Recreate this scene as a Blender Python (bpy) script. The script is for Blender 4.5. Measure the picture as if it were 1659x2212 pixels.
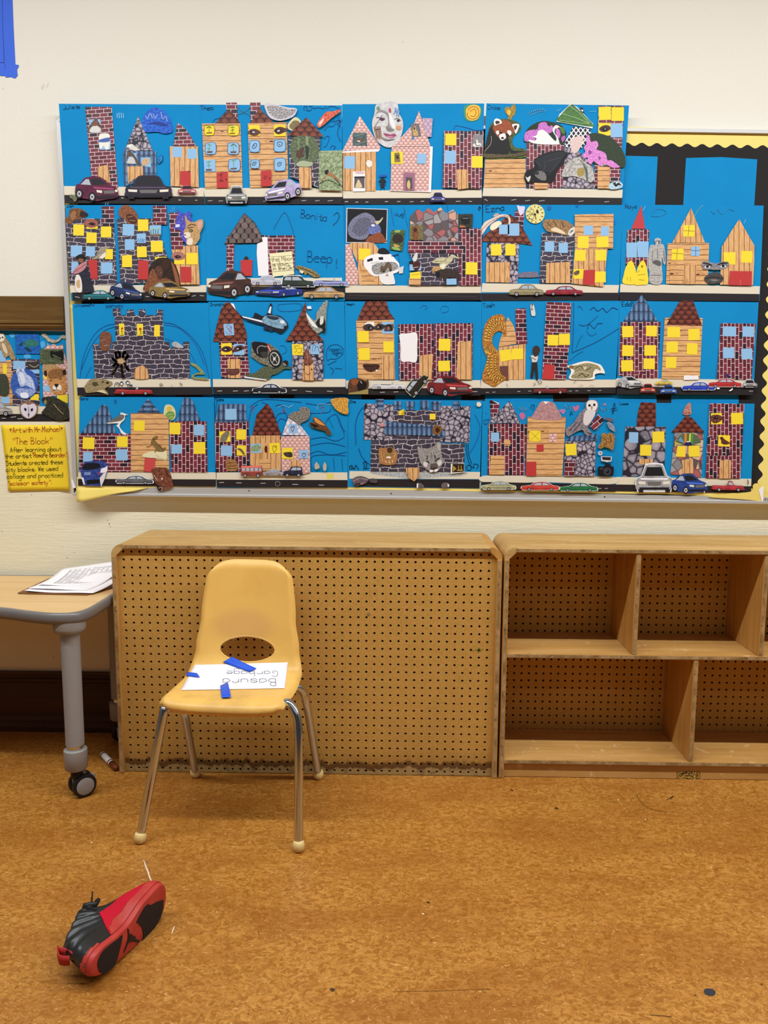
import bpy, bmesh, math, random
from mathutils import Vector, Matrix
random.seed(7)
for o in list(bpy.data.objects): bpy.data.objects.remove(o, do_unlink=True)
scene = bpy.context.scene
COL = scene.collection

# ---------------------------------------------------------------- camera, world, lights, exposure
IW, IH, FPX = 1659.0, 2212.0, 1660.0
CAMZ = 1.1557
_p, _y, _r = math.radians(7.24), math.radians(-0.96), math.radians(-0.36)
_f = Vector((math.sin(_y)*math.cos(_p), math.cos(_y)*math.cos(_p), -math.sin(_p)))
_rt = Vector((math.cos(_y), -math.sin(_y), 0)); _dn = _f.cross(_rt)
RT = math.cos(_r)*_rt + math.sin(_r)*_dn
DN = -math.sin(_r)*_rt + math.cos(_r)*_dn
FW = _f
cam = bpy.data.cameras.new('camera'); camo = bpy.data.objects.new('camera', cam); COL.objects.link(camo)
cam.sensor_fit = 'HORIZONTAL'; cam.sensor_width = 36.0; cam.lens = 36.0*FPX/IW; cam.clip_start = 0.05
m = Matrix.Identity(4)
for i in range(3):
    m[i][0] = RT[i]; m[i][1] = -DN[i]; m[i][2] = -FW[i]
m[2][3] = CAMZ
camo.matrix_world = m
scene.camera = camo
scene.view_settings.view_transform = 'Standard'; scene.view_settings.look = 'None'
scene.view_settings.gamma = 1.0; scene.view_settings.use_curve_mapping = False
scene.view_settings.exposure = 0.0
world = bpy.data.worlds.new('world'); scene.world = world; world.use_nodes = True
world.node_tree.nodes['Background'].inputs[0].default_value = (1.0, 0.97, 0.92, 1)
world.node_tree.nodes['Background'].inputs[1].default_value = 0.3
LAMP_POWER = 69.0
def strip_light(name, x, y, z, length, power, width=0.07):
    l = bpy.data.lights.new(name, 'AREA'); l.shape = 'RECTANGLE'; l.size = length; l.size_y = width
    l.energy = power; l.color = (0.91, 0.955, 1.0)
    o = bpy.data.objects.new(name, l); COL.objects.link(o); o.location = (x, y, z); return o
for yy, pw in ((1.15, 1.0), (-1.15, 0.09), (-3.15, 0.05)):  # rows behind the first are unseen, added as weak fill
    for xx in (-1.7, 0.85, 3.4):
        strip_light('fluorescent_tube_light', xx, yy, 3.06, 2.4, LAMP_POWER*pw)

# ---------------------------------------------------------------- pixel of the photo <-> place on a known plane of the room
def ray(u, v):
    return RT*((u-IW/2)/FPX) + DN*((v-IH/2)/FPX) + FW
def at_y(u, v, y):
    d = ray(u, v); k = y/d.y; return Vector((d.x*k, y, CAMZ+d.z*k))
def at_z(u, v, z):
    d = ray(u, v); k = (z-CAMZ)/d.z; return Vector((d.x*k, d.y*k, z))

# ---------------------------------------------------------------- materials
def lin(h):
    if isinstance(h, (tuple, list)): return tuple(h[:3])+(1,)
    h = h.lstrip('#'); c = [int(h[i:i+2], 16)/255 for i in (0, 2, 4)]
    return tuple((x/12.92 if x <= .04045 else ((x+.055)/1.055)**2.4) for x in c)+(1,)
class X:
    def __init__(s, t, k): s.t, s.k = t, k
    def _m(s, op, *a):
        n = s.t.nodes.new('ShaderNodeMath'); n.operation = op
        for i, b in enumerate((s,)+a):
            if isinstance(b, X): s.t.links.new(b.k, n.inputs[i])
            else: n.inputs[i].default_value = b
        return X(s.t, n.outputs[0])
    def __add__(s, o): return s._m('ADD', o)
    def __sub__(s, o): return s._m('SUBTRACT', o)
    def __mul__(s, o): return s._m('MULTIPLY', o)
    def __truediv__(s, o): return s._m('DIVIDE', o)
    def floor(s): return s._m('FLOOR')
    def fract(s): return s._m('FRACT')
    def sin(s): return s._m('SINE')
    def abs(s): return s._m('ABSOLUTE')
    def lt(s, o): return s._m('LESS_THAN', o)
    def gt(s, o): return s._m('GREATER_THAN', o)
    def mod(s, o): return s._m('MODULO', o)
    def pow(s, o): return s._m('POWER', o)
    def mx(s, o): return s._m('MAXIMUM', o)
    def mn(s, o): return s._m('MINIMUM', o)
    def step(s, a, b):
        n = s.t.nodes.new('ShaderNodeMapRange'); n.interpolation_type = 'SMOOTHSTEP'
        s.t.links.new(s.k, n.inputs[0]); n.inputs[1].default_value = a; n.inputs[2].default_value = b
        return X(s.t, n.outputs[0])
def newmat(name, rough=.6, spec=.3, metal=0.0):
    M = bpy.data.materials.new(name); M.use_nodes = True
    b = M.node_tree.nodes['Principled BSDF']
    b.inputs['Roughness'].default_value = rough; b.inputs['Metallic'].default_value = metal
    b.inputs['Specular IOR Level'].default_value = spec
    return M, M.node_tree, b
def coords(t, kind='UV'):
    n = t.nodes.new('ShaderNodeTexCoord'); return n.outputs[kind]
def sep(t, v):
    n = t.nodes.new('ShaderNodeSeparateXYZ'); t.links.new(v, n.inputs[0]); return [X(t, n.outputs[i]) for i in range(3)]
def comb(t, x, y, z=0.0):
    n = t.nodes.new('ShaderNodeCombineXYZ')
    for i, b in enumerate((x, y, z)):
        if isinstance(b, X): t.links.new(b.k, n.inputs[i])
        else: n.inputs[i].default_value = b
    return n.outputs[0]
def noise(t, vec, scale, detail=3, rough=.55, dist=0.0, col=False):
    n = t.nodes.new('ShaderNodeTexNoise'); t.links.new(vec, n.inputs['Vector'])
    n.inputs['Scale'].default_value = scale; n.inputs['Detail'].default_value = detail
    n.inputs['Roughness'].default_value = rough; n.inputs['Distortion'].default_value = dist
    return X(t, n.outputs['Fac'])
def voro(t, vec, scale, feature='F1', rnd=1.0):
    n = t.nodes.new('ShaderNodeTexVoronoi'); n.feature = feature; t.links.new(vec, n.inputs['Vector'])
    n.inputs['Scale'].default_value = scale; n.inputs['Randomness'].default_value = rnd
    return n
def mixc(t, f, a, b):
    n = t.nodes.new('ShaderNodeMix'); n.data_type = 'RGBA'
    if isinstance(f, X): t.links.new(f.k, n.inputs[0])
    else: n.inputs[0].default_value = f
    for i, c in ((6, a), (7, b)):
        if isinstance(c, str) or isinstance(c, tuple): n.inputs[i].default_value = lin(c)
        else: t.links.new(c, n.inputs[i])
    return n.outputs[2]
def ramp(t, f, stops, const=False):
    n = t.nodes.new('ShaderNodeValToRGB'); t.links.new(f.k, n.inputs[0])
    if const: n.color_ramp.interpolation = 'CONSTANT'
    e = n.color_ramp.elements
    while len(e) < len(stops): e.new(.5)
    for i, (p, c) in enumerate(stops): e[i].position = p; e[i].color = lin(c)
    return n.outputs[0]
def bump(t, b, h, strength=.2, dist=.002):
    n = t.nodes.new('ShaderNodeBump'); n.inputs['Strength'].default_value = strength; n.inputs['Distance'].default_value = dist
    t.links.new(h.k, n.inputs['Height']); t.links.new(n.outputs[0], b.inputs['Normal'])
def base(t, b, c): t.links.new(c, b.inputs['Base Color'])
_mc = {}
def plain(h, rough=.6, spec=.3, metal=0.0):
    k = (h, rough, spec, metal)
    if k not in _mc:
        M, t, b = newmat('paint_'+h.replace('#', ''), rough, spec, metal); b.inputs['Base Color'].default_value = lin(h); _mc[k] = M
    return _mc[k]
def speck(spec):
    """'aabbcc+ddeeff*8' : two printed colours mottled together"""
    if spec in _mc: return _mc[spec]
    a, r = spec.split('+'); c, s = r.split('*')
    M, t, b = newmat('print_'+a, .55, .3)
    f = noise(t, coords(t), float(s), 4, .65)
    base(t, b, mixc(t, f.step(.38, .62), a, c)); _mc[spec] = M; return M

# printed papers: UV unit = 10 photo pixels on the wall (about 16 mm)
def pr_brick(vert, large=1.0, tone=0):
    M, t, b = newmat('printed_brick', .45, .35)
    x, y, z = sep(t, coords(t))
    if vert: x, y = y, x
    n = t.nodes.new('ShaderNodeTexBrick'); t.links.new(comb(t, x, y), n.inputs['Vector'])
    n.inputs['Color1'].default_value = (0, 0, 0, 1); n.inputs['Color2'].default_value = (1, 1, 1, 1)
    n.inputs['Scale'].default_value = 1.0; n.inputs['Mortar Size'].default_value = .05; n.inputs['Mortar Smooth'].default_value = .1
    n.inputs['Brick Width'].default_value = 1.72*large; n.inputs['Row Height'].default_value = .83*large
    r = t.nodes.new('ShaderNodeSeparateColor'); t.links.new(n.outputs['Color'], r.inputs[0])
    c = ramp(t, X(t, r.outputs[0]), [(0, '2a1826'), (.2, '5e1f2b'), (.45, '742a36'), (.7, '6a2430'), (.9, '80323f')], True)
    sp = noise(t, coords(t), 9, 2, .7)
    c = mixc(t, sp.step(.62, .75), c, '9a5560')
    base(t, b, mixc(t, X(t, n.outputs['Fac']), c, 'ecd6d6')); return M
def pr_wood(horiz, tone='e2b178'):
    M, t, b = newmat('printed_wood', .5, .3)
    x, y, z = sep(t, coords(t))
    if horiz: x, y = y, x
    w = x*(1/1.12); pl = w.floor(); fx = w.fract()
    yy = y+pl*3.7
    g = noise(t, comb(t, x*5.0, yy*.35), 1.3, 4, .6, .4)
    kn = voro(t, comb(t, x*.9, yy*.33), .55); d = X(t, kn.outputs['Distance'])
    rings = ((d*34.0).sin()*.5+.5)*d.step(.42, .08)
    c = mixc(t, g.step(.42, .68)*.85, tone, 'bd7f45')
    c = mixc(t, rings*.6, c, '96562a')
    c = mixc(t, d.step(.12, .05), c, '4d2311')
    seam = fx.step(.15, .05)
    base(t, b, mixc(t, seam, c, '5a2e14')); return M
def pr_stone(s, light='bcafb8', dark='6f6674'):
    M, t, b = newmat('printed_cobble', .5, .3)
    uv = coords(t); e = X(t, voro(t, uv, s, 'DISTANCE_TO_EDGE').outputs['Distance'])
    vc = voro(t, uv, s); r = t.nodes.new('ShaderNodeSeparateColor'); t.links.new(vc.outputs['Color'], r.inputs[0])
    nz = noise(t, uv, 5, 3)
    k = e.step(.03, .26)*.8+nz*.35
    c = mixc(t, k, dark, light); c = mixc(t, X(t, r.outputs[0])*.3, c, '7d7684')
    f1 = X(t, vc.outputs['Distance'])
    c = mixc(t, f1.step(.22, .02)*.4, c, 'd2c8cf')
    joint = e.step(.06, .03).mx(f1.step(.66, .75))
    base(t, b, mixc(t, joint, c, '26222e')); return M
def pr_dark():
    M, t, b = newmat('printed_dark_stone', .5, .3)
    uv = coords(t); x, y, z = sep(t, uv)
    w1 = noise(t, uv, .75, 2, .5)-.5; w2 = noise(t, comb(t, x+9.3, y+4.1), .85, 2, .5)-.5; w3 = noise(t, comb(t, x, y+31.0), .33, 1)-.5
    n = t.nodes.new('ShaderNodeTexBrick'); t.links.new(comb(t, x+w1*1.3, y+w2*.75+w3*1.2), n.inputs['Vector'])
    n.inputs['Color1'].default_value = (0, 0, 0, 1); n.inputs['Color2'].default_value = (1, 1, 1, 1); n.offset = .43
    n.squash = 1.45; n.squash_frequency = 3
    n.inputs['Scale'].default_value = 1.0; n.inputs['Mortar Size'].default_value = .055; n.inputs['Mortar Smooth'].default_value = .25
    n.inputs['Brick Width'].default_value = 2.0; n.inputs['Row Height'].default_value = 1.02
    r = t.nodes.new('ShaderNodeSeparateColor'); t.links.new(n.outputs['Color'], r.inputs[0])
    nz = noise(t, uv, 3, 4)
    c = mixc(t, nz.step(.35, .7), '2b2530', '4b4352'); c = mixc(t, X(t, r.outputs[0])*.35, c, '5a505e')
    base(t, b, mixc(t, X(t, n.outputs['Fac'])*.95, c, 'ddd0d0')); return M
def pr_scallop(w, h, cl, cd, ce, up=False):
    M, t, b = newmat('printed_shingle', .5, .3)
    x, y, z = sep(t, coords(t))
    if up: y = y*-1.0
    ry = y*(1/h); row = ry.floor(); fy = ry.fract()
    fx = ((x*(1/w)+row.mod(2.0).abs()*.5).fract()-.5)*2.0
    r = (fx*fx+(fy*-1.0+1.0).pow(2.0)).pow(.5)
    nz = noise(t, coords(t), 4, 3)
    c = mixc(t, (r.step(.2, .95)*.7+nz*.3), cl, cd)
    ins = r.lt(1.0)
    c2 = mixc(t, r.step(1.0, 1.35), ce, cd)
    c = mixc(t, ins, c2, c)
    base(t, b, mixc(t, r.step(.9, .97)*ins, c, ce)); return M
def pr_tile(rot=False):
    M, t, b = newmat('printed_blue_tile', .45, .35)
    x, y, z = sep(t, coords(t))
    if rot: x, y = y, x
    s = (x*(6.2832/1.05)).sin()
    yy = (y*(1/1.95)+s*.06); fy = yy.fract()
    nz = noise(t, comb(t, x*3.0, y*.6), 2, 3)
    c = mixc(t, s*.5+.5, '2c3d5e', '6f8fb4'); c = mixc(t, nz.step(.5, .75)*.4, c, '35465f')
    c = mixc(t, fy.step(.55, 1.0)*.45, c, '263550')
    base(t, b, mixc(t, fy.step(.1, .03), c, '10131f')); return M
def pr_mixstone():
    M, t, b = newmat('printed_coloured_stone', .5, .3)
    uv = coords(t); n = voro(t, uv, .62); r = t.nodes.new('ShaderNodeSeparateColor'); t.links.new(n.outputs['Color'], r.inputs[0])
    e = X(t, voro(t, uv, .62, 'DISTANCE_TO_EDGE').outputs['Distance'])
    c = ramp(t, X(t, r.outputs[0]), [(0, 'b5625f'), (.22, 'e9bd9b'), (.42, '8d8a8e'), (.62, 'a9a6a6'), (.8, '5a5355'), (.92, 'dda78e')], True)
    nz = noise(t, uv, 4, 3); c = mixc(t, nz*.3, c, '6b5a58')
    base(t, b, mixc(t, e.step(.07, .02), c, '5e4447')); return M
def pr_lattice(bg='231c26', fg='f0ecec', s=1.0):
    M, t, b = newmat('printed_lattice', .5, .3)
    x, y, z = sep(t, coords(t))
    a = ((x+y*.75)*s).fract()-.5; c = ((x-y*.75)*s).fract()-.5
    k = a.abs().lt(.14).mx(c.abs().lt(.14))
    base(t, b, mixc(t, k, bg, fg)); return M
PR = {}
def pm(code):
    if code in PR: return PR[code]
    f = {'BRH': lambda: pr_brick(0), 'BRV': lambda: pr_brick(1), 'BRL': lambda: pr_brick(0, 1.15),
         'WDV': lambda: pr_wood(0), 'WDH': lambda: pr_wood(1),
         'STN': lambda: pr_stone(1.0), 'STL': lambda: pr_stone(.52, 'aba1aa', '5a5460'),
         'DST': pr_dark, 'SCR': lambda: pr_scallop(1.7, .95, '8a4534', '5f281c', '2c120f'),
         'SCU': lambda: pr_scallop(1.8, 1.05, '8f4a36', '66301f', '2c120f', True),
         'SCP': lambda: pr_scallop(1.0, .62, 'f0cfc4', 'd8a69c', 'a87470'),
         'BLT': pr_tile, 'BLR': lambda: pr_tile(True), 'CST': pr_mixstone,
         'LAT': pr_lattice, 'LAW': lambda: pr_lattice('e9e2ea', 'b9aeba', .8), 'LAM': lambda: pr_lattice('cfaebf', 'a98fa6', .9),
         'Y': lambda: plain('f4d733'), 'B': lambda: plain('8fbce0'), 'R': lambda: plain('bd3635'), 'W': lambda: plain('f0eceb'),
         'K': lambda: plain('15121a'), 'S': lambda: plain('ded3bb'), 'D': lambda: plain('231c1e')}.get(code)
    if f: PR[code] = f()
    elif '+' in code: PR[code] = speck(code)
    else: PR[code] = plain(code, .5)
    return PR[code]

# ---------------------------------------------------------------- object helpers
def link(o, parent=None):
    COL.objects.link(o)
    if parent is not None:
        o.parent = parent; o.matrix_parent_inverse = wm(parent).inverted()
    return o
def wm(o):
    b = Matrix.LocRotScale(o.location, o.rotation_euler, o.scale)
    return b if o.parent is None else wm(o.parent) @ o.matrix_parent_inverse @ b
def meshobj(name, verts, faces, mat, parent=None, smooth=False, fmat=None):
    me = bpy.data.meshes.new(name); me.from_pydata([tuple(v) for v in verts], [], faces)
    for mm in (mat if isinstance(mat, (list, tuple)) else [mat]): me.materials.append(mm)
    if fmat:
        for p, k in zip(me.polygons, fmat): p.material_index = k
    if smooth:
        for p in me.polygons: p.use_smooth = True
    me.update()
    return link(bpy.data.objects.new(name, me), parent)
def thing(name, label, cat, loc=(0, 0, 0), group=None, rz=0.0):
    o = link(bpy.data.objects.new(name, None)); o.empty_display_size = .05; o.location = loc; o.rotation_euler = (0, 0, rz)
    return tag(o, label, cat, group)
def tag(o, label, cat, group=None):
    o['label'] = label; o['category'] = cat
    if group: o['group'] = group
    return o
def struct(o):
    o['kind'] = 'structure'; return o
def bev(o, w=.002, seg=2, ang=40):
    md = o.modifiers.new('bevel', 'BEVEL'); md.width = w; md.segments = seg; md.limit_method = 'ANGLE'; md.angle_limit = math.radians(ang); return o
def box(name, a, b, mat, parent=None, bevel=0.0, seg=2):
    x0, y0, z0 = [min(p, q) for p, q in zip(a, b)]; x1, y1, z1 = [max(p, q) for p, q in zip(a, b)]
    v = [(x0, y0, z0), (x1, y0, z0), (x1, y1, z0), (x0, y1, z0), (x0, y0, z1), (x1, y0, z1), (x1, y1, z1), (x0, y1, z1)]
    f = [(0, 3, 2, 1), (4, 5, 6, 7), (0, 1, 5, 4), (1, 2, 6, 5), (2, 3, 7, 6), (3, 0, 4, 7)]
    o = meshobj(name, v, f, mat, parent)
    if bevel: bev(o, bevel, seg)
    return o
def area2(p): return sum(p[i][0]*p[(i+1) % len(p)][1]-p[(i+1) % len(p)][0]*p[i][1] for i in range(len(p)))
def prism(name, poly, axis, a, b, mat, parent=None, smooth=False):
    """polygon extruded along an axis between a and b; poly in the two other axes, in order"""
    if area2(poly) < 0: poly = poly[::-1]
    n = len(poly); v = []
    for w in (a, b):
        for p, q in poly: v.append({'y': (p, w, q), 'z': (p, q, w), 'x': (w, p, q)}[axis])
    f = [tuple(range(n))[::-1], tuple(range(n, 2*n))]+[(i, (i+1) % n, n+(i+1) % n, n+i) for i in range(n)]
    o = meshobj(name, v, f, mat, parent)
    me = o.data; bm = bmesh.new(); bm.from_mesh(me); bmesh.ops.recalc_face_normals(bm, faces=bm.faces); bm.to_mesh(me); bm.free()
    return o
def tube_data(path, rad, seg=12, caps=True):
    path = [Vector(p) for p in path]; n = len(path); v, f = [], []
    t0 = (path[1]-path[0]).normalized(); ref = Vector((0, 0, 1)) if abs(t0.z) < .9 else Vector((1, 0, 0))
    u = t0.cross(ref).normalized()
    for i, p in enumerate(path):
        t = (path[min(i+1, n-1)]-path[max(i-1, 0)]).normalized()
        u = (u-t*u.dot(t)).normalized(); w = t.cross(u)
        r = rad[i] if isinstance(rad, (list, tuple)) else rad
        for k in range(seg):
            a = 2*math.pi*k/seg; v.append(p+u*(r*math.cos(a))+w*(r*math.sin(a)))
    for i in range(n-1):
        for k in range(seg):
            f.append((i*seg+k, i*seg+(k+1) % seg, (i+1)*seg+(k+1) % seg, (i+1)*seg+k))
    if caps: f += [tuple(range(seg))[::-1], tuple(range((n-1)*seg, n*seg))]
    return v, f
def tube(name, path, rad, mat, parent=None, seg=14):
    v, f = tube_data(path, rad, seg); return meshobj(name, v, f, mat, parent, True)
def lathe(name, prof, mat, parent=None, loc=(0, 0, 0), seg=28, axis=None):
    """profile (radius, height) turned about z (or about a given axis vector)"""
    v, f = [], []; n = len(prof)
    q = Vector((0, 0, 1)).rotation_difference(Vector(axis)) if axis is not None else None
    for r, h in prof:
        for k in range(seg):
            a = 2*math.pi*k/seg; p = Vector((r*math.cos(a), r*math.sin(a), h))
            if q: p = q @ p
            v.append(p+Vector(loc))
    for i in range(n-1):
        for k in range(seg): f.append((i*seg+k, i*seg+(k+1) % seg, (i+1)*seg+(k+1) % seg, (i+1)*seg+k))
    f += [tuple(range(seg))[::-1], tuple(range((n-1)*seg, n*seg))]
    o = meshobj(name, v, f, mat, parent, True)
    try: o.data.set_sharp_from_angle(angle=math.radians(50))
    except Exception: pass
    return o
def catmull(pts, sub=6, closed=False):
    P = [Vector((p[0], p[1], p[2] if len(p) > 2 else 0)) for p in pts]; n = len(P); out = []
    for i in range(n if closed else n-1):
        g = (lambda k: P[k % n]) if closed else (lambda k: P[max(0, min(n-1, k))])
        a, b, c, d = g(i-1), g(i), g(i+1), g(i+2)
        for j in range(sub):
            t = j/sub
            out.append(.5*((2*b)+(c-a)*t+(2*a-5*b+4*c-d)*t*t+(3*b-a-3*c+d)*t**3))
    if not closed: out.append(P[-1])
    return out

# ================================================================ the room
WALL_Y = 2.68
FL, BK = 2.343, 2.645        # front and back of the shelf units
def m_wall():
    M, t, b = newmat('painted_plaster', .6, .25)
    o = coords(t, 'Object'); x, y, z = sep(t, o)
    n1 = noise(t, o, 90, 4, .6); n2 = noise(t, comb(t, x*14.0, y, z*170.0), 1.0, 3, .6); n3 = noise(t, o, 1.2, 3)
    low = z.step(1.15, .85)
    h = n1*.55+n2*(low*.8+.15)
    bump(t, b, h, .55, .0022)
    c = mixc(t, z.gt(1.43), 'ece2c2', 'e7e0d1')  # creamier below the rail: yellow floor bounce painted in, with a lower paint tone
    base(t, b, mixc(t, n3.step(.35, .7)*.35, c, 'e2dac4')); return M
def m_plain_bump(c, rough, s, st, d=.001, spec=.3):
    M, t, b = newmat('surface_'+c, rough, spec); b.inputs['Base Color'].default_value = lin(c)
    bump(t, b, noise(t, coords(t, 'Object'), s, 3), st, d); return M
def m_floor():
    M, t, b = newmat('marbled_linoleum', .42, .42)
    o = coords(t, 'Object'); x, y, z = sep(t, o)
    w = noise(t, o, 9, 3); w2 = noise(t, o, 7.3, 2)
    v = comb(t, x*1.0+w*.05, y*1.35+w2*.05)
    big = noise(t, comb(t, x*.8, y*1.9), 3.0, 5, .62); mid = noise(t, v, 62, 4, .65, 1.1); fine = noise(t, v, 150, 3, .65, 1.0)
    c = mixc(t, mid.step(.34, .66), '935a16', 'bd843a')
    c = mixc(t, big.step(.38, .66)*.6, c, '8e5215')
    fl = noise(t, comb(t, x*1.0+w*.03, y*1.8+w2*.03), 78, 3, .6, 2.0)
    c = mixc(t, fl.step(.60, .69)*.8, c, 'd8aa66')
    dk = noise(t, comb(t, x*1.0+w2*.03+3.1, y*1.7+w*.03), 70, 3, .62, 2.2)
    c = mixc(t, dk.step(.62, .71)*.75, c, '5c3411')
    c = mixc(t, fine.step(.60, .72)*.45, c, '7f4c1a')
    base(t, b, c)
    bump(t, b, noise(t, o, 16, 2)+fine*.05, .12, .004)
    return M
def m_wood(name, c1, c2, c3, along='x', sc=1.0, rough=.55, worn=None):
    M, t, b = newmat(name, rough, .3)
    o = coords(t, 'Object'); x, y, z = sep(t, o)
    k = {'x': (1.6, 22.0, 22.0), 'z': (22.0, 22.0, 1.6), 'y': (22.0, 1.6, 22.0)}[along]
    v = comb(t, x*(k[0]*sc), y*(k[1]*sc), z*(k[2]*sc))
    g = noise(t, v, 1.0, 5, .6, .7); g2 = noise(t, v, 4.2, 3, .6); bl = noise(t, o, 4.5, 3)
    c = mixc(t, g.step(.32, .68), c1, c2); c = mixc(t, g2.step(.6, .78)*.45, c, c3)
    c = mixc(t, bl.step(.5, .75)*.3, c, c3)
    if worn:
        ws = noise(t, o, 26, 4, .7); c = mixc(t, ws.step(.6, .7)*.55, c, worn)
    base(t, b, c); bump(t, b, g+g2*.5, .15, .0006); return M
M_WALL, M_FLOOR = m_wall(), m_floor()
M_CEIL = plain('a9a9a6', .8)
M_FAR = plain('6a6b6c', .7)
M_OAK = m_wood('dark_varnished_oak', '75572a', '5e431d', '463012', 'x', 1.0, .4)
M_BASE = m_wood('dark_baseboard_wood', '4a2a14', '341b0c', '221106', 'x', 1.0, .45)
RX0, RX1, RY0, CZ = -3.2, 4.6, -5.0, 3.3
struct(meshobj('floor', [(RX0, RY0, 0), (RX1, RY0, 0), (RX1, WALL_Y, 0), (RX0, WALL_Y, 0)], [(0, 1, 2, 3)], M_FLOOR))
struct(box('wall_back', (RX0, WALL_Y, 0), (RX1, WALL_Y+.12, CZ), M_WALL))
struct(box('wall_left', (RX0-.12, RY0, 0), (RX0, WALL_Y+.12, CZ), M_FAR))
struct(box('wall_right', (RX1, RY0, 0), (RX1+.12, WALL_Y+.12, CZ), M_FAR))
struct(box('wall_front', (RX0-.12, RY0-.12, 0), (RX1+.12, RY0, CZ), M_FAR))
struct(box('ceiling', (RX0-.12, RY0-.12, CZ), (RX1+.12, WALL_Y+.12, CZ+.1), M_CEIL))
# dark baseboard with a moulded cap and a shoe strip
bb = [(WALL_Y, 0), (WALL_Y-.026, 0), (WALL_Y-.026, .018), (WALL_Y-.022, .034), (WALL_Y-.022, .043), (WALL_Y-.018, .048), (WALL_Y-.015, .056),
      (WALL_Y-.015, .182), (WALL_Y-.02, .187), (WALL_Y-.02, .196), (WALL_Y-.013, .203), (WALL_Y-.013, .209), (WALL_Y-.018, .214), (WALL_Y-.018, .222), (WALL_Y, .222)]
struct(prism('baseboard_back', bb, 'x', RX0, RX1, M_BASE))
# brown moulded rail on the wall at the left, behind the end of the pin board
p0 = at_y(0, 641, WALL_Y); p1 = at_y(141, 713, WALL_Y)
zt, zb = p0.z, p1.z
rl = [(WALL_Y, zt), (WALL_Y-.016, zt), (WALL_Y-.018, zt-.003), (WALL_Y-.018, zb+.03), (WALL_Y-.023, zb+.026), (WALL_Y-.023, zb+.02), (WALL_Y-.019, zb+.017),
      (WALL_Y-.024, zb+.011), (WALL_Y-.02, zb+.003), (WALL_Y-.014, zb), (WALL_Y, zb)]
struct(prism('trim_1', rl, 'x', -2.6, p1.x+.004, M_OAK))
# ceiling fittings that hold the tubes, the added fill rows too
M_HOUSE = plain('e4e4e0', .4)
k = 0
for yy in (1.15, -1.15, -3.15):
    for xx in (-1.7, 0.85, 3.4):
        row = {1.15: 'nearest the pin board', -1.15: 'in the added middle fill row', -3.15: 'in the added rear fill row'}[yy]
        pos = {-1.7: 'left', 0.85: 'middle', 3.4: 'right'}[xx]
        t_ = thing('ceiling_light', 'white strip light on the ceiling, %s, %s one' % (row, pos), 'ceiling light', (xx, yy, CZ), 'ceiling strip lights')
        box('housing', (xx-1.25, yy-.09, 3.09), (xx+1.25, yy+.09, 3.16), M_HOUSE, t_, .01)
        for s in (-1, 1): tube('hanger', [(xx+s*.9, yy, 3.15), (xx+s*.9, yy, CZ)], .008, M_HOUSE, t_, 8)

# ================================================================ shelf units
M_PLY = m_wood('worn_birch_plywood', 'caa468', 'b18748', '8f6735', 'x', 1.0, .5, 'd8b888')
M_PLYV = m_wood('birch_plywood_upright', 'cb9850', 'b5803a', '925f28', 'z', 1.0, .5)
M_PLYY = m_wood('birch_plywood_shelf', 'c79a5a', 'b58443', '96672f', 'x', 1.0, .45, 'dcc093')
def m_edge():
    M, t, b = newmat('plywood_edge', .6, .25)
    o = coords(t, 'Object'); x, y, z = sep(t, o)
    g = noise(t, comb(t, x*14.0, y*4.0, z*14.0), 1.5, 4, .65); s = noise(t, o, 55, 4, .7)
    c = mixc(t, g.step(.35, .65), 'b39468', '86693f'); c = mixc(t, s.step(.56, .66)*.7, c, '5f4426'); base(t, b, c); return M
M_EDGE = m_edge()
def m_peg(stained):
    M, t, b = newmat('pegboard_hardboard', .6, .25)
    o = coords(t, 'Object'); x, y, z = sep(t, o)
    f = noise(t, o, 260, 3, .6); m_ = noise(t, o, 7, 4, .6)
    c = mixc(t, f.step(.35, .7), 'c9994f', 'b58639'); c = mixc(t, m_.step(.45, .75)*.35, c, 'a57a3e')
    if stained:
        sc = noise(t, comb(t, x*9.0, y, z*34.0), 2.0, 4, .7); c = mixc(t, sc.step(.66, .72)*.35, c, 'd2ab70')
        e = z+(noise(t, comb(t, x, y, 0.0), 16, 6, .7)-.5)*.075+(noise(t, o, 75, 4, .7)-.5)*.022
        pale = e.step(.035, .028); c = mixc(t, pale*.8, c, '9c8355')
        c = mixc(t, (noise(t, o, 40, 4, .7).step(.5, .62)*pale)*.6, c, '6f5b3c')
        band = e.step(.022, .028)*e.step(.050, .040); c = mixc(t, band*.85, c, '4b2a12')
        halo = e.step(.02, .04)*e.step(.10, .045); c = mixc(t, halo*.3, c, '6e4a22')
    base(t, b, c); return M
M_PEG, M_PEG2 = m_peg(True), m_peg(False)
PITCH = .0254
def pegboard(name, x0, x1, z0, z1, y, hx, hz, nc, nr, mat, parent, r=.0041, th=.005):
    v, f = [], []
    xs = [x0]+[hx+(i+.5)*PITCH for i in range(nc-1)]+[x1]
    zs = [z1]+[hz-(j+.5)*PITCH for j in range(nr-1)]+[z0]
    for i in range(nc):
        for j in range(nr):
            cx, cz = hx+i*PITCH, hz-j*PITCH; a, b_, t_, d = xs[i], xs[i+1], zs[j], zs[j+1]
            n = len(v)
            out = [(a, d), (cx, d), (b_, d), (b_, cz), (b_, t_), (cx, t_), (a, t_), (a, cz)]
            ang = [-135, -90, -45, 0, 45, 90, 135, 180]
            inn = [(cx+r*math.cos(math.radians(q)), cz+r*math.sin(math.radians(q))) for q in ang]
            v += [(p, y, q) for p, q in out]+[(p, y, q) for p, q in inn]+[(p, y+th, q) for p, q in inn]
            for k in range(8):
                k2 = (k+1) % 8
                f.append((n+k, n+k2, n+8+k2, n+8+k)); f.append((n+8+k, n+8+k2, n+16+k2, n+16+k))
    # back face closes the sheet
    return meshobj(name, v, f, mat, parent)
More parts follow.
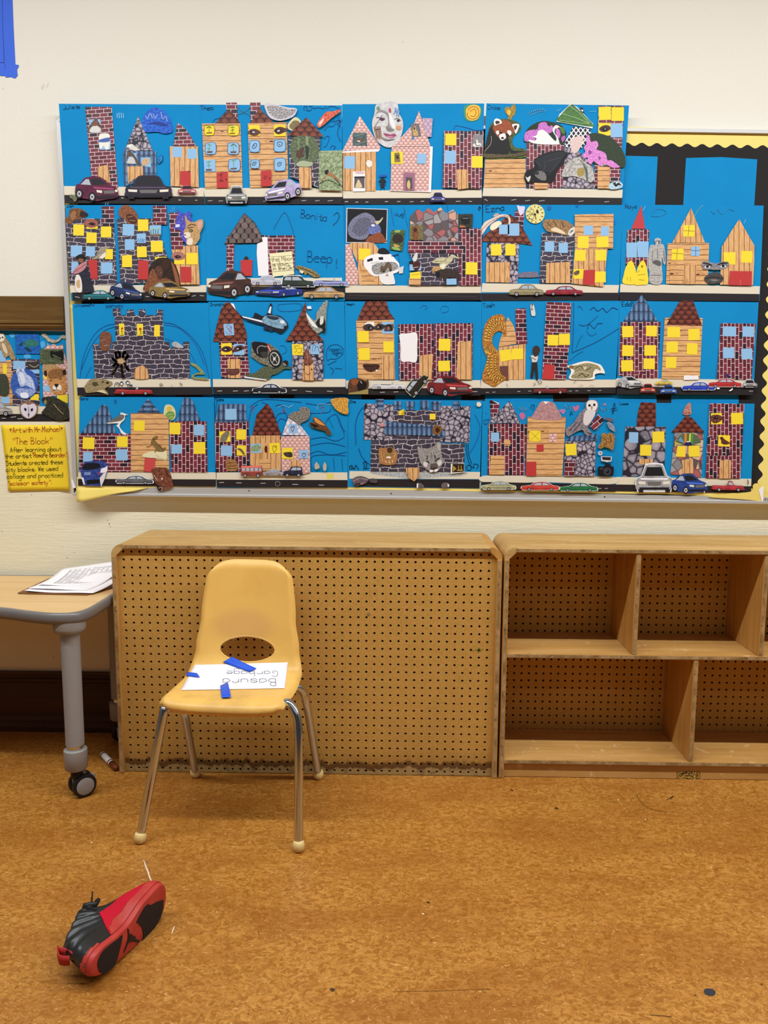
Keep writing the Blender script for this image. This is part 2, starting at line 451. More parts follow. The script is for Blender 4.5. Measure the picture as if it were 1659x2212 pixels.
def corner_poly(cx, cz, sx, R=.034, inner=.038):
    """rounded outer corner post with a chamfered inner side; cx,cz = outer corner, sx = +1 when the unit lies to the right"""
    pts = [(cx, cz-inner), (cx, cz-R)]
    for k in range(1, 7):
        a = math.pi/2*k/6; pts.append((cx+sx*(R-R*math.cos(a)), cz-R+R*math.sin(a)))
    pts += [(cx+sx*inner, cz), (cx+sx*inner, cz-.013), (cx+sx*.013, cz-inner)]
    return pts
H = .75
TH = .0155
def unit_shell(t, x0, x1, ymin, ymax):
    top = box('top', (x0+.036, ymin, H-TH), (x1-.036, ymax, H), M_PLY, t, .0025, 3)
    box('edge_veneer', (x0+.036, ymin-.0012, H-TH+.003), (x1-.036, ymin+.001, H-.0035), M_EDGE, top)
    for s, cx in ((1, x0), (-1, x1)):
        prism('corner_post', corner_poly(cx, H, s), 'y', ymin+.001, ymax-.001, M_PLYV if s < 0 else M_PLY, t)
        sd = box('side', (cx, ymin, .0), (cx+s*TH, ymax, H-.0375), M_PLYV, t, .002)
        box('edge_veneer', (cx+s*.003, ymin-.0012, .002), (cx+s*(TH-.003), ymin+.001, H-.04), M_EDGE, sd)
# unit turned with its pegboard back to the room
X0, X1 = -.889, .3275
c1 = thing('shelf_unit', 'wooden shelf unit with its pegboard back facing the room, behind the yellow chair', 'shelf unit', ((X0+X1)/2, (FL+BK)/2, 0))
unit_shell(c1, X0, X1, FL, BK)
peg = pegboard('pegboard_back', X0+.0155, X1-.0155, .002, H-TH-.001, FL+.012, -.8547, .7249, 46, 29, M_PEG, c1)
box('blackout_panel', (X0+TH, FL+.024, .004), (X1-TH, FL+.028, H-TH-.001), plain('2a1a0e'), c1)  # unseen dark panel added so the peg holes read black
box('bottom', (X0+TH, FL+.03, .05), (X1-TH, BK, .065), M_PLYY, c1)
box('shelf', (X0+TH, FL+.03, .40), (X1-TH, BK-.01, .415), M_PLYY, c1)
for xx in (-.47, -.09): box('divider', (xx, FL+.03, .416), (xx+.015, BK-.01, H-TH-.001), M_PLYV, c1)
box('divider', (-.29, FL+.03, .066), (-.275, BK-.01, .399), M_PLYV, c1)
M_STEEL = plain('b9b2a0', .35, .5, .8)
for u, v in ((796, 1326), (325, 1633), (311, 1653), (1004, 1642), (1021, 1660)):
    p = at_y(u, v, FL+.012); lathe('screw', [(.0012, -.002), (.0046, -.0018), (.0042, -.0004), (.003, .0)][::-1], M_STEEL, peg, p+Vector((0, -.0002, 0)), 12, (0, 1, 0))
def ribbon(name, lines, w, y, mat, parent, plane_off=0.0):
    """flat strokes on a plane facing the room, from lists of 3-d points"""
    v, f = [], []
    for L in lines:
        L = [Vector(p) for p in L]
        for i, p in enumerate(L):
            d = (L[min(i+1, len(L)-1)]-L[max(i-1, 0)]); d.y = 0
            if d.length < 1e-9: d = Vector((1, 0, 0))
            d.normalize(); q = Vector((-d.z, 0, d.x))*(w/2)
            v += [(p.x+q.x, y, p.z+q.z), (p.x-q.x, y, p.z-q.z)]
            if i: n = len(v); f.append((n-4, n-3, n-1, n-2))
    return meshobj(name, v, f, mat, parent)
rr = random.Random(3); gl = []
c0 = at_y(1035, 1404, FL+.012)
for k in range(16):
    a = rr.uniform(0, 6.28); l = rr.uniform(.006, .013)
    gl.append([c0, c0+Vector((math.cos(a)*l, 0, math.sin(a)*l*.8))])
gl.append([c0+Vector((-.03, 0, -.004)), c0+Vector((-.012, 0, -.001)), c0])
ribbon('marker_scribble', gl, .0011, FL+.0117, plain('4c6a24'), peg)
# open shelf unit on the right
X2, X3 = .3345, 1.551
c2 = thing('shelf_unit', 'open wooden cubby shelf unit with empty compartments, right of the pegboard-backed unit', 'shelf unit', ((X2+X3)/2, (FL+BK)/2, 0))
unit_shell(c2, X2, X3, FL, BK)
PB = 2.592
pegboard('pegboard_back', X2+TH, X3-TH, .05, H-TH-.001, PB, X2+TH+.013, .7215, 46, 27, M_PEG2, c2)
box('back_lining', (X2+TH, PB+.02, .05), (X3-TH, PB+.024, H-TH-.001), plain('3a2412'), c2)
def shelf(name, a, b, par):
    s = box(name, a, b, M_PLYY, par, .0012)
    box('edge_veneer', (a[0], a[1]-.0012, a[2]+.003), (b[0], a[1]+.001, b[2]-.003), M_EDGE, s); return s
shelf('shelf', (X2+TH, FL+.002, .398), (X3-TH, PB-.0005, .413), c2)
shelf('bottom_shelf', (X2+TH, FL+.002, .0485), (X3-TH, PB-.0005, .0635), c2)
for xx in (.740, 1.133):
    d = box('divider', (xx, FL+.003, .4135), (xx+.0155, PB-.0005, H-TH-.0005), M_PLYV, c2, .0012)
    box('edge_veneer', (xx+.003, FL+.0018, .415), (xx+.0125, FL+.004, H-TH-.002), M_EDGE, d)
d = box('divider', (.935, FL+.003, .064), (.9505, PB-.0005, .3975), M_PLYV, c2, .0012)
box('edge_veneer', (.938, FL+.0018, .066), (.9475, FL+.004, .396), M_EDGE, d)
toe = box('toe_board', (X2+TH, FL+.012, .001), (X3-TH, FL+.027, .0483), M_PLYY, c2, .0012)

# ================================================================ handwriting: one-stroke letters, each pair of digits is a point (3 = base line, 6 = small letters, 9 = capitals)
GL = {'a': '46260504133344 4643', 'b': '0903 0526364544331304', 'c': '4536160504133344', 'd': '4943 4536160504133344', 'e': '054536160504133343',
 'f': '49392823 0646', 'g': '4536160504133344 4641301001', 'h': '0903 0526364543', 'i': '2623 2728', 'j': '3632211101 3738', 'k': '0903 4604 1543',
 'l': '2923', 'm': '0603 05162523 25364543', 'n': '0603 0516364543', 'o': '160504133344453616', 'p': '0600 0516364544331304', 'q': '4640 4536160504133344',
 'r': '0603 05163645', 's': '45361605153444331304', 't': '28243343 0646', 'u': '0604133344 4643', 'v': '062346', 'w': '0613253346', 'x': '0643 4603',
 'y': '0624 4610', 'z': '06460343', 'A': '032943 1535', 'B': '0903 092938372606 062645443303', 'C': '4839190804133344', 'D': '0903 092947453303',
 'E': '49090343 0636', 'F': '490903 0636', 'G': '4839190804133344 2545', 'H': '0903 4943 0646', 'I': '2923', 'J': '4944331304', 'K': '0903 4906 0643',
 'L': '090343', 'M': '0309254943', 'N': '03094349', 'O': '190804133344483919', 'P': '0903 0939474606', 'R': '0903 0939474606 2643',
 'S': '48391908174644331304', 'T': '0949 2923', 'U': '090413334449', 'V': '092349', 'W': '0913273349', 'Y': '092649 2623', 'Z': '09490343',
 '!': '2925 2324', '?': '081939483625 2324', '"': '1917 3937', "'": '2927', '.': '2324', ',': '2432', '*': '2825 0736 4706 1514', '-': '0646', '1': '182923', '2': '0819394847032343'}
GW = {'l': 2.6, 'i': 2.6, '.': 2.4, ',': 2.4, "'": 2.4, '!': 3, 'I': 3, ' ': 3.4, '"': 4, 't': 4, 'f': 4, 'j': 3.4}
STIFF = set('AEFHIKLMNTVWYZkvwxz')
def write(txt, x, y, h, slope=0.0, wob=0.0, flip=False, track=1.0, seed=1):
    """strokes in page coordinates, y down; (x, y) = start of the base line, h = capital height"""
    k = h/6.0; out = []; rg = random.Random(seed); cx = 0.0; ca, sa = math.cos(slope), math.sin(slope)
    for ch in txt:
        w = GW.get(ch, 5.4)
        dx, dy = rg.uniform(-wob, wob), rg.uniform(-wob, wob)
        if ch in GL:
            off = {'l': -1.2, 'i': -1.2, '.': -1.2, ',': -1.2, "'": -1.2, '!': -1, 'I': -1}.get(ch, 0)
            for st in GL[ch].split():
                pts = [(float(st[i]), float(st[i+1])) for i in range(0, len(st), 2)]
                if ch not in STIFF and len(pts) > 2: pts = [(q.x, q.y) for q in catmull(pts, 3)]
                L = []
                for gx, gy in pts:
                    px, py = (cx+gx+off+dx)*k*track, -(gy-3+dy)*k
                    if flip: px, py = -px, -py
                    L.append((x+px*ca-py*sa, y+px*sa+py*ca))
                out.append(L)
        cx += w
    return out

# ================================================================ table on the left
TZ = .58
M_LAM = m_wood('pale_maple_laminate', 'd8b27a', 'cfa569', 'c39a60', 'x', .7, .32)
M_GREY = plain('726d69', .3, .45); M_GREY2 = plain('928d88', .4, .4)
M_BLACK = plain('141315', .45, .4); M_CHROME = plain('ccd4de', .14, .5, 1.0)
tb = thing('activity_table', 'grey-edged wooden table with a thick grey leg on a caster, at the left', 'table', (-1.3, 2.4, 0))
def table_outline(d=0.0):
    pts = [(-2.05, 2.25), (-1.55, 2.245), (-1.3, 2.222), (-1.17, 2.196), (-1.08, 2.163), (-1.006, 2.142), (-.955, 2.141), (-.923, 2.158), (-.905, 2.192), (-.899, 2.25),
           (-.8985, 2.4), (-.8985, 2.56), (-.906, 2.62), (-.94, 2.655), (-1.0, 2.664), (-1.4, 2.665), (-2.05, 2.665)]
    q = [(p.x, p.y) for p in catmull(pts, 5)]
    if d:
        out = []
        for i, p in enumerate(q):
            a, b = q[i-1] if i else q[0], q[i+1] if i < len(q)-1 else q[-1]
            tx, ty = b[0]-a[0], b[1]-a[1]; l = math.hypot(tx, ty) or 1
            out.append((p[0]-ty/l*d, p[1]+tx/l*d))
        q = out
    return q
prism('top_panel', table_outline(.014), 'z', TZ-.03, TZ, M_LAM, tb)
ol = table_outline(); v, f = [], []
secs = [(.0138, 0.0), (.009, .0012), (.003, -.002), (0, -.009), (0, -.022), (.004, -.031), (.014, -.036), (.014, -.03)]
for d, dz in secs: v += [(x, y, TZ+dz) for x, y in table_outline(d)]
n = len(ol)
for i in range(len(secs)-1):
    for k in range(n-1): f.append((i*n+k, i*n+k+1, (i+1)*n+k+1, (i+1)*n+k))
meshobj('edge_band', v, f, M_GREY, tb, True)
box('apron', (-2.0, 2.30, TZ-.062), (-1.02, 2.33, TZ-.031), M_GREY, tb, .004)
def table_leg(x, y, rot):
    lg = lathe('leg', [(.046, TZ-.03), (.046, TZ-.052), (.042, TZ-.064), (.036, TZ-.067), (.0275, TZ-.067), (.0268, .166)], M_GREY2, tb, (x, y, 0), 32)
    lathe('extension_ring', [(.0235, .166), (.0235, .145)], M_CHROME, lg, (x, y, 0), 28)
    lathe('collar', [(.030, .152), (.0335, .15), (.034, .14), (.033, .092), (.029, .088), (.012, .088)], M_GREY2, lg, (x, y, 0), 28)
    a = Vector((math.cos(rot), math.sin(rot), 0)); b_ = Vector((-a.y, a.x, 0))     # a = wheel axle direction
    c = Vector((x, y, .036))+b_*.016
    cs = tube('caster', [Vector((x, y, .09)), Vector((x, y, .07)), c], [.016, .018, .014], M_BLACK, tb)
    meshobj('fork', *fork(Vector((x, y, 0)), c, a, b_), M_GREY2, cs)
    for s in (-1, 1):
        w = lathe('wheel', [(.03, -.009), (.0345, -.0065), (.0362, -.001), (.0362, .003), (.0345, .0075), (.0275, .0095)], M_BLACK, cs, c+a*(s*.0165), 32, a*s)
        lathe('wheel_disc', [(.0262, .0), (.0262, .0105), (.0235, .0118), (.004, .012)], M_GREY2, w, c+a*(s*.0165), 32, a*s)
    q = c+b_*.03+Vector((0, 0, .016))
    box('brake_tab', q-Vector((.008, .008, .004)), q+Vector((.008, .008, .004)), M_GREY2, cs, .002)
def fork(p, c, a, b_):
    pts = [(-.014, .088), (.026, .085), (.024, .045), (.008, .02), (-.010, .02)]
    v = [p+b_*q-a*.0065+Vector((0, 0, h)) for q, h in pts]+[p+b_*q+a*.0065+Vector((0, 0, h)) for q, h in pts]; n = len(pts)
    return v, [tuple(range(n)), tuple(range(n, 2*n))[::-1]]+[(i, n+i, n+(i+1) % n, (i+1) % n) for i in range(n)]
table_leg(-.962, 2.19, math.radians(-48))
table_leg(-.968, 2.575, math.radians(-20))

# clipboard and loose sheets on the table
M_CLIP = m_wood('brown_hardboard', '7a4a26', '6a3e1e', '553015', 'x', 1.0, .5)
cb = [at_z(u, v_, TZ) for u, v_ in ((38, 1283), (60, 1284), (188, 1286.5), (262, 1266), (262, 1250), (108, 1250))]
cl = prism('clipboard', [(p.x, p.y) for p in cb], 'z', TZ+.0005, TZ+.004, M_CLIP); bev(cl, .0012)
tag(cl, 'brown clipboard under the loose printed sheets on the table', 'clipboard')
M_SHEET = plain('f3eeee', .6)
def sheet(label, quad, z0, lift, rot_lines, seed):
    """a loose page: corners given as places on the table top, gently curled"""
    rg = random.Random(seed); nu, nv = 14, 10; v, f = [], []
    A, B, C, D = [Vector((p.x, p.y, max(0, p.z-TZ-.005))) for p in quad]
    def P(i, j):
        p = (A*(1-i)+B*i)*(1-j)+(D*(1-i)+C*i)*j
        z = z0+p.z*j+lift*((1-i)**3*(1-j)**2)+.0022*(math.sin(i*7+seed)*.5+.5)*(1-j)+.003*j*i
        return Vector((p.x, p.y, z))
    for j in range(nv+1):
        for i in range(nu+1): v.append(P(i/nu, j/nv))
    for j in range(nv):
        for i in range(nu): a = j*(nu+1)+i; f.append((a, a+1, a+nu+2, a+nu+1))
    o = meshobj('paper_sheet', v, f, M_SHEET, None, True)
    md = o.modifiers.new('thick', 'SOLIDIFY'); md.thickness = .0004
    tag(o, label, 'paper', 'loose sheets on the clipboard')
    if rot_lines:
        vv, ff = [], []
        def line(a, b, w):
            L = []
            for k in range(13):
                t_ = k/12; L.append(P(a[0]+(b[0]-a[0])*t_, a[1]+(b[1]-a[1])*t_)+Vector((0, 0, .0016)))
            d = (L[-1]-L[0]); d.z = 0; d.normalize(); q = Vector((-d.y, d.x, 0))*w/2
            for k, p in enumerate(L):
                vv.extend([p+q, p-q])
                if k: m_ = len(vv); ff.append((m_-4, m_-3, m_-1, m_-2))
        for k in range(11): line((.2+k*.08, .12), (.2+k*.08, .88), .0012 if k else .002)
        for k in range(13): line((.2, .12+k*.0633), (1, .12+k*.0633), .0009)
        for k in range(12):
            for c in range(10):
                if rg.random() < .8: line((.215+c*.08, .15+k*.0633), (.215+c*.08+rg.uniform(.02, .05), .15+k*.0633), .0022)
        meshobj('printed_grid', vv, ff, plain('9a9496'), o)
    return o
T_ = lambda u, v_: at_z(u, v_, TZ+.005)
U_ = lambda u, v_, y: at_y(u, v_, y)
sheet('crumpled lowest sheet showing its front edge under the other pages on the clipboard', [T_(52, 1279), T_(200, 1282), U_(258, 1252, 2.50), U_(118, 1247, 2.585)], TZ+.0046, .004, False, 2)
sheet('middle sheet with a curled front left corner between the pages on the clipboard', [T_(62, 1276), T_(188, 1277), U_(256, 1238, 2.54), U_(126, 1240, 2.60)], TZ+.0085, .006, False, 5)
sheet('topmost sheet with a printed grid lying on the clipboard', [T_(82, 1271), T_(222, 1268), U_(262, 1217, 2.60), U_(134, 1233, 2.62)], TZ+.0125, .004, True, 8)

# ================================================================ yellow stacking chair
CX, CROT = -.462, math.radians(-4.5)
_prof = [(1.966, .350), (1.958, .364), (1.966, .380), (1.995, .3875), (2.05, .384), (2.12, .377), (2.18, .376), (2.222, .386), (2.246, .412), (2.259, .450), (2.270, .52), (2.283, .60), (2.296, .68), (2.302, .714)]
_pc = catmull(_prof, 10); _al = [0.0]
for i in range(1, len(_pc)): _al.append(_al[-1]+(_pc[i]-_pc[i-1]).length)
_al = [a/_al[-1] for a in _al]
def prof(t):
    t = max(0, min(.99999, t)); i = 0
    lo, hi = 0, len(_al)-2
    while lo < hi:
        mid = (lo+hi+1)//2
        if _al[mid] <= t: lo = mid
        else: hi = mid-1
    i = lo; k = (t-_al[i])/(_al[i+1]-_al[i]); p = _pc[i].lerp(_pc[i+1], k); d = (_pc[i+1]-_pc[i]).normalized()
    return p.x, p.y, d.x, d.y
def lerp_table(tb_, t):
    for (a, b), (c, d) in zip(tb_, tb_[1:]):
        if t <= c:
            k = (t-a)/(c-a); k = k*k*(3-2*k); return b+(d-b)*k
    return tb_[-1][1]
def shell(s, t, off=0.0):
    a = abs(s)
    te = t-(.052*a**4.6)*max(0.0, (t-.55)/.45)**2
    y, z, dy, dz = prof(te); nx, nz = -dz, dy
    w = lerp_table([(0, .164), (.08, .175), (.28, .178), (.45, .174), (.58, .160), (.72, .147), (1, .131)], te)
    w *= 1-.11*max(0.0, (t-.92)/.08)**3
    if t < .12: w *= 1-.05*((.12-t)/.12)**2
    bow = lerp_table([(0, -.004), (.15, .002), (.45, .012), (.6, .020), (1, .016)], te)
    o = bow*a*a+off
    rim = max(0.0, (a-.88)/.12); o -= .014*rim*rim*(1 if off == 0 else 1)
    if t > .955: o -= .011*((t-.955)/.045)**2
    yy = y+nx*o; zz = z+nz*o
    if t < .2: yy += .016*a**4*(1-t/.2)
    x = s*w; yr = yy-2.1
    return Vector((CX+x*math.cos(CROT)-yr*math.sin(CROT), 2.1+x*math.sin(CROT)+yr*math.cos(CROT), zz))
def m_plastic():
    M, t, b = newmat('scuffed_yellow_plastic', .42, .4)
    o = coords(t, 'Object'); x, y, z = sep(t, o)
    n = noise(t, o, 9, 4, .65); f = noise(t, o, 120, 3, .7)
    c = mixc(t, n.step(.4, .75)*.5, 'e8b75e', 'dba64e')
    seat = z.step(.42, .375)
    c = mixc(t, seat*n.step(.38, .68)*.5, c, 'bf9a58'); c = mixc(t, (f.step(.6, .75)*seat)*.35, c, '96773f')
    # dull worn patch above the hand hole
    d = ((x-CX)*(x-CX)*70.0+(z-.515)*(z-.515)*230.0)
    c = mixc(t, d.step(1.0, .1)*.45, c, 'c8955f')
    base(t, b, c); bump(t, b, f, .08, .0006); return M
M_PLASTIC = m_plastic()
ch = thing('school_chair', 'yellow plastic school chair with chrome legs and an oval hand hole', 'chair', (CX, 2.12, 0))
NS, NT = 56, 110; v, f = [], []
for j in range(NT+1):
    for i in range(NS+1):
        q = -1+2*i/NS; q = math.copysign(1-(1-abs(q))**1.25, q) if abs(q) > 0 else 0
        v.append(shell(q, j/NT))
for j in range(NT):
    for i in range(NS): a = j*(NS+1)+i; f.append((a, a+1, a+NS+2, a+NS+1))
sh = meshobj('seat_shell', v, f, M_PLASTIC, ch, True)
md = sh.modifiers.new('thick', 'SOLIDIFY'); md.thickness = .0055; md.offset = -1
hv = []; hc = Vector((CX+.012, 0, .4455))
for y_ in (2.16, 2.36):
    for k in range(48):
        a = 2*math.pi*k/48; hv.append((hc.x+.086*math.cos(a), y_, hc.z+.0375*math.sin(a)))
hf = [tuple(range(48)), tuple(range(48, 96))[::-1]]+[(k, 48+k, 48+(k+1) % 48, (k+1) % 48) for k in range(48)]
cut_o = meshobj('hole_cutter', hv, hf, M_PLASTIC)
md = sh.modifiers.new('hole', 'BOOLEAN'); md.object = cut_o; md.operation = 'DIFFERENCE'; md.solver = 'EXACT'
dg = bpy.context.evaluated_depsgraph_get(); nm = bpy.data.meshes.new_from_object(sh.evaluated_get(dg))
sh.modifiers.clear(); sh.data = nm; bpy.data.objects.remove(cut_o, do_unlink=True)
for p in nm.polygons: p.use_smooth = True
try: nm.set_sharp_from_angle(angle=math.radians(42))
except Exception: pass
hr = []
for k in range(49):          # rolled lip round the hand hole
    a = 2*math.pi*k/48; xx, zz = hc.x+.0865*math.cos(a), hc.z+.038*math.sin(a)
    s_, t_h = (xx-CX)/.165, .62+(zz-.4455)*1.4
    for it in range(12):
        p = shell(s_, t_h, -.0025); e = .003; pa = shell(s_+e, t_h, -.0025); pb = shell(s_, t_h+e, -.0025)
        a1, a2, b1, b2 = (pa.x-p.x)/e, (pb.x-p.x)/e, (pa.z-p.z)/e, (pb.z-p.z)/e; D = a1*b2-a2*b1
        if abs(D) < 1e-6: break
        ru, rv = xx-p.x, zz-p.z; s_ += max(-.05, min(.05, (ru*b2-rv*a2)/D)); t_h += max(-.03, min(.03, (rv*a1-ru*b1)/D))
    hr.append(shell(s_, t_h, -.0025))
tube('hole_lip', hr, .0034, M_PLASTIC, sh, 8)
M_FOOT = plain('e2c583', .5)
def leg(path, foot):
    lg = tube('leg', [Vector((p.x, p.y, p.z)) for p in catmull(path, 8)], .0120, M_CHROME, ch, 16)
    c = Vector(foot)
    pr = [(.004, -.0165), (.010, -.0145), (.0145, -.009), (.0165, 0), (.0158, .007), (.0135, .0125), (.0113, .0145)]
    lathe('foot_glide', pr, M_FOOT, lg, c, 20)
def lp(u, v_, y): return tuple(at_y(u, v_, y))
ZF = .0165
fFR, fFL = at_z(645, 1826, .017), at_z(303, 1808, .017); fRR, fRL = Vector((-.243, 2.322, ZF)), Vector((-.637, 2.322, ZF))
fFR.z = fFL.z = ZF
leg([(-.40, 2.03, .362), (-.32, 2.015, .362), lp(622, 1518, 2.0), lp(637, 1537, 1.985), lp(644, 1568, 1.975), lp(645.5, 1620, 1.96), tuple(fFR)], fFR)
leg([(-.46, 2.03, .362), (-.55, 2.02, .362), (-.60, 2.005, .358), lp(357, 1532, 1.995), lp(350, 1560, 1.985), tuple(fFL)], fFL)
leg([(-.38, 2.16, .352), (-.33, 2.17, .352), lp(640, 1484, 2.19), lp(656, 1497, 2.205), lp(664, 1530, 2.22), tuple(fRR)], fRR)
leg([(-.50, 2.16, .352), (-.56, 2.17, .352), lp(398, 1530, 2.19), lp(402, 1555, 2.205), tuple(fRL)], fRL)
box('seat_bracket', (CX-.12, 2.0, .352), (CX+.12, 2.18, .360), plain('4c4a48', .5), ch, .003)

# handwritten sign taped on the seat, laid on the shell surface
_grid = [(s/24, t/80) for s in range(-22, 23, 2) for t in range(4, 56)]
def proj(p):
    d = Vector((p.x, p.y, p.z-CAMZ)); w = d.dot(FW); return IW/2+FPX*d.dot(RT)/w, IH/2+FPX*d.dot(DN)/w
_gp = [(proj(shell(s, t)), s, t) for s, t in _grid]
def onseat(u, v_):
    _, s, t = min((((p[0]-u)**2+(p[1]-v_)**2), s, t) for p, s, t in _gp)
    for it in range(10):
        p = proj(shell(s, t)); e = .002; a = proj(shell(s+e, t)); b = proj(shell(s, t+e))
        j11, j12, j21, j22 = (a[0]-p[0])/e, (b[0]-p[0])/e, (a[1]-p[1])/e, (b[1]-p[1])/e
        D = j11*j22-j12*j21; ru, rv = u-p[0], v_-p[1]
        if abs(D) < 1e-3: break
        ds, dt = (ru*j22-rv*j12)/D, (rv*j11-ru*j21)/D
        s = max(-.99, min(.99, s+max(-.06, min(.06, ds)))); t = max(.03, min(.8, t+max(-.03, min(.03, dt))))
    return s, t
def seat_patch(name, quad, nu, nv, off, mat, parent, lift=None):
    v, f = [], []
    A, B, C, D = quad
    for j in range(nv+1):
        for i in range(nu+1):
            a, b = i/nu, j/nv
            s, t = onseat((A[0]*(1-a)+B[0]*a)*(1-b)+(D[0]*(1-a)+C[0]*a)*b, (A[1]*(1-a)+B[1]*a)*(1-b)+(D[1]*(1-a)+C[1]*a)*b)
            s = max(-1.0, min(1.0, s))
            v.append(shell(s, t, off+(lift(a, b) if lift else 0)))
    for j in range(nv):
        for i in range(nu): a = j*(nu+1)+i; f.append((a, a+1, a+nu+2, a+nu+1))
    o = meshobj(name, v, f, mat, parent, True)
    md = o.modifiers.new('thick', 'SOLIDIFY'); md.thickness = .0004
    return o
sg = seat_patch('seat_sign', [(391, 1492), (615, 1488), (622, 1431), (421, 1437)], 20, 14, .002, plain('efeaf0', .6), None)
tag(sg, 'white paper sign with upside-down handwriting taped on the chair seat', 'sign')
def seat_ink(txt, x, y, h, track):
    v, f = [], []
    for L in write(txt, x, y, h, 0, .12, True, track, 4):
        for i, (cx_, cy_) in enumerate(L):
            c = (380+cx_/6.381, 1410+cy_/6.381); s, t = onseat(*c)
            a = L[min(i+1, len(L)-1)]; b = L[max(i-1, 0)]; dx, dy = a[0]-b[0], a[1]-b[1]; l = math.hypot(dx, dy) or 1
            w = 3.1
            for q in (1, -1):
                c2 = (380+(cx_-dy/l*w*q)/6.381, 1410+(cy_+dx/l*w*q*.6)/6.381); s2, t2 = onseat(*c2); v.append(shell(s2, t2, .0030))
            if i: n = len(v); f.append((n-4, n-3, n-1, n-2))
    meshobj('handwriting', v, f, plain('474d5c', .7), sg)
seat_ink('Basura', 1372, 372, 96, 1.46)
seat_ink('Garbage', 1400, 262, 74, 1.56)
M_TAPE = plain('1f55cf', .5)
def tape(label, quad):
    o = seat_patch('painters_tape', quad, 10, 4, .0042, M_TAPE, None, lambda a, b: .002*a)
    tag(o, label, 'tape', 'blue tape pieces on the chair')
tape('blue tape strip across the far edge of the chair sign, next to the hand hole', [(482, 1431), (540, 1454), (555, 1446), (502, 1419)])
tape('short blue tape strip holding the left edge of the chair sign', [(390, 1460), (432, 1467), (426, 1458), (396, 1453)])
tape('blue tape strip holding the near edge of the chair sign', [(479, 1510), (499, 1510), (492, 1478), (475.5, 1484)])

# ================================================================ marker lying by the shelf unit
a, b = at_z(221, 1628, .011), at_z(252, 1660, .011)
mk = thing('felt_marker', 'white felt marker with a brown cap on the floor beside the pegboard unit', 'marker', ((a.x+b.x)/2, (a.y+b.y)/2, 0))
a.z = b.z = .0105; d_ = (b-a)
tube('barrel', [a+d_*.0, a+d_*.02, a+d_*.05, a+d_*.66], [.006, .0088, .0098, .0098], plain('e9e4dc', .4), mk)
for q in (.08, .56): tube('printed_band', [a+d_*q, a+d_*(q+.05)], .01, plain('5b3018', .4), mk)
tube('cap', [a+d_*.665, a+d_*.95, a+d_*1.0], [.0103, .0094, .006], plain('6e3416', .4), mk)

# ================================================================ shoe on its side
def c2p(x, y): return 120+x/6.636, 1900+y/6.636
SO = at_z(*c2p(520, 1330), .048); STT = at_z(*c2p(1565, 190), .063); SL = (STT-SO).length; LX = (STT-SO).normalized()
hn = Vector((LX.y, -LX.x, 0)).normalized(); ro = math.radians(-4)
SN = (hn*math.cos(ro)+Vector((0, 0, math.sin(ro)))); SN = (SN-LX*SN.dot(LX)).normalized(); LZ = -SN; LY = LZ.cross(LX)
def sw(x, y, z): return SO+LX*x+LY*y+LZ*z
def sole_at(cx, cy, z=0.0):
    d = ray(*c2p(cx, cy)); o = Vector((0, 0, CAMZ)); k = (SO+LZ*z-o).dot(SN)/d.dot(SN); return o+d*k
so_low = [(-.004, .002), (.004, .014), (.02, .027), (.048, .038), (.08, .0445), (.109, .049), (.145, .056), (.178, .060), (.212, .060), (.238, .052), (.252, .034), (.2565, .014)]
so_up = [(.255, -.008), (.247, -.024), (.23, -.0335), (.1965, -.0335), (.165, -.0315), (.14, -.0235), (.115, -.0175), (.09, -.019), (.065, -.0235), (.04, -.029), (.014, -.028), (.0, -.017)]
outline = [(p.x, p.y) for p in catmull(so_low+so_up, 5, True)]
def dense(tab, sub=8): return [(p.x, p.y) for p in catmull(tab, sub)]
def look(tab, x):
    if x <= tab[0][0]: return tab[0][1]
    lo, hi = 0, len(tab)-1
    while hi-lo > 1:
        md_ = (lo+hi)//2
        if tab[md_][0] <= x: lo = md_
        else: hi = md_
    (a, b), (c, d) = tab[lo], tab[hi]
    return b+(d-b)*min(1, max(0, (x-a)/max(1e-7, c-a)))
_sl = dense([(-.0045, 0)]+so_low[1:]+[(.2566, .004)]); _su = dense([(-.004, -.002)]+so_up[::-1]+[(.2566, 0)])
def side(x, up): return look(_su if up else _sl, x)
def m_rubber():
    M, t, b = newmat('red_rubber', .5, .35)
    n = noise(t, coords(t, 'Object'), 30, 3); base(t, b, mixc(t, n.step(.3, .7), 'ab332b', 'b93e34')); return M
M_RUB, M_SUEDE = m_rubber(), m_plain_bump('b8152a', .85, 700, .3, .0006, .15)
M_LEATHER = m_plain_bump('222322', .36, 500, .15, .0004, .4)
M_TREAD0 = None
def m_tread():
    M, t, b = newmat('black_herringbone_tread', .6, .3)
    x, y, z = sep(t, coords(t))
    tri = ((y*1.0).fract()-.5).abs(); s = ((x*2.2+tri*1.3)*6.2832).sin()
    base(t, b, mixc(t, s*.5+.5, '0f0f13', '26252c')); bump(t, b, s, .6, .001); return M
shoe = thing('sneaker', 'black and red high-top sneaker lying on its side on the floor', 'shoe', (SO.x+LX.x*.12, SO.y+LX.y*.12, 0))
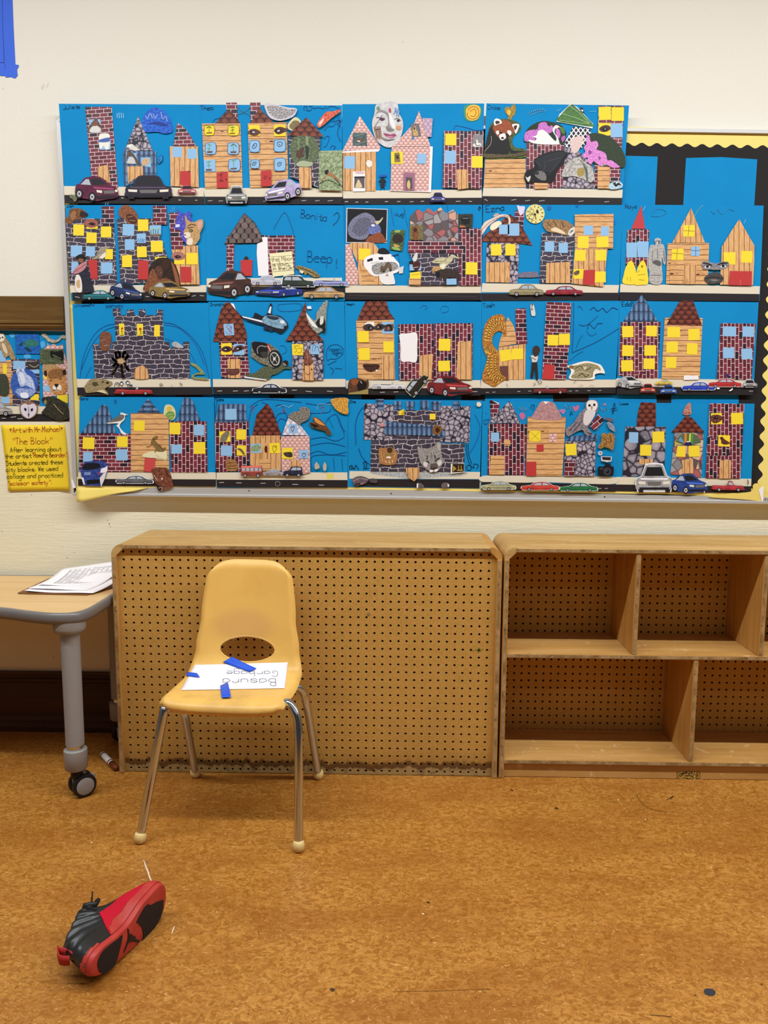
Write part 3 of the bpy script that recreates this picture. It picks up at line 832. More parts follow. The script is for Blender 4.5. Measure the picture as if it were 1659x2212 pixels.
# sole plate with rolled edge
n = len(outline); v, f = [], []; cxm, cym = .13, .006
for sc, z in ((.90, .0), (.965, .0008), (.992, .004), (1.0, .009), (1.0, .02), (.97, .022)):
    v += [sw(cxm+(x-cxm)*(1-(1-sc)*.55), cym+(y-cym)*sc, z) for x, y in outline]
for i in range(5):
    for k in range(n): f.append((i*n+k, i*n+(k+1) % n, (i+1)*n+(k+1) % n, (i+1)*n+k))
f += [tuple(range(n))[::-1], tuple(range(5*n, 6*n))]
sl = meshobj('outsole', v, f, M_RUB, shoe, True)
M_TREAD = m_tread()
def pod(name, pts, mat, depth=.0014, smooth=True):
    P = [sole_at(x, y) for x, y in pts]
    if smooth: P = catmull([tuple(p) for p in P], 4, True)
    n = len(P); v = [p-LZ*depth for p in P]+[p+LZ*.002 for p in P]
    o = meshobj(name, v, [tuple(range(n)), tuple(range(n, 2*n))[::-1]]+[(i, (i+1) % n, n+(i+1) % n, n+i) for i in range(n)], mat, sl)
    uv = o.data.uv_layers.new(name='UVMap')
    for lp_ in o.data.loops:
        q = Vector(o.data.vertices[lp_.vertex_index].co)-SO; uv.data[lp_.index].uv = (q.dot(LX)*100, q.dot(LY)*100)
    bm = bmesh.new(); bm.from_mesh(o.data); bmesh.ops.recalc_face_normals(bm, faces=bm.faces); bm.to_mesh(o.data); bm.free()
    return o
pod('heel_tread', [(955, 795), (890, 850), (800, 915), (700, 1000), (640, 1080), (600, 1180), (608, 1270), (640, 1330), (690, 1345), (750, 1305), (820, 1250), (870, 1170), (900, 1060), (930, 940)], M_TREAD)
pod('forefoot_tread', [(1540, 290), (1440, 322), (1370, 365), (1320, 352), (1270, 400), (1210, 500), (1155, 610), (1200, 640), (1240, 700), (1255, 790), (1240, 865), (1290, 830), (1380, 740), (1450, 640), (1510, 520), (1540, 400)], M_TREAD, .0014, False)
pod('sole_emblem', [(1028, 700), (1048, 712), (1055, 830), (1072, 770), (1110, 805), (1148, 815), (1140, 850), (1175, 860), (1200, 875), (1180, 905), (1150, 890), (1090, 885), (1040, 905), (1005, 985), (975, 1052), (985, 1000), (1010, 930), (1030, 860), (1035, 800)], plain('1e1519', .5), .0014, False)
# the upper: stations along the length, cross sections from the visible side over the top to the hidden side
HT = [(-.004, .094), (.03, .108), (.06, .122), (.09, .135), (.10, .136), (.118, .126), (.135, .106), (.15, .092), (.17, .08), (.2, .065), (.225, .051), (.24, .040), (.25, .029), (.2565, .016)]
_ht = dense(HT)
def hgt(x): return look(_ht, x)
def upper(x, a):
    """a: 0 at the sole on the visible side, .5 on top, 1 at the sole on the hidden side"""
    ym, yl, h = side(x, True), side(x, False), hgt(x); z0 = .012
    th = a*math.pi; mid, hw = (ym+yl)/2, (yl-ym)/2
    e = .62 if x > .11 else .5
    cy, sy_ = -math.cos(th), math.sin(th)
    yy = math.copysign(abs(cy)**e, cy); zz = sy_**(.75)
    ank = max(0, min(1, (.16-x)/.06)); wk = 1-(.16+.06*ank)*zz**1.5
    xx = x+.028*ank*zz**1.2
    z = z0+(h-z0)*zz
    y = mid*(1-.5*zz)+hw*yy*wk
    # padded ridges fanning over the rear quarter
    if x < .118 and .06 < a < .46:
        ang = math.atan2(z-.040, .16-x); k = math.sin(ang*33.0)
        fade = min(1, (.118-x)/.03)*min(1, (a-.06)/.06)*min(1, (.46-a)/.08)
        y -= .0034*k*fade
    return sw(xx, y, z), z
def zrub(x):
    return lerp_table([(-.01, .026), (.02, .020), (.05, .0125), (.075, .014), (.095, .034), (.115, .040), (.14, .034), (.19, .031), (.23, .032), (.25, .034), (.27, .05)], x)
def region(x, z, a):
    if z < zrub(x): return 0
    top = hgt(x); fr = z/top
    if x > .074+max(0, (z-.012))*.55 and fr < (.62 if x < .12 else min(.9, .62+(x-.12)*3.4)): return 1
    if x > .2: return 1 if x < .247 else 0
    return 2
NX, NA = 200, 130; pv = []; pz_ = []
for i in range(NX+1):
    x = -.004+.2605*(1-math.cos(math.pi*i/NX))/2
    for j in range(NA+1):
        p, z = upper(x, j/NA); pv.append(p); pz_.append((x, z, j/NA))
fs = {0: [], 1: [], 2: []}
for i in range(NX):
    for j in range(NA):
        a = i*(NA+1)+j; q = (a, a+NA+1, a+NA+2, a+1)
        x, z, aa = [sum(pz_[k][c] for k in q)/4 for c in range(3)]
        if x < .088 and .40 < aa < .60 and z > .085: continue          # the open collar
        fs[region(x, z, aa)].append(q)
for k, nm_, mt in ((0, 'rubber_rand', M_RUB), (1, 'suede_mudguard', M_SUEDE), (2, 'leather_quarter', M_LEATHER)):
    used = sorted({i for q in fs[k] for i in q}); mp = {o_: i for i, o_ in enumerate(used)}
    o = meshobj(nm_, [pv[i] for i in used], [tuple(mp[i] for i in q) for q in fs[k]], mt, shoe, True)
    md = o.modifiers.new('thick', 'SOLIDIFY'); md.thickness = {0: .0022, 1: .0018, 2: .0014}[k]; md.offset = {0: .9, 1: .6, 2: -.6}[k]
# lining, tongue, laces, pull tab
M_DARK = plain('120f11', .7); M_LACE = plain('17120f', .7)
tg = [(.150, .112), (.140, .128), (.132, .138)]
v, f = [], []
for x, z in tg:
    for y in (-.02, -.01, .0, .01, .02): v.append(sw(x+.006*abs(y)/.02, y+.006, z-.004*abs(y)/.02))
for i in range(2):
    for j in range(4): a = i*5+j; f.append((a, a+1, a+6, a+5))
o = meshobj('tongue', v, f, M_LEATHER, shoe, True); md = o.modifiers.new('thick', 'SOLIDIFY'); md.thickness = .006
for k in range(7):
    x = .118+k*.0145; h = hgt(x)-.001
    tube('lace', [sw(x-.004, -.016, h-.013), sw(x+.001, -.009, h-.002), sw(x+.004, .004, h+.003), sw(x+.006, .018, h-.006)], .0036, M_LACE, shoe, 8)
def pxs(cx, cy, y): # a place above the lacing at a given sideways offset of the shoe
    d = ray(*c2p(cx, cy)); o = Vector((0, 0, CAMZ)); c = SO+LY*y; k = (c-o).dot(LY)/d.dot(LY); return o+d*k
tube('lace_end', catmull([tuple(pxs(500, 420, -.004)), tuple(pxs(515, 330, -.006)), tuple(pxs(524, 240, -.008)), tuple(pxs(528, 175, -.008))], 5), [.0022]*10+[.0016]*6, M_LACE, shoe, 8)
tube('lace_loop', catmull([tuple(pxs(520, 425, -.004)), tuple(pxs(560, 340, -.006)), tuple(pxs(605, 285, -.006)), tuple(pxs(622, 300, -.005)), tuple(pxs(590, 360, -.003)), tuple(pxs(540, 425, -.002))], 5), .0032, M_LACE, shoe, 8)
tube('lace_knot', [pxs(440, 425, -.012), pxs(470, 408, -.012), pxs(500, 420, -.01), pxs(540, 430, -.008)], [.004, .007, .007, .003], M_LACE, shoe, 10)
v, f = [], []; pt = [(370, 1140), (320, 1120), (260, 1060), (210, 1010), (160, 985), (60, 965), (25, 950), (20, 985), (40, 1070), (70, 1095), (140, 1105), (200, 1098)]
L = catmull([tuple(pxs(x, y, -.013)) for x, y in pt], 4)
for p in L: v += [p, p+LY*.022]
for i in range(len(L)-1): f.append((2*i, 2*i+1, 2*i+3, 2*i+2))
pt_o = meshobj('pull_tab', v, f, plain('a52722', .6), shoe, True); md = pt_o.modifiers.new('thick', 'SOLIDIFY'); md.thickness = .0022
hl = [[pxs(x, y, -.0262) for x, y in s] for s in ([(403, 1262), (415, 1208), (440, 1206), (446, 1226), (412, 1240)], [(424, 1238), (442, 1262)])]
v, f = [], []
for L in hl:
    tv, tf = tube_data(L, .0011, 6); n0 = len(v); v += tv; f += [tuple(i+n0 for i in q) for q in tf]
meshobj('heel_letter', v, f, plain('5a1713', .6), shoe)

# ================================================================ pin board, children's collages and notes on the wall
YB = 2.652                                    # face of the black backing paper
YREF = 2.641                                  # wall plane used to place the paper pieces
def wp(u, v, y=None): 
    p = at_y(u, v, YREF); return (p.x, p.z)
def flat(name, layers, y, parent, th=.0003, uvrot=0.0):
    """paper piece: first layer is the sheet itself, the following ones are printed or drawn on it"""
    V, F, FM, UV, mats = [], [], [], [], []
    ox, oy = random.uniform(0, 40), random.uniform(0, 40); cr, sr = math.cos(uvrot), math.sin(uvrot)
    for li, (mat, polys) in enumerate(layers):
        if mat not in mats: mats.append(mat)
        k = mats.index(mat)
        for P in polys:
            if len(P) < 3: continue
            Q = [wp(u, v) for u, v in P]
            if area2(Q) < 0: P = P[::-1]; Q = Q[::-1]          # counter clockwise seen from the room
            yy = y-li*.00012; n0 = len(V); n = len(Q)
            V += [(a, yy, b) for a, b in Q]; F.append(tuple(range(n0, n0+n))); FM.append(k)
            UV.append([((u*cr-v*sr)/10+ox, (-u*sr-v*cr)/10+oy) for u, v in P])
            if li == 0 and th > 0:
                V += [(a, yy+th, b) for a, b in Q]
                for i in range(n):
                    j = (i+1) % n; F.append((n0+j, n0+i, n0+n+i, n0+n+j)); FM.append(k); UV.append([(0, 0)]*4)
    o = meshobj(name, V, F, [pm(m_) for m_ in mats], parent, False, FM)
    uv = o.data.uv_layers.new(name='UVMap'); i = 0
    for q in UV:
        for c in q: uv.data[i].uv = c; i += 1
    return o
def strokes(lines, w):
    out = []
    for L in lines:
        L = [p for i, p in enumerate(L) if i == 0 or (abs(p[0]-L[i-1][0])+abs(p[1]-L[i-1][1])) > 1e-3]
        if len(L) < 2: continue
        for (x0, y0), (x1, y1) in zip(L, L[1:]):
            dx, dy = x1-x0, y1-y0; l = math.hypot(dx, dy); nx, ny = -dy/l*w/2, dx/l*w/2; ex, ey = dx/l*w*.3, dy/l*w*.3
            out.append([(x0-ex+nx, y0-ey+ny), (x1+ex+nx, y1+ey+ny), (x1+ex-nx, y1+ey-ny), (x0-ex-nx, y0-ey-ny)])
    return out
def ell(cx, cy, rx, ry, rot=0.0, n=18):
    c, s = math.cos(math.radians(rot)), math.sin(math.radians(rot)); o = []
    for k in range(n):
        a = 2*math.pi*k/n; x, y = rx*math.cos(a), ry*math.sin(a); o.append((cx+x*c-y*s, cy+x*s+y*c))
    return o
def smooth(pts, sub=4): return [(p.x, p.y) for p in catmull(pts, sub, True)]
def shape(tok):
    """crop coordinates: 'x,y x,y' polygon (two points: a rectangle); ~ smooth outline; o ellipse; /w line of that width"""
    op = tok[0]; poly = []
    if op in '~o' and len(op) == 1: tok = tok[1:]
    elif op.startswith('/'): tok = tok[1:]
    else: op = ''
    n = [tuple(float(a) for a in q.split(',')) for q in tok]
    if op == '~': return [smooth(n)]
    if op == 'o': return [ell(n[0][0], n[0][1], n[1][0], n[1][1], n[2][0] if len(n) > 2 else 0)]
    if op.startswith('/'): return strokes([[(p.x, p.y) for p in catmull(n, 4)] if len(n) > 2 else n], float(op[1:]))
    if len(n) == 2: (a, b), (c, d) = n; return [[(a, b), (c, b), (c, d), (a, d)]]
    return [n]
CARS = {
 'side': [('c', '0,.64 .02,.46 .14,.40 .26,.36 .38,.08 .66,.05 .82,.38 .97,.47 1,.62 .99,.80 .9,.84 .05,.84'), ('win', '.31,.37 .41,.14 .53,.12 .53,.38'), ('win', '.56,.38 .56,.12 .65,.12 .75,.38'),
          ('hi', '.03,.52 .97,.55 .97,.58 .03,.55'), ('w', .2, .80), ('w', .8, .80)],
 'conv': [('c', '0,.6 .03,.42 .2,.38 .5,.42 .6,.4 .97,.48 1,.7 .97,.82 .03,.82'), ('hi', '.03,.52 .97,.56 .97,.6 .03,.56'), ('dk', '.24,.40 .55,.42 .54,.48 .26,.46'), ('win', '.55,.42 .6,.12 .63,.12 .61,.42'), ('w', .2, .78), ('w', .82, .78)],
 'suv': [('c', '0,.6 .02,.22 .08,.04 .55,.02 .7,.34 .96,.44 1,.66 .98,.84 .02,.84'), ('win', '.06,.34 .1,.1 .28,.1 .28,.36'), ('win', '.31,.36 .31,.1 .5,.09 .62,.36'), ('dk', '.02,.7 .98,.72 .98,.82 .02,.82'), ('w', .2, .82), ('w', .8, .82)],
 'front': [('c', '.06,.92 0,.7 .02,.5 .16,.42 .27,.06 .5,.02 .73,.06 .84,.42 .98,.5 1,.7 .94,.92'), ('dk', '.22,.42 .3,.11 .7,.11 .78,.42'), ('hi', '.1,.5 .9,.5 .86,.55 .14,.55'), ('gr', '.3,.62 .7,.62 .67,.76 .33,.76'),
           ('li', '.06,.6 .26,.62 .25,.72 .07,.7'), ('li', '.94,.6 .74,.62 .75,.72 .93,.7'), ('dk', '.08,.82 .92,.82 .9,.9 .1,.9'), ('dk', '.05,.88 .2,.9 .19,1 .07,1'), ('dk', '.95,.88 .8,.9 .81,1 .93,1')],
 'q': [('c', '0,.56 .03,.32 .12,.27 .24,.05 .58,.02 .79,.31 .95,.43 1,.6 .98,.82 .7,.9 .52,.97 .42,.92 .16,.84 .02,.74'), ('dk', '.35,.11 .57,.09 .74,.31 .42,.34'), ('win', '.13,.31 .25,.11 .32,.11 .37,.34'),
       ('hi', '.4,.4 .9,.46 .88,.52 .46,.48'), ('gr', '.66,.55 .92,.54 .92,.66 .68,.68'), ('li', '.5,.53 .63,.55 .63,.65 .51,.62'), ('li', '.93,.52 .99,.52 .99,.6 .94,.62'), ('dk', '.48,.76 .97,.74 .95,.82 .5,.86'), ('w', .40, .80), ('w', .1, .68)],
 'pick': [('c', '0,.5 .02,.4 .46,.42 .48,.08 .62,.06 .7,.4 .97,.46 1,.7 .97,.82 .02,.78'), ('win', '.5,.38 .51,.13 .6,.13 .67,.4'), ('hi', '.02,.52 .97,.55 .97,.58 .02,.55'), ('w', .2, .78), ('w', .82, .8)],
 'van': [('c', '0,.8 .02,.2 .06,.06 .9,.02 .97,.12 1,.5 .99,.86 .02,.86'), ('hi', '.02,.02 .92,.0 .97,.16 .02,.2'), ('win', '.05,.22 .2,.2 .2,.46 .05,.46'), ('win', '.24,.2 .4,.2 .4,.46 .24,.46'), ('win', '.44,.2 .6,.19 .6,.46 .44,.46'), ('win', '.64,.19 .8,.18 .8,.46 .64,.46'), ('win', '.84,.2 .94,.2 .96,.46 .84,.46'), ('hi', '.02,.5 .98,.5 .98,.55 .02,.55'), ('w', .2, .86), ('w', .8, .86)],
}
def shade(h, k):
    c = [int(h[i:i+2], 16) for i in (0, 2, 4)]; c = [int(max(0, min(255, x*k+(255*(k-1)*.25 if k > 1 else 0)))) for x in c]; return '%02x%02x%02x' % tuple(c)
def car(kind, colr, a, b, rot=0.0, flip=False, border=None):
    W, Hh = b[0]-a[0], b[1]-a[1]; cx, cy = (a[0]+b[0])/2, (a[1]+b[1])/2; L = []
    c, s = math.cos(math.radians(rot)), math.sin(math.radians(rot))
    def T(x, y):
        x = (1-x if flip else x)-.5; y -= .5; x *= W; y *= Hh; return (cx+x*c-y*s, cy+x*s+y*c)
    if border:
        P = [tuple(float(q) for q in z.split(',')) for z in CARS[kind][0][1].split()]
        L.append((border, [[T(.5+(x-.5)*1.06, .5+(y-.5)*1.16) for x, y in P]]))
    for it in CARS[kind]:
        if it[0] == 'w':
            r = min(.17*Hh, .11*W) if kind != 'q' else .19*Hh
            x, y = T(it[1], it[2]); sq = .72 if kind == 'q' else 1
            L += [('K', [ell(x, y, r*sq, r)]), ('b9b6b8', [ell(x, y, r*.62*sq, r*.62)]), ('4a474a', [ell(x, y, r*.25*sq, r*.25)])]
        else:
            m_ = {'c': colr, 'win': 'aeb7c2', 'dk': '1d1c22', 'hi': shade(colr, 1.45), 'gr': '6d6a66', 'li': 'e8e0cc'}[it[0]]
            P = [tuple(float(q) for q in z.split(',')) for z in it[1].split()]
            P = [T(*p) for p in P]
            if it[0] == 'c': m_ = '%s+%s*.55' % (shade(colr, .86), shade(colr, 1.04))
            L.append((m_, [smooth(P, 3)] if it[0] == 'c' else [P]))
    return L
def clip(P, C):
    if area2(C) < 0: C = C[::-1]
    for i in range(len(C)):
        a, b = C[i], C[(i+1) % len(C)]; out = []
        ins = lambda p: (b[0]-a[0])*(p[1]-a[1])-(b[1]-a[1])*(p[0]-a[0]) >= 0
        for j in range(len(P)):
            p, q = P[j-1], P[j]; ip, iq = ins(p), ins(q)
            if ip != iq:
                d1 = (b[0]-a[0])*(p[1]-a[1])-(b[1]-a[1])*(p[0]-a[0]); d2 = (b[0]-a[0])*(q[1]-a[1])-(b[1]-a[1])*(q[0]-a[0]); t = d1/(d1-d2)
                out.append((p[0]+(q[0]-p[0])*t, p[1]+(q[1]-p[1])*t))
            if iq: out.append(q)
        P = out
        if len(P) < 3: return []
    return P
def collage(label, crop, quad, text, rank):
    """one child's collage: crop = (x0, y0, scale) of the working view, quad = sheet corners in the photo"""
    x0, y0, s = crop; y_sheet = YB-.0100-rank*.0009
    t_ = thing('paper_collage', label, 'collage', (wp(*quad[0])[0], y_sheet, wp(*quad[2])[1]), 'city block collages on the pin board')
    T = lambda P: [(x0+a/s, y0+b/s) for a, b in P]
    flat('paper_sheet', [('SKY', [quad])], y_sheet, t_)
    k = 0
    for ln in text.strip().split('\n'):
        ln = ln.strip()
        if not ln or ln[0] == '#': continue
        k += 1; yy = y_sheet-.0004-k*.00022; parts = [p.split() for p in ln.split(';')]
        head = parts[0]; name = head[0]; rot = 0.0
        if name == 'car':
            a = tuple(float(q) for q in head[3].split(',')); b = tuple(float(q) for q in head[4].split(','))
            opt = head[5:]; r = next((float(o[1:]) for o in opt if o[0] == 'r'), 0.0); bo = next((o[2:] for o in opt if o[:2] == 'b:'), None)
            L = [(m_, [T(P) for P in ps]) for m_, ps in car(head[1], head[2], a, b, r, 'f' in opt, bo)]
            flat('car_cutout', L, yy-.0006, t_); continue
        if name == 'text':
            h, xx, vv = float(head[2]), *[float(q) for q in head[3].split(',')]
            sl = math.radians(float(head[4])) if len(head) > 4 else 0
            L = write(head[5].replace('_', ' '), xx, vv, h, sl, .25, False, float(head[6]) if len(head) > 6 else .8, k)
            flat('handwriting', [(head[1], [T(P) for P in strokes(L, min(6.0, max(4.0, h*.09)))])], yy, t_, 0.0); continue
        if name == 'draw':
            for p in parts:
                q = p[1:] if p[0] == 'draw' else p
                flat('crayon_patch' if q[1][0] != '/' else 'marker_line', [(q[0], [T(P) for P in shape(q[1:])])], yy, t_, 0.0)
            continue
        if name == 'hex':
            roof = [(475, 162), (586, 264), (655, 392), (672, 466), (620, 485), (262, 492), (305, 423)]
            L = []
            for r in range(7):
                for c in range(7):
                    cx, cy = 215+c*88+(44 if r % 2 else 0), 180+r*58
                    H6 = [(cx+39*math.cos(math.radians(30+60*k_)), cy+39*math.sin(math.radians(30+60*k_))) for k_ in range(6)]
                    Q = clip(H6, roof)
                    if len(Q) > 2: L.append((('6f5c57+5c4a46*3', '85706a+6b5a55*3', '5f5552+74655f*3')[(r*2+c) % 3], [T(Q)]))
            flat('hexagon_shingle_print', L, yy, t_, 0.0); continue
        if name == 'win':
            for q in parts:
                q = q[1:] if q[0] == 'win' else q
                a, b = [tuple(float(z) for z in w.split(',')) for w in q[1:3]]
                cx, cy = (a[0]+b[0])/2, (a[1]+b[1])/2; th = math.radians(random.uniform(-2.2, 2.2)); c, s_ = math.cos(th), math.sin(th)
                P = [(cx+(x-cx)*c-(y-cy)*s_, cy+(x-cx)*s_+(y-cy)*c) for x, y in ((a[0], a[1]), (b[0], a[1]), (b[0], b[1]), (a[0], b[1]))]
                flat('paper_window', [(q[0], [T(P)])], yy, t_)
            continue
        if name[-1].isdigit() is False and '@' in name: name, r_ = name.split('@'); rot = math.radians(float(r_))
        elif '@' in name: name, r_ = name.split('@'); rot = math.radians(float(r_))
        L = []
        for i, p in enumerate(parts):
            q = p[1:] if i == 0 else p
            L.append((q[0], [T(P) for P in shape(q[1:])]))
        flat(name, L, yy, t_, .0003, rot)
    return t_
def m_sky():
    M, t, b = newmat('blue_construction_paper', .75, .2)
    o = coords(t, 'Object'); n = noise(t, o, 6, 3); f = noise(t, o, 400, 2)
    base(t, b, mixc(t, n.step(.35, .7)*.5, '0285c0', '058fca')); bump(t, b, f, .1, .0004); return M
PR['SKY'] = m_sky()
PR['BLK'] = plain('211d1c', .8); PR['YEL'] = plain('f0da7c', .7); PR['YE2'] = plain('e9cf6a', .7)
M_ALU = plain('c3c0bb', .4, .5, .3)

# ---- the board itself
bd = thing('pin_board', 'large aluminium-framed pin board covered in black paper with a scalloped yellow border', 'pin board', (wp(120, 256)[0], WALL_Y, wp(159, 1068)[1]))
def slab(name, P, yf, yb, mat, parent, bv=0.0):
    o = prism(name, [wp(*p) for p in P], 'y', yf, yb, mat, parent)
    if bv: bev(o, bv)
    return o
TL, TR, BR, BL = (120, 256), (1730, 281), (1730, 1087), (158, 1068)
slab('backing_board', [(124, 260), (1726, 284), (1724, 1083), (160, 1064)], YB+.001, WALL_Y-.0005, plain('8a8578'), bd)
flat('black_paper', [('BLK', [[(130, 262), (1722, 286), (1720, 1078), (164, 1056)]])], YB, bd)
slab('frame_bar', [TL, (1730, 281), (1730, 289), (128, 263.5)], YB-.009, WALL_Y-.001, M_ALU, bd, .001)
slab('frame_bar', [(120, 257), (131, 262), (165.5, 1058), (157.5, 1069)], YB-.009, WALL_Y-.001, M_ALU, bd, .001)
slab('frame_bar', [(160, 1053.5), (450, 1053), (760, 1057), (1730, 1076), (1730, 1084), (158, 1066)], YB-.009, WALL_Y-.001, M_ALU, bd, .001)
slab('frame_lip', [(158, 1065), (1730, 1083), (1730, 1089.5), (158, 1070)], YB-.014, WALL_Y-.001, plain('dcdad6', .3, .5, .5), bd, .001)
for u, v in ((538, 1060.3), (845, 1066.3), (1306, 1073.3)):
    p = at_y(u, v, YB-.009); lathe('frame_hole', [(.0024, 0), (.0024, .0004), (.001, .0006)][::-1], plain('121110'), bd, p, 10, (0, -1, 0))
def scal(p0, p1, back, n, amp, side_):
    """strip between a straight back edge and a scalloped edge p0-p1"""
    P = []
    dx, dy = p1[0]-p0[0], p1[1]-p0[1]; l = math.hypot(dx, dy); nx, ny = -dy/l, dx/l
    for k in range(n*8+1):
        t_ = k/(n*8); a = amp*math.cos(t_*n*2*math.pi)*side_; P.append((p0[0]+dx*t_+nx*a, p0[1]+dy*t_+ny*a))
    return P+back
flat('border_strip', [('YEL', [scal((1339.5, 308.5), (1700, 316), [(1700, 283), (1340, 271)], 11, 3.8, 1)])], YB-.0008, bd)
flat('border_strip', [('YEL', [scal((1678, 316), (1643, 1075), [(1712, 1077), (1725, 300)], 23, 5.5, 1)])], YB-.0011, bd)
flat('border_strip', [('YEL', [[(131, 264), (158, 264), (190, 1050), (166, 1056)]])], YB-.0008, bd)
flat('border_strip', [('YEL', [[(166, 1030), (900, 1036), (1650, 1056), (1650, 1079), (1540, 1072), (1450, 1068), (1050, 1062), (700, 1056), (420, 1052), (166, 1055)]])], YB-.0095, bd)
# lifted ends of the lower border
def flap(name, pts, mat):
    V = [Vector((*wp(u, v), y)) for u, v, y in pts]; V = [(p.x, YB-.010-p.z, p.y) for p in V]
    o = meshobj(name, V, [tuple(range(len(V)))], mat, bd); md = o.modifiers.new('thick', 'SOLIDIFY'); md.thickness = .0003; return o
V = []; n = 14
for k in range(n+1):
    a = k/n; tp = (164+a*155, 1053.5+a*.5); bt = (171+a*148, 1083-a*29+math.sin(a*9)*1.2)
    for m_ in range(5):
        b = m_/4; u, v = tp[0]*(1-b)+bt[0]*b, tp[1]*(1-b)+bt[1]*b; x, z = wp(u, v)
        V.append((x, YB-.0105-.018*b*(1-a)-.003*math.sin(a*8+b*2)*b, z))
o = meshobj('border_flap', V, [(k*5+j, k*5+j+1, k*5+j+6, k*5+j+5) for k in range(n) for j in range(4)], pm('YE2'), bd, True)
md = o.modifiers.new('thick', 'SOLIDIFY'); md.thickness = .0003
flat('border_curl', [('YE2', [smooth([(1621, 1062), (1626, 1048), (1634, 1044), (1645, 1049), (1651, 1060), (1648, 1081), (1600, 1078), (1530, 1073), (1570, 1066)])])], YB-.0125, bd)
flat('paper_tab', [('W', [[(1646, 1050), (1649, 1052), (1648, 1083), (1645, 1083), (1638, 1058)]])], YB-.0135, bd)
flat('maker_plate', [('b9b7b2', [[(1649, 1073), (1690, 1075), (1690, 1083), (1649, 1081)]]), ('1a1a1a', [ell(1652, 1078, 1.3, 1.8)]), ('4a4a4a', [[(1655, 1076.5), (1660, 1077), (1660, 1078), (1655, 1077.5)], [(1655, 1079), (1659, 1079.3), (1659, 1080), (1655, 1079.8)]])], YB-.0142, bd)
flat('paper_tab', [('W', [[(154, 1034), (158, 1037), (164, 1053), (158, 1055)]])], YB-.0135, bd)
# blue sheets pinned behind the collages, seen in the gaps
for q in ([(1347, 334), (1423, 336), (1417, 446), (1343, 446)], [(1484.5, 339), (1560, 337), (1639, 342), (1632, 447), (1478, 446)]):
    flat('blue_backing_sheet', [('SKY', [q])], YB-.0008, bd)
for v0, spans in ((437.5, [(211, 362), (420, 575), (632, 790), (850, 1000), (1060, 1210)]), (648, [(222, 367), (429, 575), (632, 783), (855, 1030), (1056, 1210), (1260, 1410), (1460, 1630)]), (853, [(231, 377), (436, 581), (635, 780), (853, 997), (1048, 1196), (1273, 1420), (1452, 1598)])):
    for a, b in spans: flat('blue_backing_sheet', [('SKY', [[(a, v0), (b, v0), (b+2, v0+60), (a+2, v0+60)]])], YB-.0006, bd)
S50 = 5.0273
collage('collage with a maroon car and a leaning brick tower, top left corner of the board', (120, 210, S50), [(127, 224), (432, 226), (441.5, 441.5), (141, 439)], '''
sidewalk_strip S 90,965 1610,985 1612,1085 95,1065
road_strip D 100,1062 1615,1080 1618,1165 105,1150 ; c9c4be 1335,1112 1362,1114 1362,1122 1335,1120 ; c9c4be 1515,1116 1540,1117 1540,1124 1515,1122 ; c9c4be 715,1092 740,1093 740,1100 715,1099
text 1f2f63 46 85,135 -4 Juliete
draw 7fc0e8 /9 670,180 672,225 ; 7fc0e8 /9 690,170 695,228 ; 7fc0e8 /9 712,172 720,228 ; 7fc0e8 /8 735,178 742,222
brick_tower@4 BRH 322,106 610,106 681,985 600,985 390,870
paper_window B 365,243 490,240 490,385 372,380 ; 3a2f2c+8a6a55*3 ~ 435,235 360,330 362,385 480,375 515,350 470,270 ; d8d4d0 ~ 390,330 440,310 490,340 480,378 375,380 ; 7a4a34 o 430,285 22,32
paper_window B 470,470 600,465 600,570 480,572 ; e9e6d8 ~ 475,415 530,395 585,405 590,470 580,560 545,565 525,530 500,560 478,545 ; 3f5fa8 ~ 478,465 585,440 582,485 482,490
paper_door WDV 455,758 575,735 598,935 540,900 460,860
gable_roof STN 900,208 1058,580 750,585
bird_cutout d8d4c4 ~ 775,530 830,510 870,540 905,570 870,585 840,575 ; e9e6df ~ 775,535 825,515 830,535 790,545
tile_wall BLT 735,588 1095,588 1098,850 790,960 750,968 738,700
paper_window B 770,610 880,610 885,700 775,700 ; 4a3a30+6b5545*3 ~ 785,590 840,610 890,680 915,745 880,715 850,660 800,650 775,710 ; c9c6c2 ~ 800,670 840,650 865,700 870,725 780,718
paper_window B 930,660 1030,655 1040,765 940,745 ; d8b88c+b8905f*3 ~ 940,730 955,680 1000,665 1025,680 1010,725 960,750
paper_door WDV 780,755 950,752 955,850 840,900 795,945
bag_cutout 1246b0+2a6fd8*2 ~ 945,265 975,185 1060,115 1160,140 1230,210 1255,280 1275,345 1260,385 1190,400 1100,380 1000,385 955,350 ; bcd4f2 /7 985,210 1000,240 1030,180 1055,230 ; bcd4f2 /6 1070,185 1080,240 1110,190 ; bcd4f2 /7 1150,170 1165,240 1200,210 1215,265 ; 0c2f86 ~ 1000,300 1100,270 1220,300 1180,320 1080,300
speech_bubble 0584c6 1105,660 1160,635 1165,690 1125,730 1108,700 ; 14305e /5 1105,720 1108,670 1162,635 1160,695 1112,730 ; 14305e /4 1118,675 1122,710 ; 14305e /4 1135,668 1140,700 ; 14305e /4 1120,690 1140,685
gable_roof@2 BRH 1328,280 1420,350 1535,538 1280,532
wood_wall WDV 1245,538 1550,540 1560,982 1255,970
win B 1275,545 1375,655 ; B 1435,565 1535,672
paper_door R 1358,808 1470,805 1472,975 1355,955 ; 3a2a2a o 1455,812 12,8
frog_cutout 5a5b40+7d7d5e*3 ~ 160,1065 200,1065 240,1090 235,1125 210,1140 190,1110 165,1095
car q 5a1636 220,865 685,1145
car front 2a2030 765,850 1265,1110
car front b5555a 1335,960 1532,1062
''', 1)
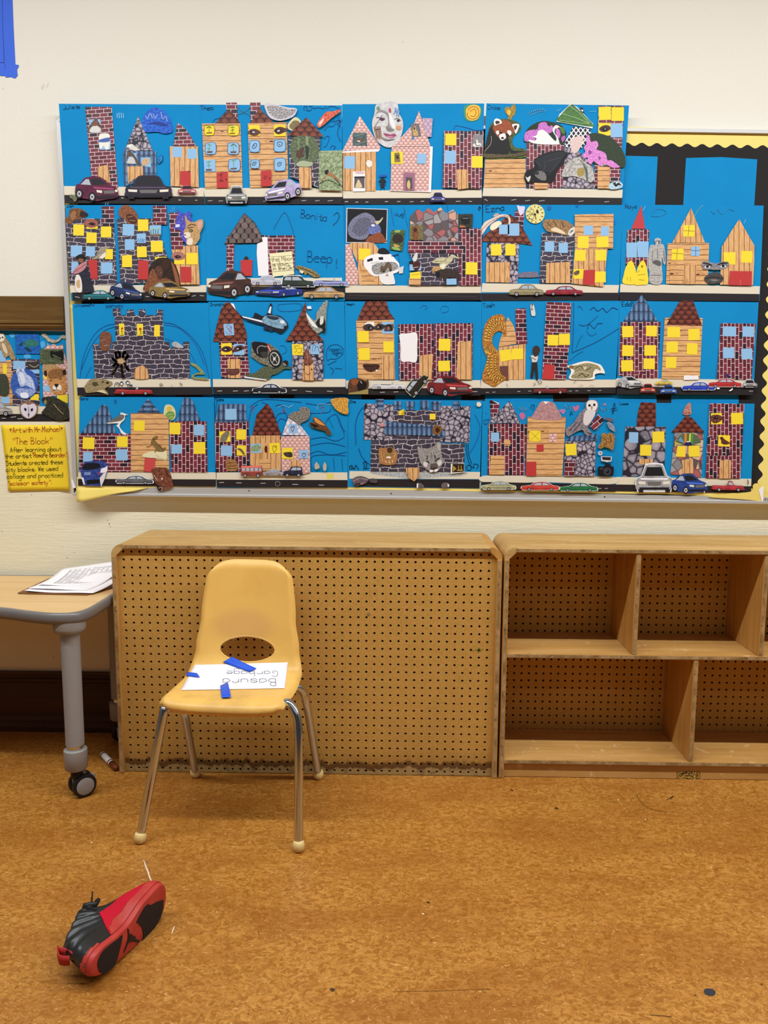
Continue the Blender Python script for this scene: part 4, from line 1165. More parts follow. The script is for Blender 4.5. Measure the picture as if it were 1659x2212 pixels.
collage('collage with two plank houses, brick chimneys and a lilac car tipped on the road', (430, 210, 5.184), [(431, 226), (738.6, 228), (739.6, 441.5), (442.5, 441.5)], '''
sidewalk_strip S 50,1018 1605,1020 1605,1118 65,1115
road_strip D 65,1115 1605,1120 1605,1200 70,1200 ; c9c4be 100,1160 150,1155 150,1160 100,1166 ; c9c4be 220,1162 270,1158 270,1163 220,1168 ; c9c4be 720,1165 770,1155 770,1160 720,1171 ; c9c4be 1150,1158 1200,1155 1200,1160 1150,1164 ; c9c4be 1300,1160 1350,1155 1350,1160 1300,1166 ; c9c4be 1440,1160 1500,1155 1500,1160 1440,1166
text 1f2f63 52 20,150 -3 Theo
draw 3f86a0 /9 440,110 500,170 565,120 ; 3f86a0 /8 420,200 500,180 580,205 ; 123a70 /5 150,285 180,250 240,230 300,160
draw 123a8a /5 1180,150 1175,110 1210,110 1205,150 1250,150 1270,110 1230,105 ; 123a8a /5 1280,130 1340,120 1400,130 1420,100 ; 123a8a /5 1430,130 1470,105 1520,110 1580,140 ; 123a8a /5 1400,380 1450,330 1500,330 1540,270 1490,280 ; 123a8a /5 1400,480 1430,440 1460,450 1430,540 1400,560 ; 123a8a /5 1470,580 1490,545 1530,560 1500,590 ; 123a8a /6 1560,230 1580,300 1550,400 1585,500 ; 123a8a /6 1545,260 1590,270 1550,300 1580,330
chimney BRL 305,65 425,62 440,295 380,295 310,200
gable_roof SCU 340,135 465,292 180,297
wood_wall WDH 35,298 465,296 490,1010 330,1025 70,1028
chimney BRL 572,65 690,63 692,160 580,290
gable_roof SCU 672,122 835,285 580,295
wood_wall WDH 548,293 985,283 1000,915 760,1015 572,1018
paper_window Y 60,320 175,320 172,430 62,432 ; 5b4a1e /5 66,325 168,326 166,425 68,426 66,325 ; 4f8a2e /7 115,345 117,395 ; 4f8a2e /9 90,350 115,335 140,350 ; 8a5a2a 85,400 145,395 150,410 85,412
paper_window Y 328,320 450,318 448,432 328,435 ; 5b4a1e /5 334,325 444,324 442,426 334,428 334,325 ; 4f8a2e /7 380,330 376,395 ; 4f8a2e /9 355,345 395,340 ; 4f8a2e /9 360,375 395,370 ; 8a5a2a 345,405 405,402 405,416 345,418
paper_window B 70,515 190,512 192,642 75,645 ; 3a3f7a /5 76,520 184,518 186,636 80,638 76,520 ; 5aa06a /7 120,525 115,605 ; 5aa06a /9 100,530 140,545 ; 5aa06a /8 100,580 125,585 ; 6b4a3a 92,610 155,608 150,628 95,630
paper_window B 322,515 445,515 448,645 325,642 ; 3a3f7a /5 328,520 440,520 442,638 330,636 328,520 ; 5aa06a /7 385,535 390,610 ; 5aa06a /9 360,555 390,530 425,560 ; 6b4a3a 355,612 420,610 418,630 355,630
paper_window B 58,708 185,705 188,838 62,838 ; 5aa06a /7 115,720 112,800 ; 5aa06a /9 90,735 135,725 ; 5aa06a /8 95,765 130,770 ; 6b4a3a 80,810 145,808 145,828 82,830
paper_window B 335,700 460,698 462,828 335,828 ; 3a3f7a /5 340,705 454,704 456,822 340,822 340,705 ; 5aa06a /7 390,705 392,790 ; 5aa06a /9 370,720 415,710 ; 6b4a3a 355,800 425,795 425,812 355,815
paper_door R 200,850 325,840 328,1018 205,1022 ; 4a1d1d /6 250,860 252,930 ; 4a1d1d /8 230,880 270,870 ; 4a1d1d 232,935 275,935 275,948 232,948 ; 3a1515 o 307,926 7,10
win Y 562,318 685,440
eye_cutout 4a2620+7a4a3c*4 ~ 548,400 590,365 650,365 692,400 650,435 590,435 ; 1a0d0c o 610,400 35,20 ; cfc4bd ~ 595,400 612,388 635,400 615,408
win Y 842,318 972,445
eye_cutout 3a1d19+6a3a2e*4 ~ 843,380 890,342 945,345 990,375 940,410 880,422 ; 150a0a o 890,385 40,20 ; cfc4bd ~ 875,385 900,372 910,388 885,395
paper_window B 565,488 680,488 682,622 568,620 ; 26345a /5 575,497 672,497 674,613 576,611 575,497 ; 15182a /6 600,575 612,540 640,525 648,550 625,580 605,578 ; 15182a o 620,550 5,8
paper_window B 840,480 968,478 972,615 842,618 ; 26345a /5 850,490 960,488 962,606 850,608 850,490 ; 15182a /6 880,540 885,512 925,510 935,540 905,560 882,548 ; 15182a o 905,537 5,6
paper_window B 578,705 678,702 680,805 580,805 ; 26345a /5 588,714 670,712 672,796 588,796 588,714 ; 15182a /6 598,765 615,735 645,738 625,768 602,770 ; 15182a o 620,750 5,6
paper_window B 842,688 970,686 972,830 845,832 ; 26345a /5 852,698 962,696 963,820 853,822 852,698 ; 15182a /6 880,770 890,740 925,742 910,775 885,778 ; 15182a o 902,755 6,6
paper_door R 697,830 812,826 814,1003 698,1005 ; 4a1d1d /5 730,915 740,890 760,900 745,925 732,915 ; 3a1515 o 795,916 8,10
dome_cutout cfc8cc ~ 740,80 850,90 1000,125 1075,130 1100,155 1060,225 960,265 880,270 800,240 755,170 ; 2a2529+d8d2d2*5 ~ 765,110 860,105 1000,145 1085,145 1050,205 950,250 880,250 815,215 775,160
paper_shape d8cf9c ~ 1002,305 1080,232 1145,285 1120,360 1050,385 1000,360 ; 8f7f55+6a5a3c*3 ~ 1015,330 1070,270 1130,290 1110,345 1045,370
gable_roof SCU 1205,235 1395,445 1330,460 985,435
stone_wall DST 1005,450 1360,458 1340,1020 1020,900
photo_cutout 46523c+6d7a56*2 ~ 1020,590 1060,470 1180,440 1300,470 1345,600 1320,710 1240,790 1140,790 1060,720 ; 7d8a64 1110,470 1125,470 1130,640 1118,640 ; 8a946c 1195,450 1225,450 1230,620 1210,640 ; 2a2f26 ~ 1195,560 1230,570 1225,690 1205,690 ; 3a231b+6b4434*3 ~ 1090,640 1120,600 1165,570 1180,600 1160,640 1185,665 1130,690 1100,680 ; a9b08e ~ 1090,760 1160,720 1280,740 1300,710 1260,780 1130,785
paper_door WDV 1118,792 1255,795 1265,1025 1130,1025
photo_cutout 6d7f55+aab58e*1.5 1345,610 1605,605 1605,1055 1345,1048 ; 9fae82 /10 1350,650 1420,700 1500,640 1600,690 ; 9fae82 /10 1350,780 1420,840 1480,800 1600,860 ; 55653f /12 1350,980 1450,940 1600,1010 ; 1e1512 ~ 1408,840 1430,822 1455,835 1440,875 1415,870 ; a66f48 ~ 1440,870 1475,850 1570,930 1585,955 1500,905 1450,890 ; a66f48 /10 1370,950 1420,890 ; 3a241a /8 1520,915 1585,990
fruit_cutout c5402e+e07a5a*2 ~ 1325,310 1370,240 1430,175 1500,170 1585,148 1570,185 1480,250 1400,320 1350,350 1330,340 ; f0c9b8 ~ 1345,300 1390,250 1400,265 1360,330
car front 8b8a86 312,1005 542,1200 b:d9d7d3
car q b7a7cf 735,935 1150,1175 r-10 f
''', 2)
collage('collage with a large grey-white face between two pink scalloped houses and an orange sun', (730, 210, S50), [(739, 225), (1046, 223.5), (1040.7, 441.7), (741, 441.7)], '''
sidewalk_strip S 50,1018 1560,1000 1562,1095 58,1105
road_strip D 52,1100 1562,1092 1562,1165 55,1165 ; c9c4be 75,1132 110,1130 110,1137 75,1140 ; c9c4be 190,1137 220,1135 220,1142 190,1144 ; c9c4be 300,1137 330,1135 330,1142 300,1144 ; c9c4be 510,1132 545,1130 545,1137 510,1140 ; c9c4be 640,1132 680,1130 680,1136 640,1139 ; c9c4be 780,1135 820,1131 820,1137 780,1141 ; c9c4be 900,1130 935,1127 935,1133 900,1137 ; c9c4be 1280,1130 1330,1128 1330,1134 1280,1137 ; c9c4be 1420,1128 1455,1132 1455,1138 1420,1134
sun_drawing 3b8f6a ~ 1370,100 1430,80 1520,85 1560,130 1540,230 1460,265 1390,250 1365,180 ; f0bb3a ~ 1395,125 1450,85 1525,95 1548,150 1520,230 1460,255 1405,235 1390,180 ; c97a1e /8 1410,140 1460,105 1520,125 1525,200 1470,240 1415,220 1405,170 ; c97a1e /7 1430,160 1480,130 1500,170 1480,210 1440,205
draw 1d6fb5 /7 1260,350 1280,310 1400,330 1500,360 1580,355
paper_strip W 40,590 460,560 440,592 45,615
gable_roof SCP 238,205 465,545 445,565 50,585 ; f0ece9 232,215 238,215 236,330 229,330
photo_window 3a4a50+5d6f6c*2 162,388 312,385 318,532 160,530 ; 6b4a33 ~ 195,465 230,450 265,465 290,480 240,490 ; e6e2dc ~ 205,475 240,475 235,490 ; 8fa08c /5 185,430 300,390 ; 8fa08c /4 200,520 310,480
wood_wall WDV 52,605 415,592 410,1022 55,1015
win B 68,642 185,778
paper_shape e9e3dc ~ 305,715 330,685 365,700 370,740 340,765 315,745
photo_window efeae8 162,810 295,805 297,1025 162,1028 ; d9b8b8 ~ 190,815 240,808 285,815 285,835 200,835 ; 5b5458 180,870 290,872 290,990 175,985 ; c9a872+e6d2a8*4 ~ 190,980 205,930 222,895 245,930 262,980 ; 1d1a1c 178,865 292,862 292,880 178,880
small_figure 141722 ~ 440,925 465,890 505,888 525,930 510,925 505,895 470,895 455,925 ; 141722 o 485,910 24,24 ; 141722 465,930 505,930 505,985 465,985 ; 141722 /8 468,980 465,1008 ; 141722 /8 500,980 505,1005 ; 141722 /7 465,945 450,955 ; 141722 /7 505,945 520,955 ; 1a58a8 450,845 530,842 530,868 452,872
paper_strip W 995,538 1030,540 1010,1035 565,1022 568,1000 985,1015
gable_roof SCP 880,152 1005,535 590,540 700,425 830,280
scalloped_wall SCP 585,545 1000,540 985,1022 570,1018
mask_cutout c3bfbd+d8d5d2*1.2 ~ 410,95 470,60 545,50 640,65 665,180 700,250 708,330 680,440 620,520 555,552 480,525 420,470 380,370 372,270 395,190 ; 8d8886 ~ 400,200 440,150 500,150 550,190 560,300 590,350 560,375 520,350 545,290 535,210 480,170 430,180 ; 7b7674 ~ 520,320 535,370 560,380 610,370 600,350 560,340 ; e9e7e5 ~ 555,160 600,250 625,340 590,330 560,250 ; b04f74 ~ 497,398 540,400 570,410 610,398 635,420 590,448 540,440 510,420 ; 6a3048 /5 500,405 560,422 632,420 ; d88aa8 ~ 530,428 600,430 570,445 ; 5a2444 ~ 455,235 490,228 510,245 480,262 455,250 ; 17151c ~ 640,255 665,248 668,268 645,272 ; 6b6664 /7 420,225 460,228 510,240 ; 6b6664 /6 615,245 650,238 685,262 ; 2a2a30 /4 400,330 480,200 ; 5a8fc8 /9 630,130 612,185 ; 5a8fc8 /9 650,140 635,210 ; 5a8fc8 /9 665,150 660,215 ; 5a8fc8 /9 620,120 640,180 ; d9925f ~ 635,325 660,315 688,330 670,360 645,355 ; 5a9a6a ~ 420,120 440,105 455,130 435,145 ; b03a5a ~ 555,130 568,125 578,155 565,175 552,155 ; 8b8482 ~ 480,440 540,460 620,455 560,475 500,470
photo_window 8a6a5c+b0907e*3 385,330 462,318 482,455 415,465 ; 3a2a22 /5 415,355 425,445 ; 3a2a22 /5 445,350 455,440 ; 2a1d18 400,355 460,345 462,352 402,362
photo_window 6f6a70 790,295 880,290 905,430 805,435 ; a8814a+d8b878*4 ~ 815,340 830,318 848,330 850,360 865,375 870,420 825,425 812,385 ; 4a2f1c o 830,345 10,14
tail_drawing 3a7fb0 800,440 830,432 820,465 805,470
chimney LAM 918,232 1028,235 1015,435 965,438 920,300
win Y 577,595 705,728
photo_window 6a5434+9a8252*3 612,610 665,605 680,710 615,712 ; 2a2018 /6 625,640 670,635 ; 2a2018 o 645,660 14,16
win B 860,618 955,728
paper_door a06a80 712,822 835,825 832,1015 712,1012 ; 4f4a50 740,872 805,868 808,1000 740,1000 ; 8a6a72 740,872 775,865 812,870 800,885 ; d8b87a ~ 755,990 750,940 768,905 785,940 780,995
brick_wall BRV 1152,372 1582,375 1558,998 1135,990
win Y 1165,402 1285,528 ; B 1160,590 1275,728 ; Y 1452,645 1570,772
photo_window 8a8486 1468,412 1582,415 1560,550 1452,545 ; e8e4dc ~ 1465,520 1500,500 1500,470 1515,470 1520,500 1550,510 1550,540 1480,545 ; 2a2426 /7 1490,500 1500,530 1545,530
paper_door WDV 1285,792 1410,790 1415,995 1300,1008
car front 2f2f7a 1005,1040 1165,1150
''', 1)
collage('collage with a red panda, a swan among flowers and a black bat', (1035, 210, S50), [(1050.5, 223.5), (1358.8, 228), (1343.3, 442), (1042.6, 441.7)], '''
sidewalk_strip S 45,980 1558,1005 1552,1095 35,1075
road_strip D 35,1075 1552,1098 1548,1168 30,1165 ; c9c4be /6 60,1110 90,1125 ; c9c4be /5 350,1120 400,1112 ; c9c4be /5 500,1128 550,1120 ; c9c4be /5 650,1130 710,1122 ; c9c4be /5 1080,1135 1130,1128 ; c9c4be /5 1360,1140 1410,1135
text 1f4f83 44 95,132 2 Chloe
draw 5aa6d8 /10 530,180 600,150 690,130 ; 5aa6d8 /10 560,195 640,165 715,150 ; 5aa6d8 /8 840,155 890,130 ; 5aa6d8 /8 1200,160 1270,155
paper_flower b8922e+8a6a1e*3 ~ 275,130 310,105 345,120 350,90 385,85 398,130 385,190 360,215 345,245 310,240 318,210 290,180 ; e0b840 ~ 300,150 330,140 345,165 330,195 305,185
wood_wall WDH 65,680 505,672 505,980 48,985
panda_cutout 35421f+5a6a33*2 ~ 55,590 95,390 130,290 200,245 300,240 400,265 450,310 440,370 375,430 360,500 400,550 500,570 508,660 380,668 150,680 60,670 ; 17120f ~ 60,590 95,400 130,320 200,300 300,420 330,520 320,610 260,630 120,625 ; 17120f ~ 330,520 360,580 480,590 490,610 420,620 340,610 ; 7a3a1c+b05a2c*4 ~ 145,330 180,290 230,255 300,255 350,285 385,330 370,390 330,430 270,460 210,440 170,390 ; efe8e2 ~ 165,310 160,260 185,235 230,250 245,285 200,300 ; efe8e2 ~ 355,305 390,292 432,300 425,345 395,400 375,345 ; 3a1d12 ~ 180,295 180,262 215,265 220,285 ; 3a1d12 ~ 375,320 410,310 400,350 385,360 ; efe8e2 ~ 180,380 205,365 215,400 195,410 ; efe8e2 ~ 215,425 240,400 280,400 290,440 260,470 230,465 ; efe8e2 ~ 300,375 335,365 350,395 330,420 ; 17100e o 235,392 16,10 20 ; 17100e ~ 285,400 320,410 315,440 295,440 ; 120c0b o 252,448 16,12 ; 6b5c3c+4a4028*3 ~ 50,625 130,620 300,628 480,600 510,625 380,650 150,665 60,660 ; 6a8a3a /8 380,655 440,662 500,650 ; c9c0b0 /4 130,430 125,510 60,590
brick_wall BRV 515,490 922,490 910,985 512,992
flower_dome 2a3a22+1a2416*3 ~ 485,480 490,420 530,340 620,280 700,262 800,275 890,310 935,370 942,430 910,505 700,515 560,500 500,490 ; b05ab0+d88ad0*3 ~ 490,470 500,390 560,360 630,350 650,290 720,275 750,320 790,310 800,370 740,400 660,390 620,420 600,470 530,485 ; b05ab0+d88ad0*3 ~ 830,340 870,360 880,420 860,450 838,420 ; b05ab0 ~ 890,440 930,420 930,460 900,490 ; 4f7a3a ~ 870,330 920,340 925,400 895,390 ; efece6 ~ 575,430 620,420 640,370 690,360 740,395 800,460 830,480 835,440 800,380 800,340 830,308 865,320 850,340 825,345 818,390 850,440 868,500 850,518 660,515 560,495 535,465 600,475 620,450 ; d8b060 865,318 885,335 860,335
stone_tower STN 925,555 1050,560 1235,750 1248,995 905,985 920,760
lattice_roof LAT 1020,320 1200,350 1215,400 1160,500 1110,560 1020,560 925,545 935,480 ; c9a8a0+f0d8d0*5 ~ 990,480 1060,430 1130,440 1110,520 1060,600 1010,600
leaf_cutout e9ece6 990,78 1060,110 1235,295 1228,345 1060,310 835,270 870,190 ; 3f6a34+55803f*1.5 ~ 990,88 1050,115 1225,290 1215,325 1040,300 845,262 880,200 ; 9fc08a /6 1190,290 1050,230 890,180 ; 9fc08a /6 1190,290 1100,190 985,100 ; 9fc08a /5 1180,295 1040,275 870,255 ; 9fc08a /5 1195,285 1150,220 1110,170
bird_cutout 1a181c ~ 1090,130 1115,115 1130,150 1140,185 1120,175 1100,160 ; efecec ~ 1105,140 1125,145 1125,160 1108,155
brick_tower BRH 1295,98 1570,98 1525,930 1460,940 1245,990 1250,760 1285,400
win Y 1295,110 1428,252 ; Y 1435,115 1568,262 ; Y 1292,285 1422,420 ; B 1425,295 1553,440
eye_cutout 2e1d18+5a3d30*4 ~ 1298,350 1340,315 1400,312 1425,345 1385,378 1330,382 ; 0d0908 o 1360,352 30,18 ; b8a8a0 o 1365,350 8,6
photo_cutout 1f2a18+35452a*4 ~ 1165,420 1250,395 1350,410 1450,460 1530,550 1580,650 1580,750 1530,770 1430,760 1240,720 1180,520 ; c56ab8+e89ad8*3 ~ 1160,480 1170,415 1195,430 1210,490 1270,480 1290,530 1270,570 1320,590 1370,620 1390,690 1430,690 1500,740 1520,765 1440,768 1380,740 1330,755 1280,730 1240,700 1210,735 1170,700 1175,660 1130,670 1125,620 1150,600 1135,550 1160,520 ; 8f3f8a ~ 1190,580 1220,600 1200,630 1180,610 ; 8f3f8a ~ 1290,650 1320,660 1300,690 ; 5a8a3a ~ 1340,735 1370,740 1350,755
bell_cutout 9a9690+c9c5bd*2 ~ 890,855 940,730 1010,680 1080,655 1130,700 1190,740 1235,800 1245,890 1220,925 1185,920 1170,860 1165,910 1040,865 940,870 ; b8a05a+8a7a3a*4 ~ 1060,800 1100,770 1140,790 1140,840 1100,870 1065,850 ; 6d6a62 /6 1020,700 940,850 ; 6d6a62 /6 1080,680 1160,760 1175,900 ; 55605a ~ 1120,720 1170,800 1175,905 1160,905 1150,820
bat_cutout 0d0c0f ~ 590,690 660,640 760,600 880,585 945,605 940,660 900,740 850,800 820,890 780,930 700,940 600,935 520,935 490,900 490,850 520,800 580,780 600,740 ; 23242a ~ 610,690 760,620 920,600 880,700 800,800 740,820 680,800 650,760 ; 4a4d55 /5 720,700 700,790 650,810 ; 4a4d55 /5 740,700 880,660 940,610 ; 4a4d55 /5 600,690 640,730 660,790 ; 4a4d55 /4 880,680 800,790 750,850 ; 55524f+8a8784*4 ~ 600,830 640,805 700,820 725,860 720,905 680,910 640,890 610,865 ; 2a282a o 620,830 28,20 ; d8d2c8 ~ 500,865 520,880 550,860 555,880 535,925 515,905
paper_door WDH 595,935 745,940 742,998 598,1000
paper_door WDH 1282,760 1415,765 1412,998 1280,998
fish_cutout 8fb8c8+c9dfe6*3 ~ 1405,960 1440,930 1520,925 1552,950 1545,985 1480,1005 1410,1000 ; 141418 ~ 1450,940 1475,930 1480,950 1510,935 1540,965 1510,960 1480,980 1460,960
''', 2)
collage('collage of dark stone houses with a purple cougar and a kitten, second row left', (130, 430, S50), [(141, 443), (444, 443), (446.7, 650), (153.5, 650)], '''
sidewalk_strip S 105,935 1588,935 1588,1020 115,1020
road_strip D 130,1015 1592,1012 1592,1105 135,1105 ; c9c4be /6 165,1060 210,1070 ; c9c4be /6 930,1058 970,1060 ; c9c4be /6 1430,1055 1470,1048 ; c9c4be /6 1520,1048 1560,1052
text 1f2f63 30 75,90 0 Zion
draw 5aa6d8 /6 490,65 500,40 ; 5aa6d8 /6 515,65 525,40 ; 5aa6d8 /6 1215,140 1225,90 ; 5aa6d8 /6 1235,130 1245,85
stone_wall DST 58,215 585,212 622,930 105,935
chimney BRL 452,82 582,80 590,300 465,300
dog_cutout 5a3a22+8a5a32*2 ~ 60,210 95,190 105,120 160,100 230,108 280,140 305,175 260,205 190,225 150,230 130,270 80,265 55,250 ; 2a1a10 ~ 230,130 285,150 300,180 250,200 215,180 ; 9a6a3c ~ 115,160 160,130 170,190 140,230 115,200 ; 1a110b o 290,170 14,14
win Y 145,278 262,398
win Y 290,290 410,325
eye_cutout 8a4a3c+a8685a*3 ~ 262,265 290,225 350,218 405,240 410,290 360,312 300,305 ; 3a1d16 ~ 310,270 345,255 390,275 350,290 ; 120c0a o 350,273 16,14
win Y 288,365 400,480 ; Y 445,300 558,418 ; B 118,505 242,628 ; B 282,518 382,622 ; Y 490,545 575,655 ; B 125,685 230,810 ; B 445,690 572,812
bird_cutout 8b8070+b0a590*2 ~ 345,655 400,600 430,545 470,525 540,530 500,548 505,590 480,640 460,655 420,650 ; e6ded0 ~ 430,640 490,580 500,600 480,640 ; b08a50 /6 465,655 480,680 ; 5f564a /6 360,645 430,590
paper_door R 305,662 405,660 412,870 340,870
person_cutout 1d1c2a+2c2b3c*2 ~ 200,640 270,650 300,740 330,850 372,985 350,1010 250,1015 235,900 190,860 170,845 210,790 ; 1a1413 ~ 170,640 200,610 240,600 270,620 285,645 240,655 ; 8a5a3c ~ 205,650 255,655 250,690 215,690 ; e6ddd0 ~ 165,870 200,820 235,880 240,1005 180,1000 ; c9a87a ~ 180,900 215,880 220,960 190,960
lips_cutout b5767a+c98a8c*3 ~ 140,800 180,740 240,700 285,680 295,720 250,780 190,810 150,815 ; 7a3f48 /6 145,800 210,760 290,705
stone_wall DST 622,215 1020,212 1170,640 1160,900 660,930
chimney BRL 1010,75 1155,75 1165,280 1020,280
mask_cutout 6b3a22+9a5f3a*3 ~ 640,150 660,95 710,68 770,85 830,150 855,230 850,270 800,300 750,275 710,225 660,200 ; 4a2616 ~ 720,190 760,160 820,200 840,250 800,285 750,250 ; b07a4a /7 740,200 790,190 ; b07a4a /7 760,235 820,240
win Y 848,225 962,350 ; B 683,275 808,400
paper_window B 975,290 1100,285 1100,395 980,395 ; 3a6a2a /7 990,340 992,385 ; 3a6a2a /7 1015,335 1017,385 ; 3a6a2a /7 1040,335 1042,385 ; 3a6a2a /7 1068,335 1066,385 ; a8c83a /9 1010,330 1025,320 ; a8c83a /9 1065,330 1080,322 ; 8a7a6a 980,382 1100,380 1100,398 980,398
paper_window B 835,380 935,375 935,480 838,482 ; 1f5a9a /6 850,470 855,435 ; 1f5a9a /6 870,470 880,432 ; 1f5a9a /6 890,470 900,435 ; 1f5a9a /6 905,468 918,440 ; 4a3a35 838,485 935,482 935,500 838,505
win B 708,440 812,556 ; Y 840,520 945,635 ; Y 990,458 1120,578 ; Y 678,612 785,742 ; Y 1035,632 1160,700
paper_door R 850,668 965,672 962,878 852,875
photo_cutout 1a100c+3a2214*2 ~ 910,995 960,850 975,740 1060,650 1180,645 1250,700 1290,830 1310,960 1250,960 1100,930 ; 6b3c22+8f5636*2 ~ 915,990 970,830 1010,760 1040,800 1080,870 1150,860 1230,900 1260,950 1100,940 1000,985 ; 8f5636 ~ 1210,680 1250,740 1290,850 1300,950 1270,940 1240,820 ; 4a2a1c+6f4530*3 ~ 1030,780 1060,735 1100,740 1120,790 1110,850 1085,865 1050,830 ; 3a2116 ~ 1110,690 1150,660 1190,680 1190,750 1150,780 1120,750 ; 0d0807 o 1050,795 9,6 ; 0d0807 o 1090,800 9,6 ; e6dcd0 o 1093,799 3,3 ; 2a1410 /5 1070,845 1100,848
brick_tower BRL 1185,155 1280,150 1340,300 1340,548 1215,548
wood_wall WDV 1215,552 1340,550 1340,512 1500,508 1520,930 1310,932 1300,830 1240,660
cougar_cutout 3a3a9a+5a5ac8*2 ~ 1275,105 1310,150 1370,160 1400,140 1430,155 1420,200 1450,260 1400,320 1380,480 1330,440 1310,380 1320,350 1250,325 1235,300 1260,270 1265,200 1285,180 ; d8d8ec ~ 1250,285 1300,280 1300,305 1260,310 ; 14143a ~ 1315,215 1345,222 1330,235 ; e6e6f8 o 1332,224 6,5 ; 23236a ~ 1240,290 1255,285 1258,300 1245,305 ; d8d8ec /3 1305,420 1340,400
kitten_cutout a8804f+cfa872*3 ~ 1360,180 1400,240 1460,255 1500,235 1550,228 1558,300 1525,370 1520,430 1470,500 1380,500 1375,430 1350,400 1350,350 1370,300 ; e8d8c4 ~ 1355,370 1410,370 1420,410 1380,430 1355,415 ; e8d8c4 ~ 1390,440 1440,430 1440,495 1385,495 ; d8a090 ~ 1500,255 1545,240 1540,300 1510,340 1500,300 ; 3f2c1a ~ 1405,340 1440,335 1445,358 1415,362 ; b8c060 o 1424,350 11,9 ; 120d08 o 1424,350 5,8 ; 5f4426 /7 1390,300 1430,280 1480,290 ; 5f4426 /6 1385,320 1450,310 ; a05a50 o 1362,392 9,7
win Y 1245,650 1358,712
eye_cutout 9a5f55+b87f70*3 ~ 1212,620 1250,582 1310,580 1358,605 1355,650 1300,668 1240,660 ; 3a1d18 ~ 1245,632 1280,612 1325,635 1280,650 ; 100a09 o 1282,632 17,15 ; d8c8c0 o 1288,628 4,4
win Y 1375,590 1500,715
paper_door R 1312,740 1428,742 1430,905 1318,905
car side 1f6a70 258,992 600,1105
car q 1d2f5c 548,910 900,1105 r8
car q 8a6f3a 970,895 1412,1090
''', 1)
collage('collage with a brown hexagon-shingled roof and seven cars piled along the street', (435, 430, 5.1046), [(444, 443), (743.5, 443.7), (745, 649.4), (446.8, 650)], '''
sidewalk_strip S 60,875 1550,868 1555,960 60,970
road_strip D 540,965 1585,975 1585,1040 520,1060
text 1c5f96 88 1095,205 8 Bonita .72
draw 26406e /6 1460,180 1500,150 1520,190 1495,250 1450,290 ; 26406e /4 800,330 860,220 920,150 970,230 1020,390
text 14599c 118 1170,695 2 Beep .68
draw 1f4f8a /8 1492,665 1490,720 ; 1f4f8a /10 1490,745 1492,760
brick_arch BRH 280,415 320,405 720,400 720,420 365,500 355,800 280,790
paper_strip W 620,430 735,420 742,850 630,850 612,600
brick_wall BRH 730,405 1030,402 1030,850 745,850
gable_roof 2a2020 475,155 590,260 660,390 678,470 620,490 255,498 300,420
hex HEX 0,0 1,1
paper_door R 435,675 565,670 560,850 440,850 ; 2a2325 ~ 472,655 495,632 520,650 515,670 480,672
sticky_note efe6b4 750,605 1000,578 1025,830 790,860 ; 8a8a80 /4 765,640 1005,625 ; 8a8a80 /4 775,720 1015,705 ; 8a8a80 /4 785,805 1020,785 ; 8a8a80 /4 855,635 862,700 ; 8a8a80 /4 920,630 930,690 ; 8a8a80 /4 850,730 860,790 ; 8a8a80 /4 935,730 945,785
text 77776e 48 772,692 -4 the_Moon
text 77776e 42 782,745 -4 is_down
text 77776e 42 790,790 -4 in_the_Sky
lizard_cutout 6b5a35+a8905a*3 ~ 1040,755 1075,735 1150,755 1230,785 1310,850 1250,865 1200,840 1170,820 1150,845 1120,800 1085,825 1080,790 ; e6dcb8 ~ 1085,790 1130,800 1110,825 ; 2a2216 /6 1070,755 1180,795 1280,845 ; 2a2216 o 1062,748 6,5
car q 4a2a22 75,790 560,1095 f
cone_cutout 8f2f2e+a84340*2 294,765 340,955 215,930 245,860 ; d8c8c4 /5 294,765 342,955 216,932 294,765
car side b9b8c6 560,845 880,960 b:e6e6ea
car q 22338a 600,960 1120,1080 f
car suv 2f3b30 895,850 1250,990 b:e9e9e9
car conv 7f86b8 1245,855 1615,975 b:e9e9e9
car side b08a5a 1130,965 1580,1110
''', 2)
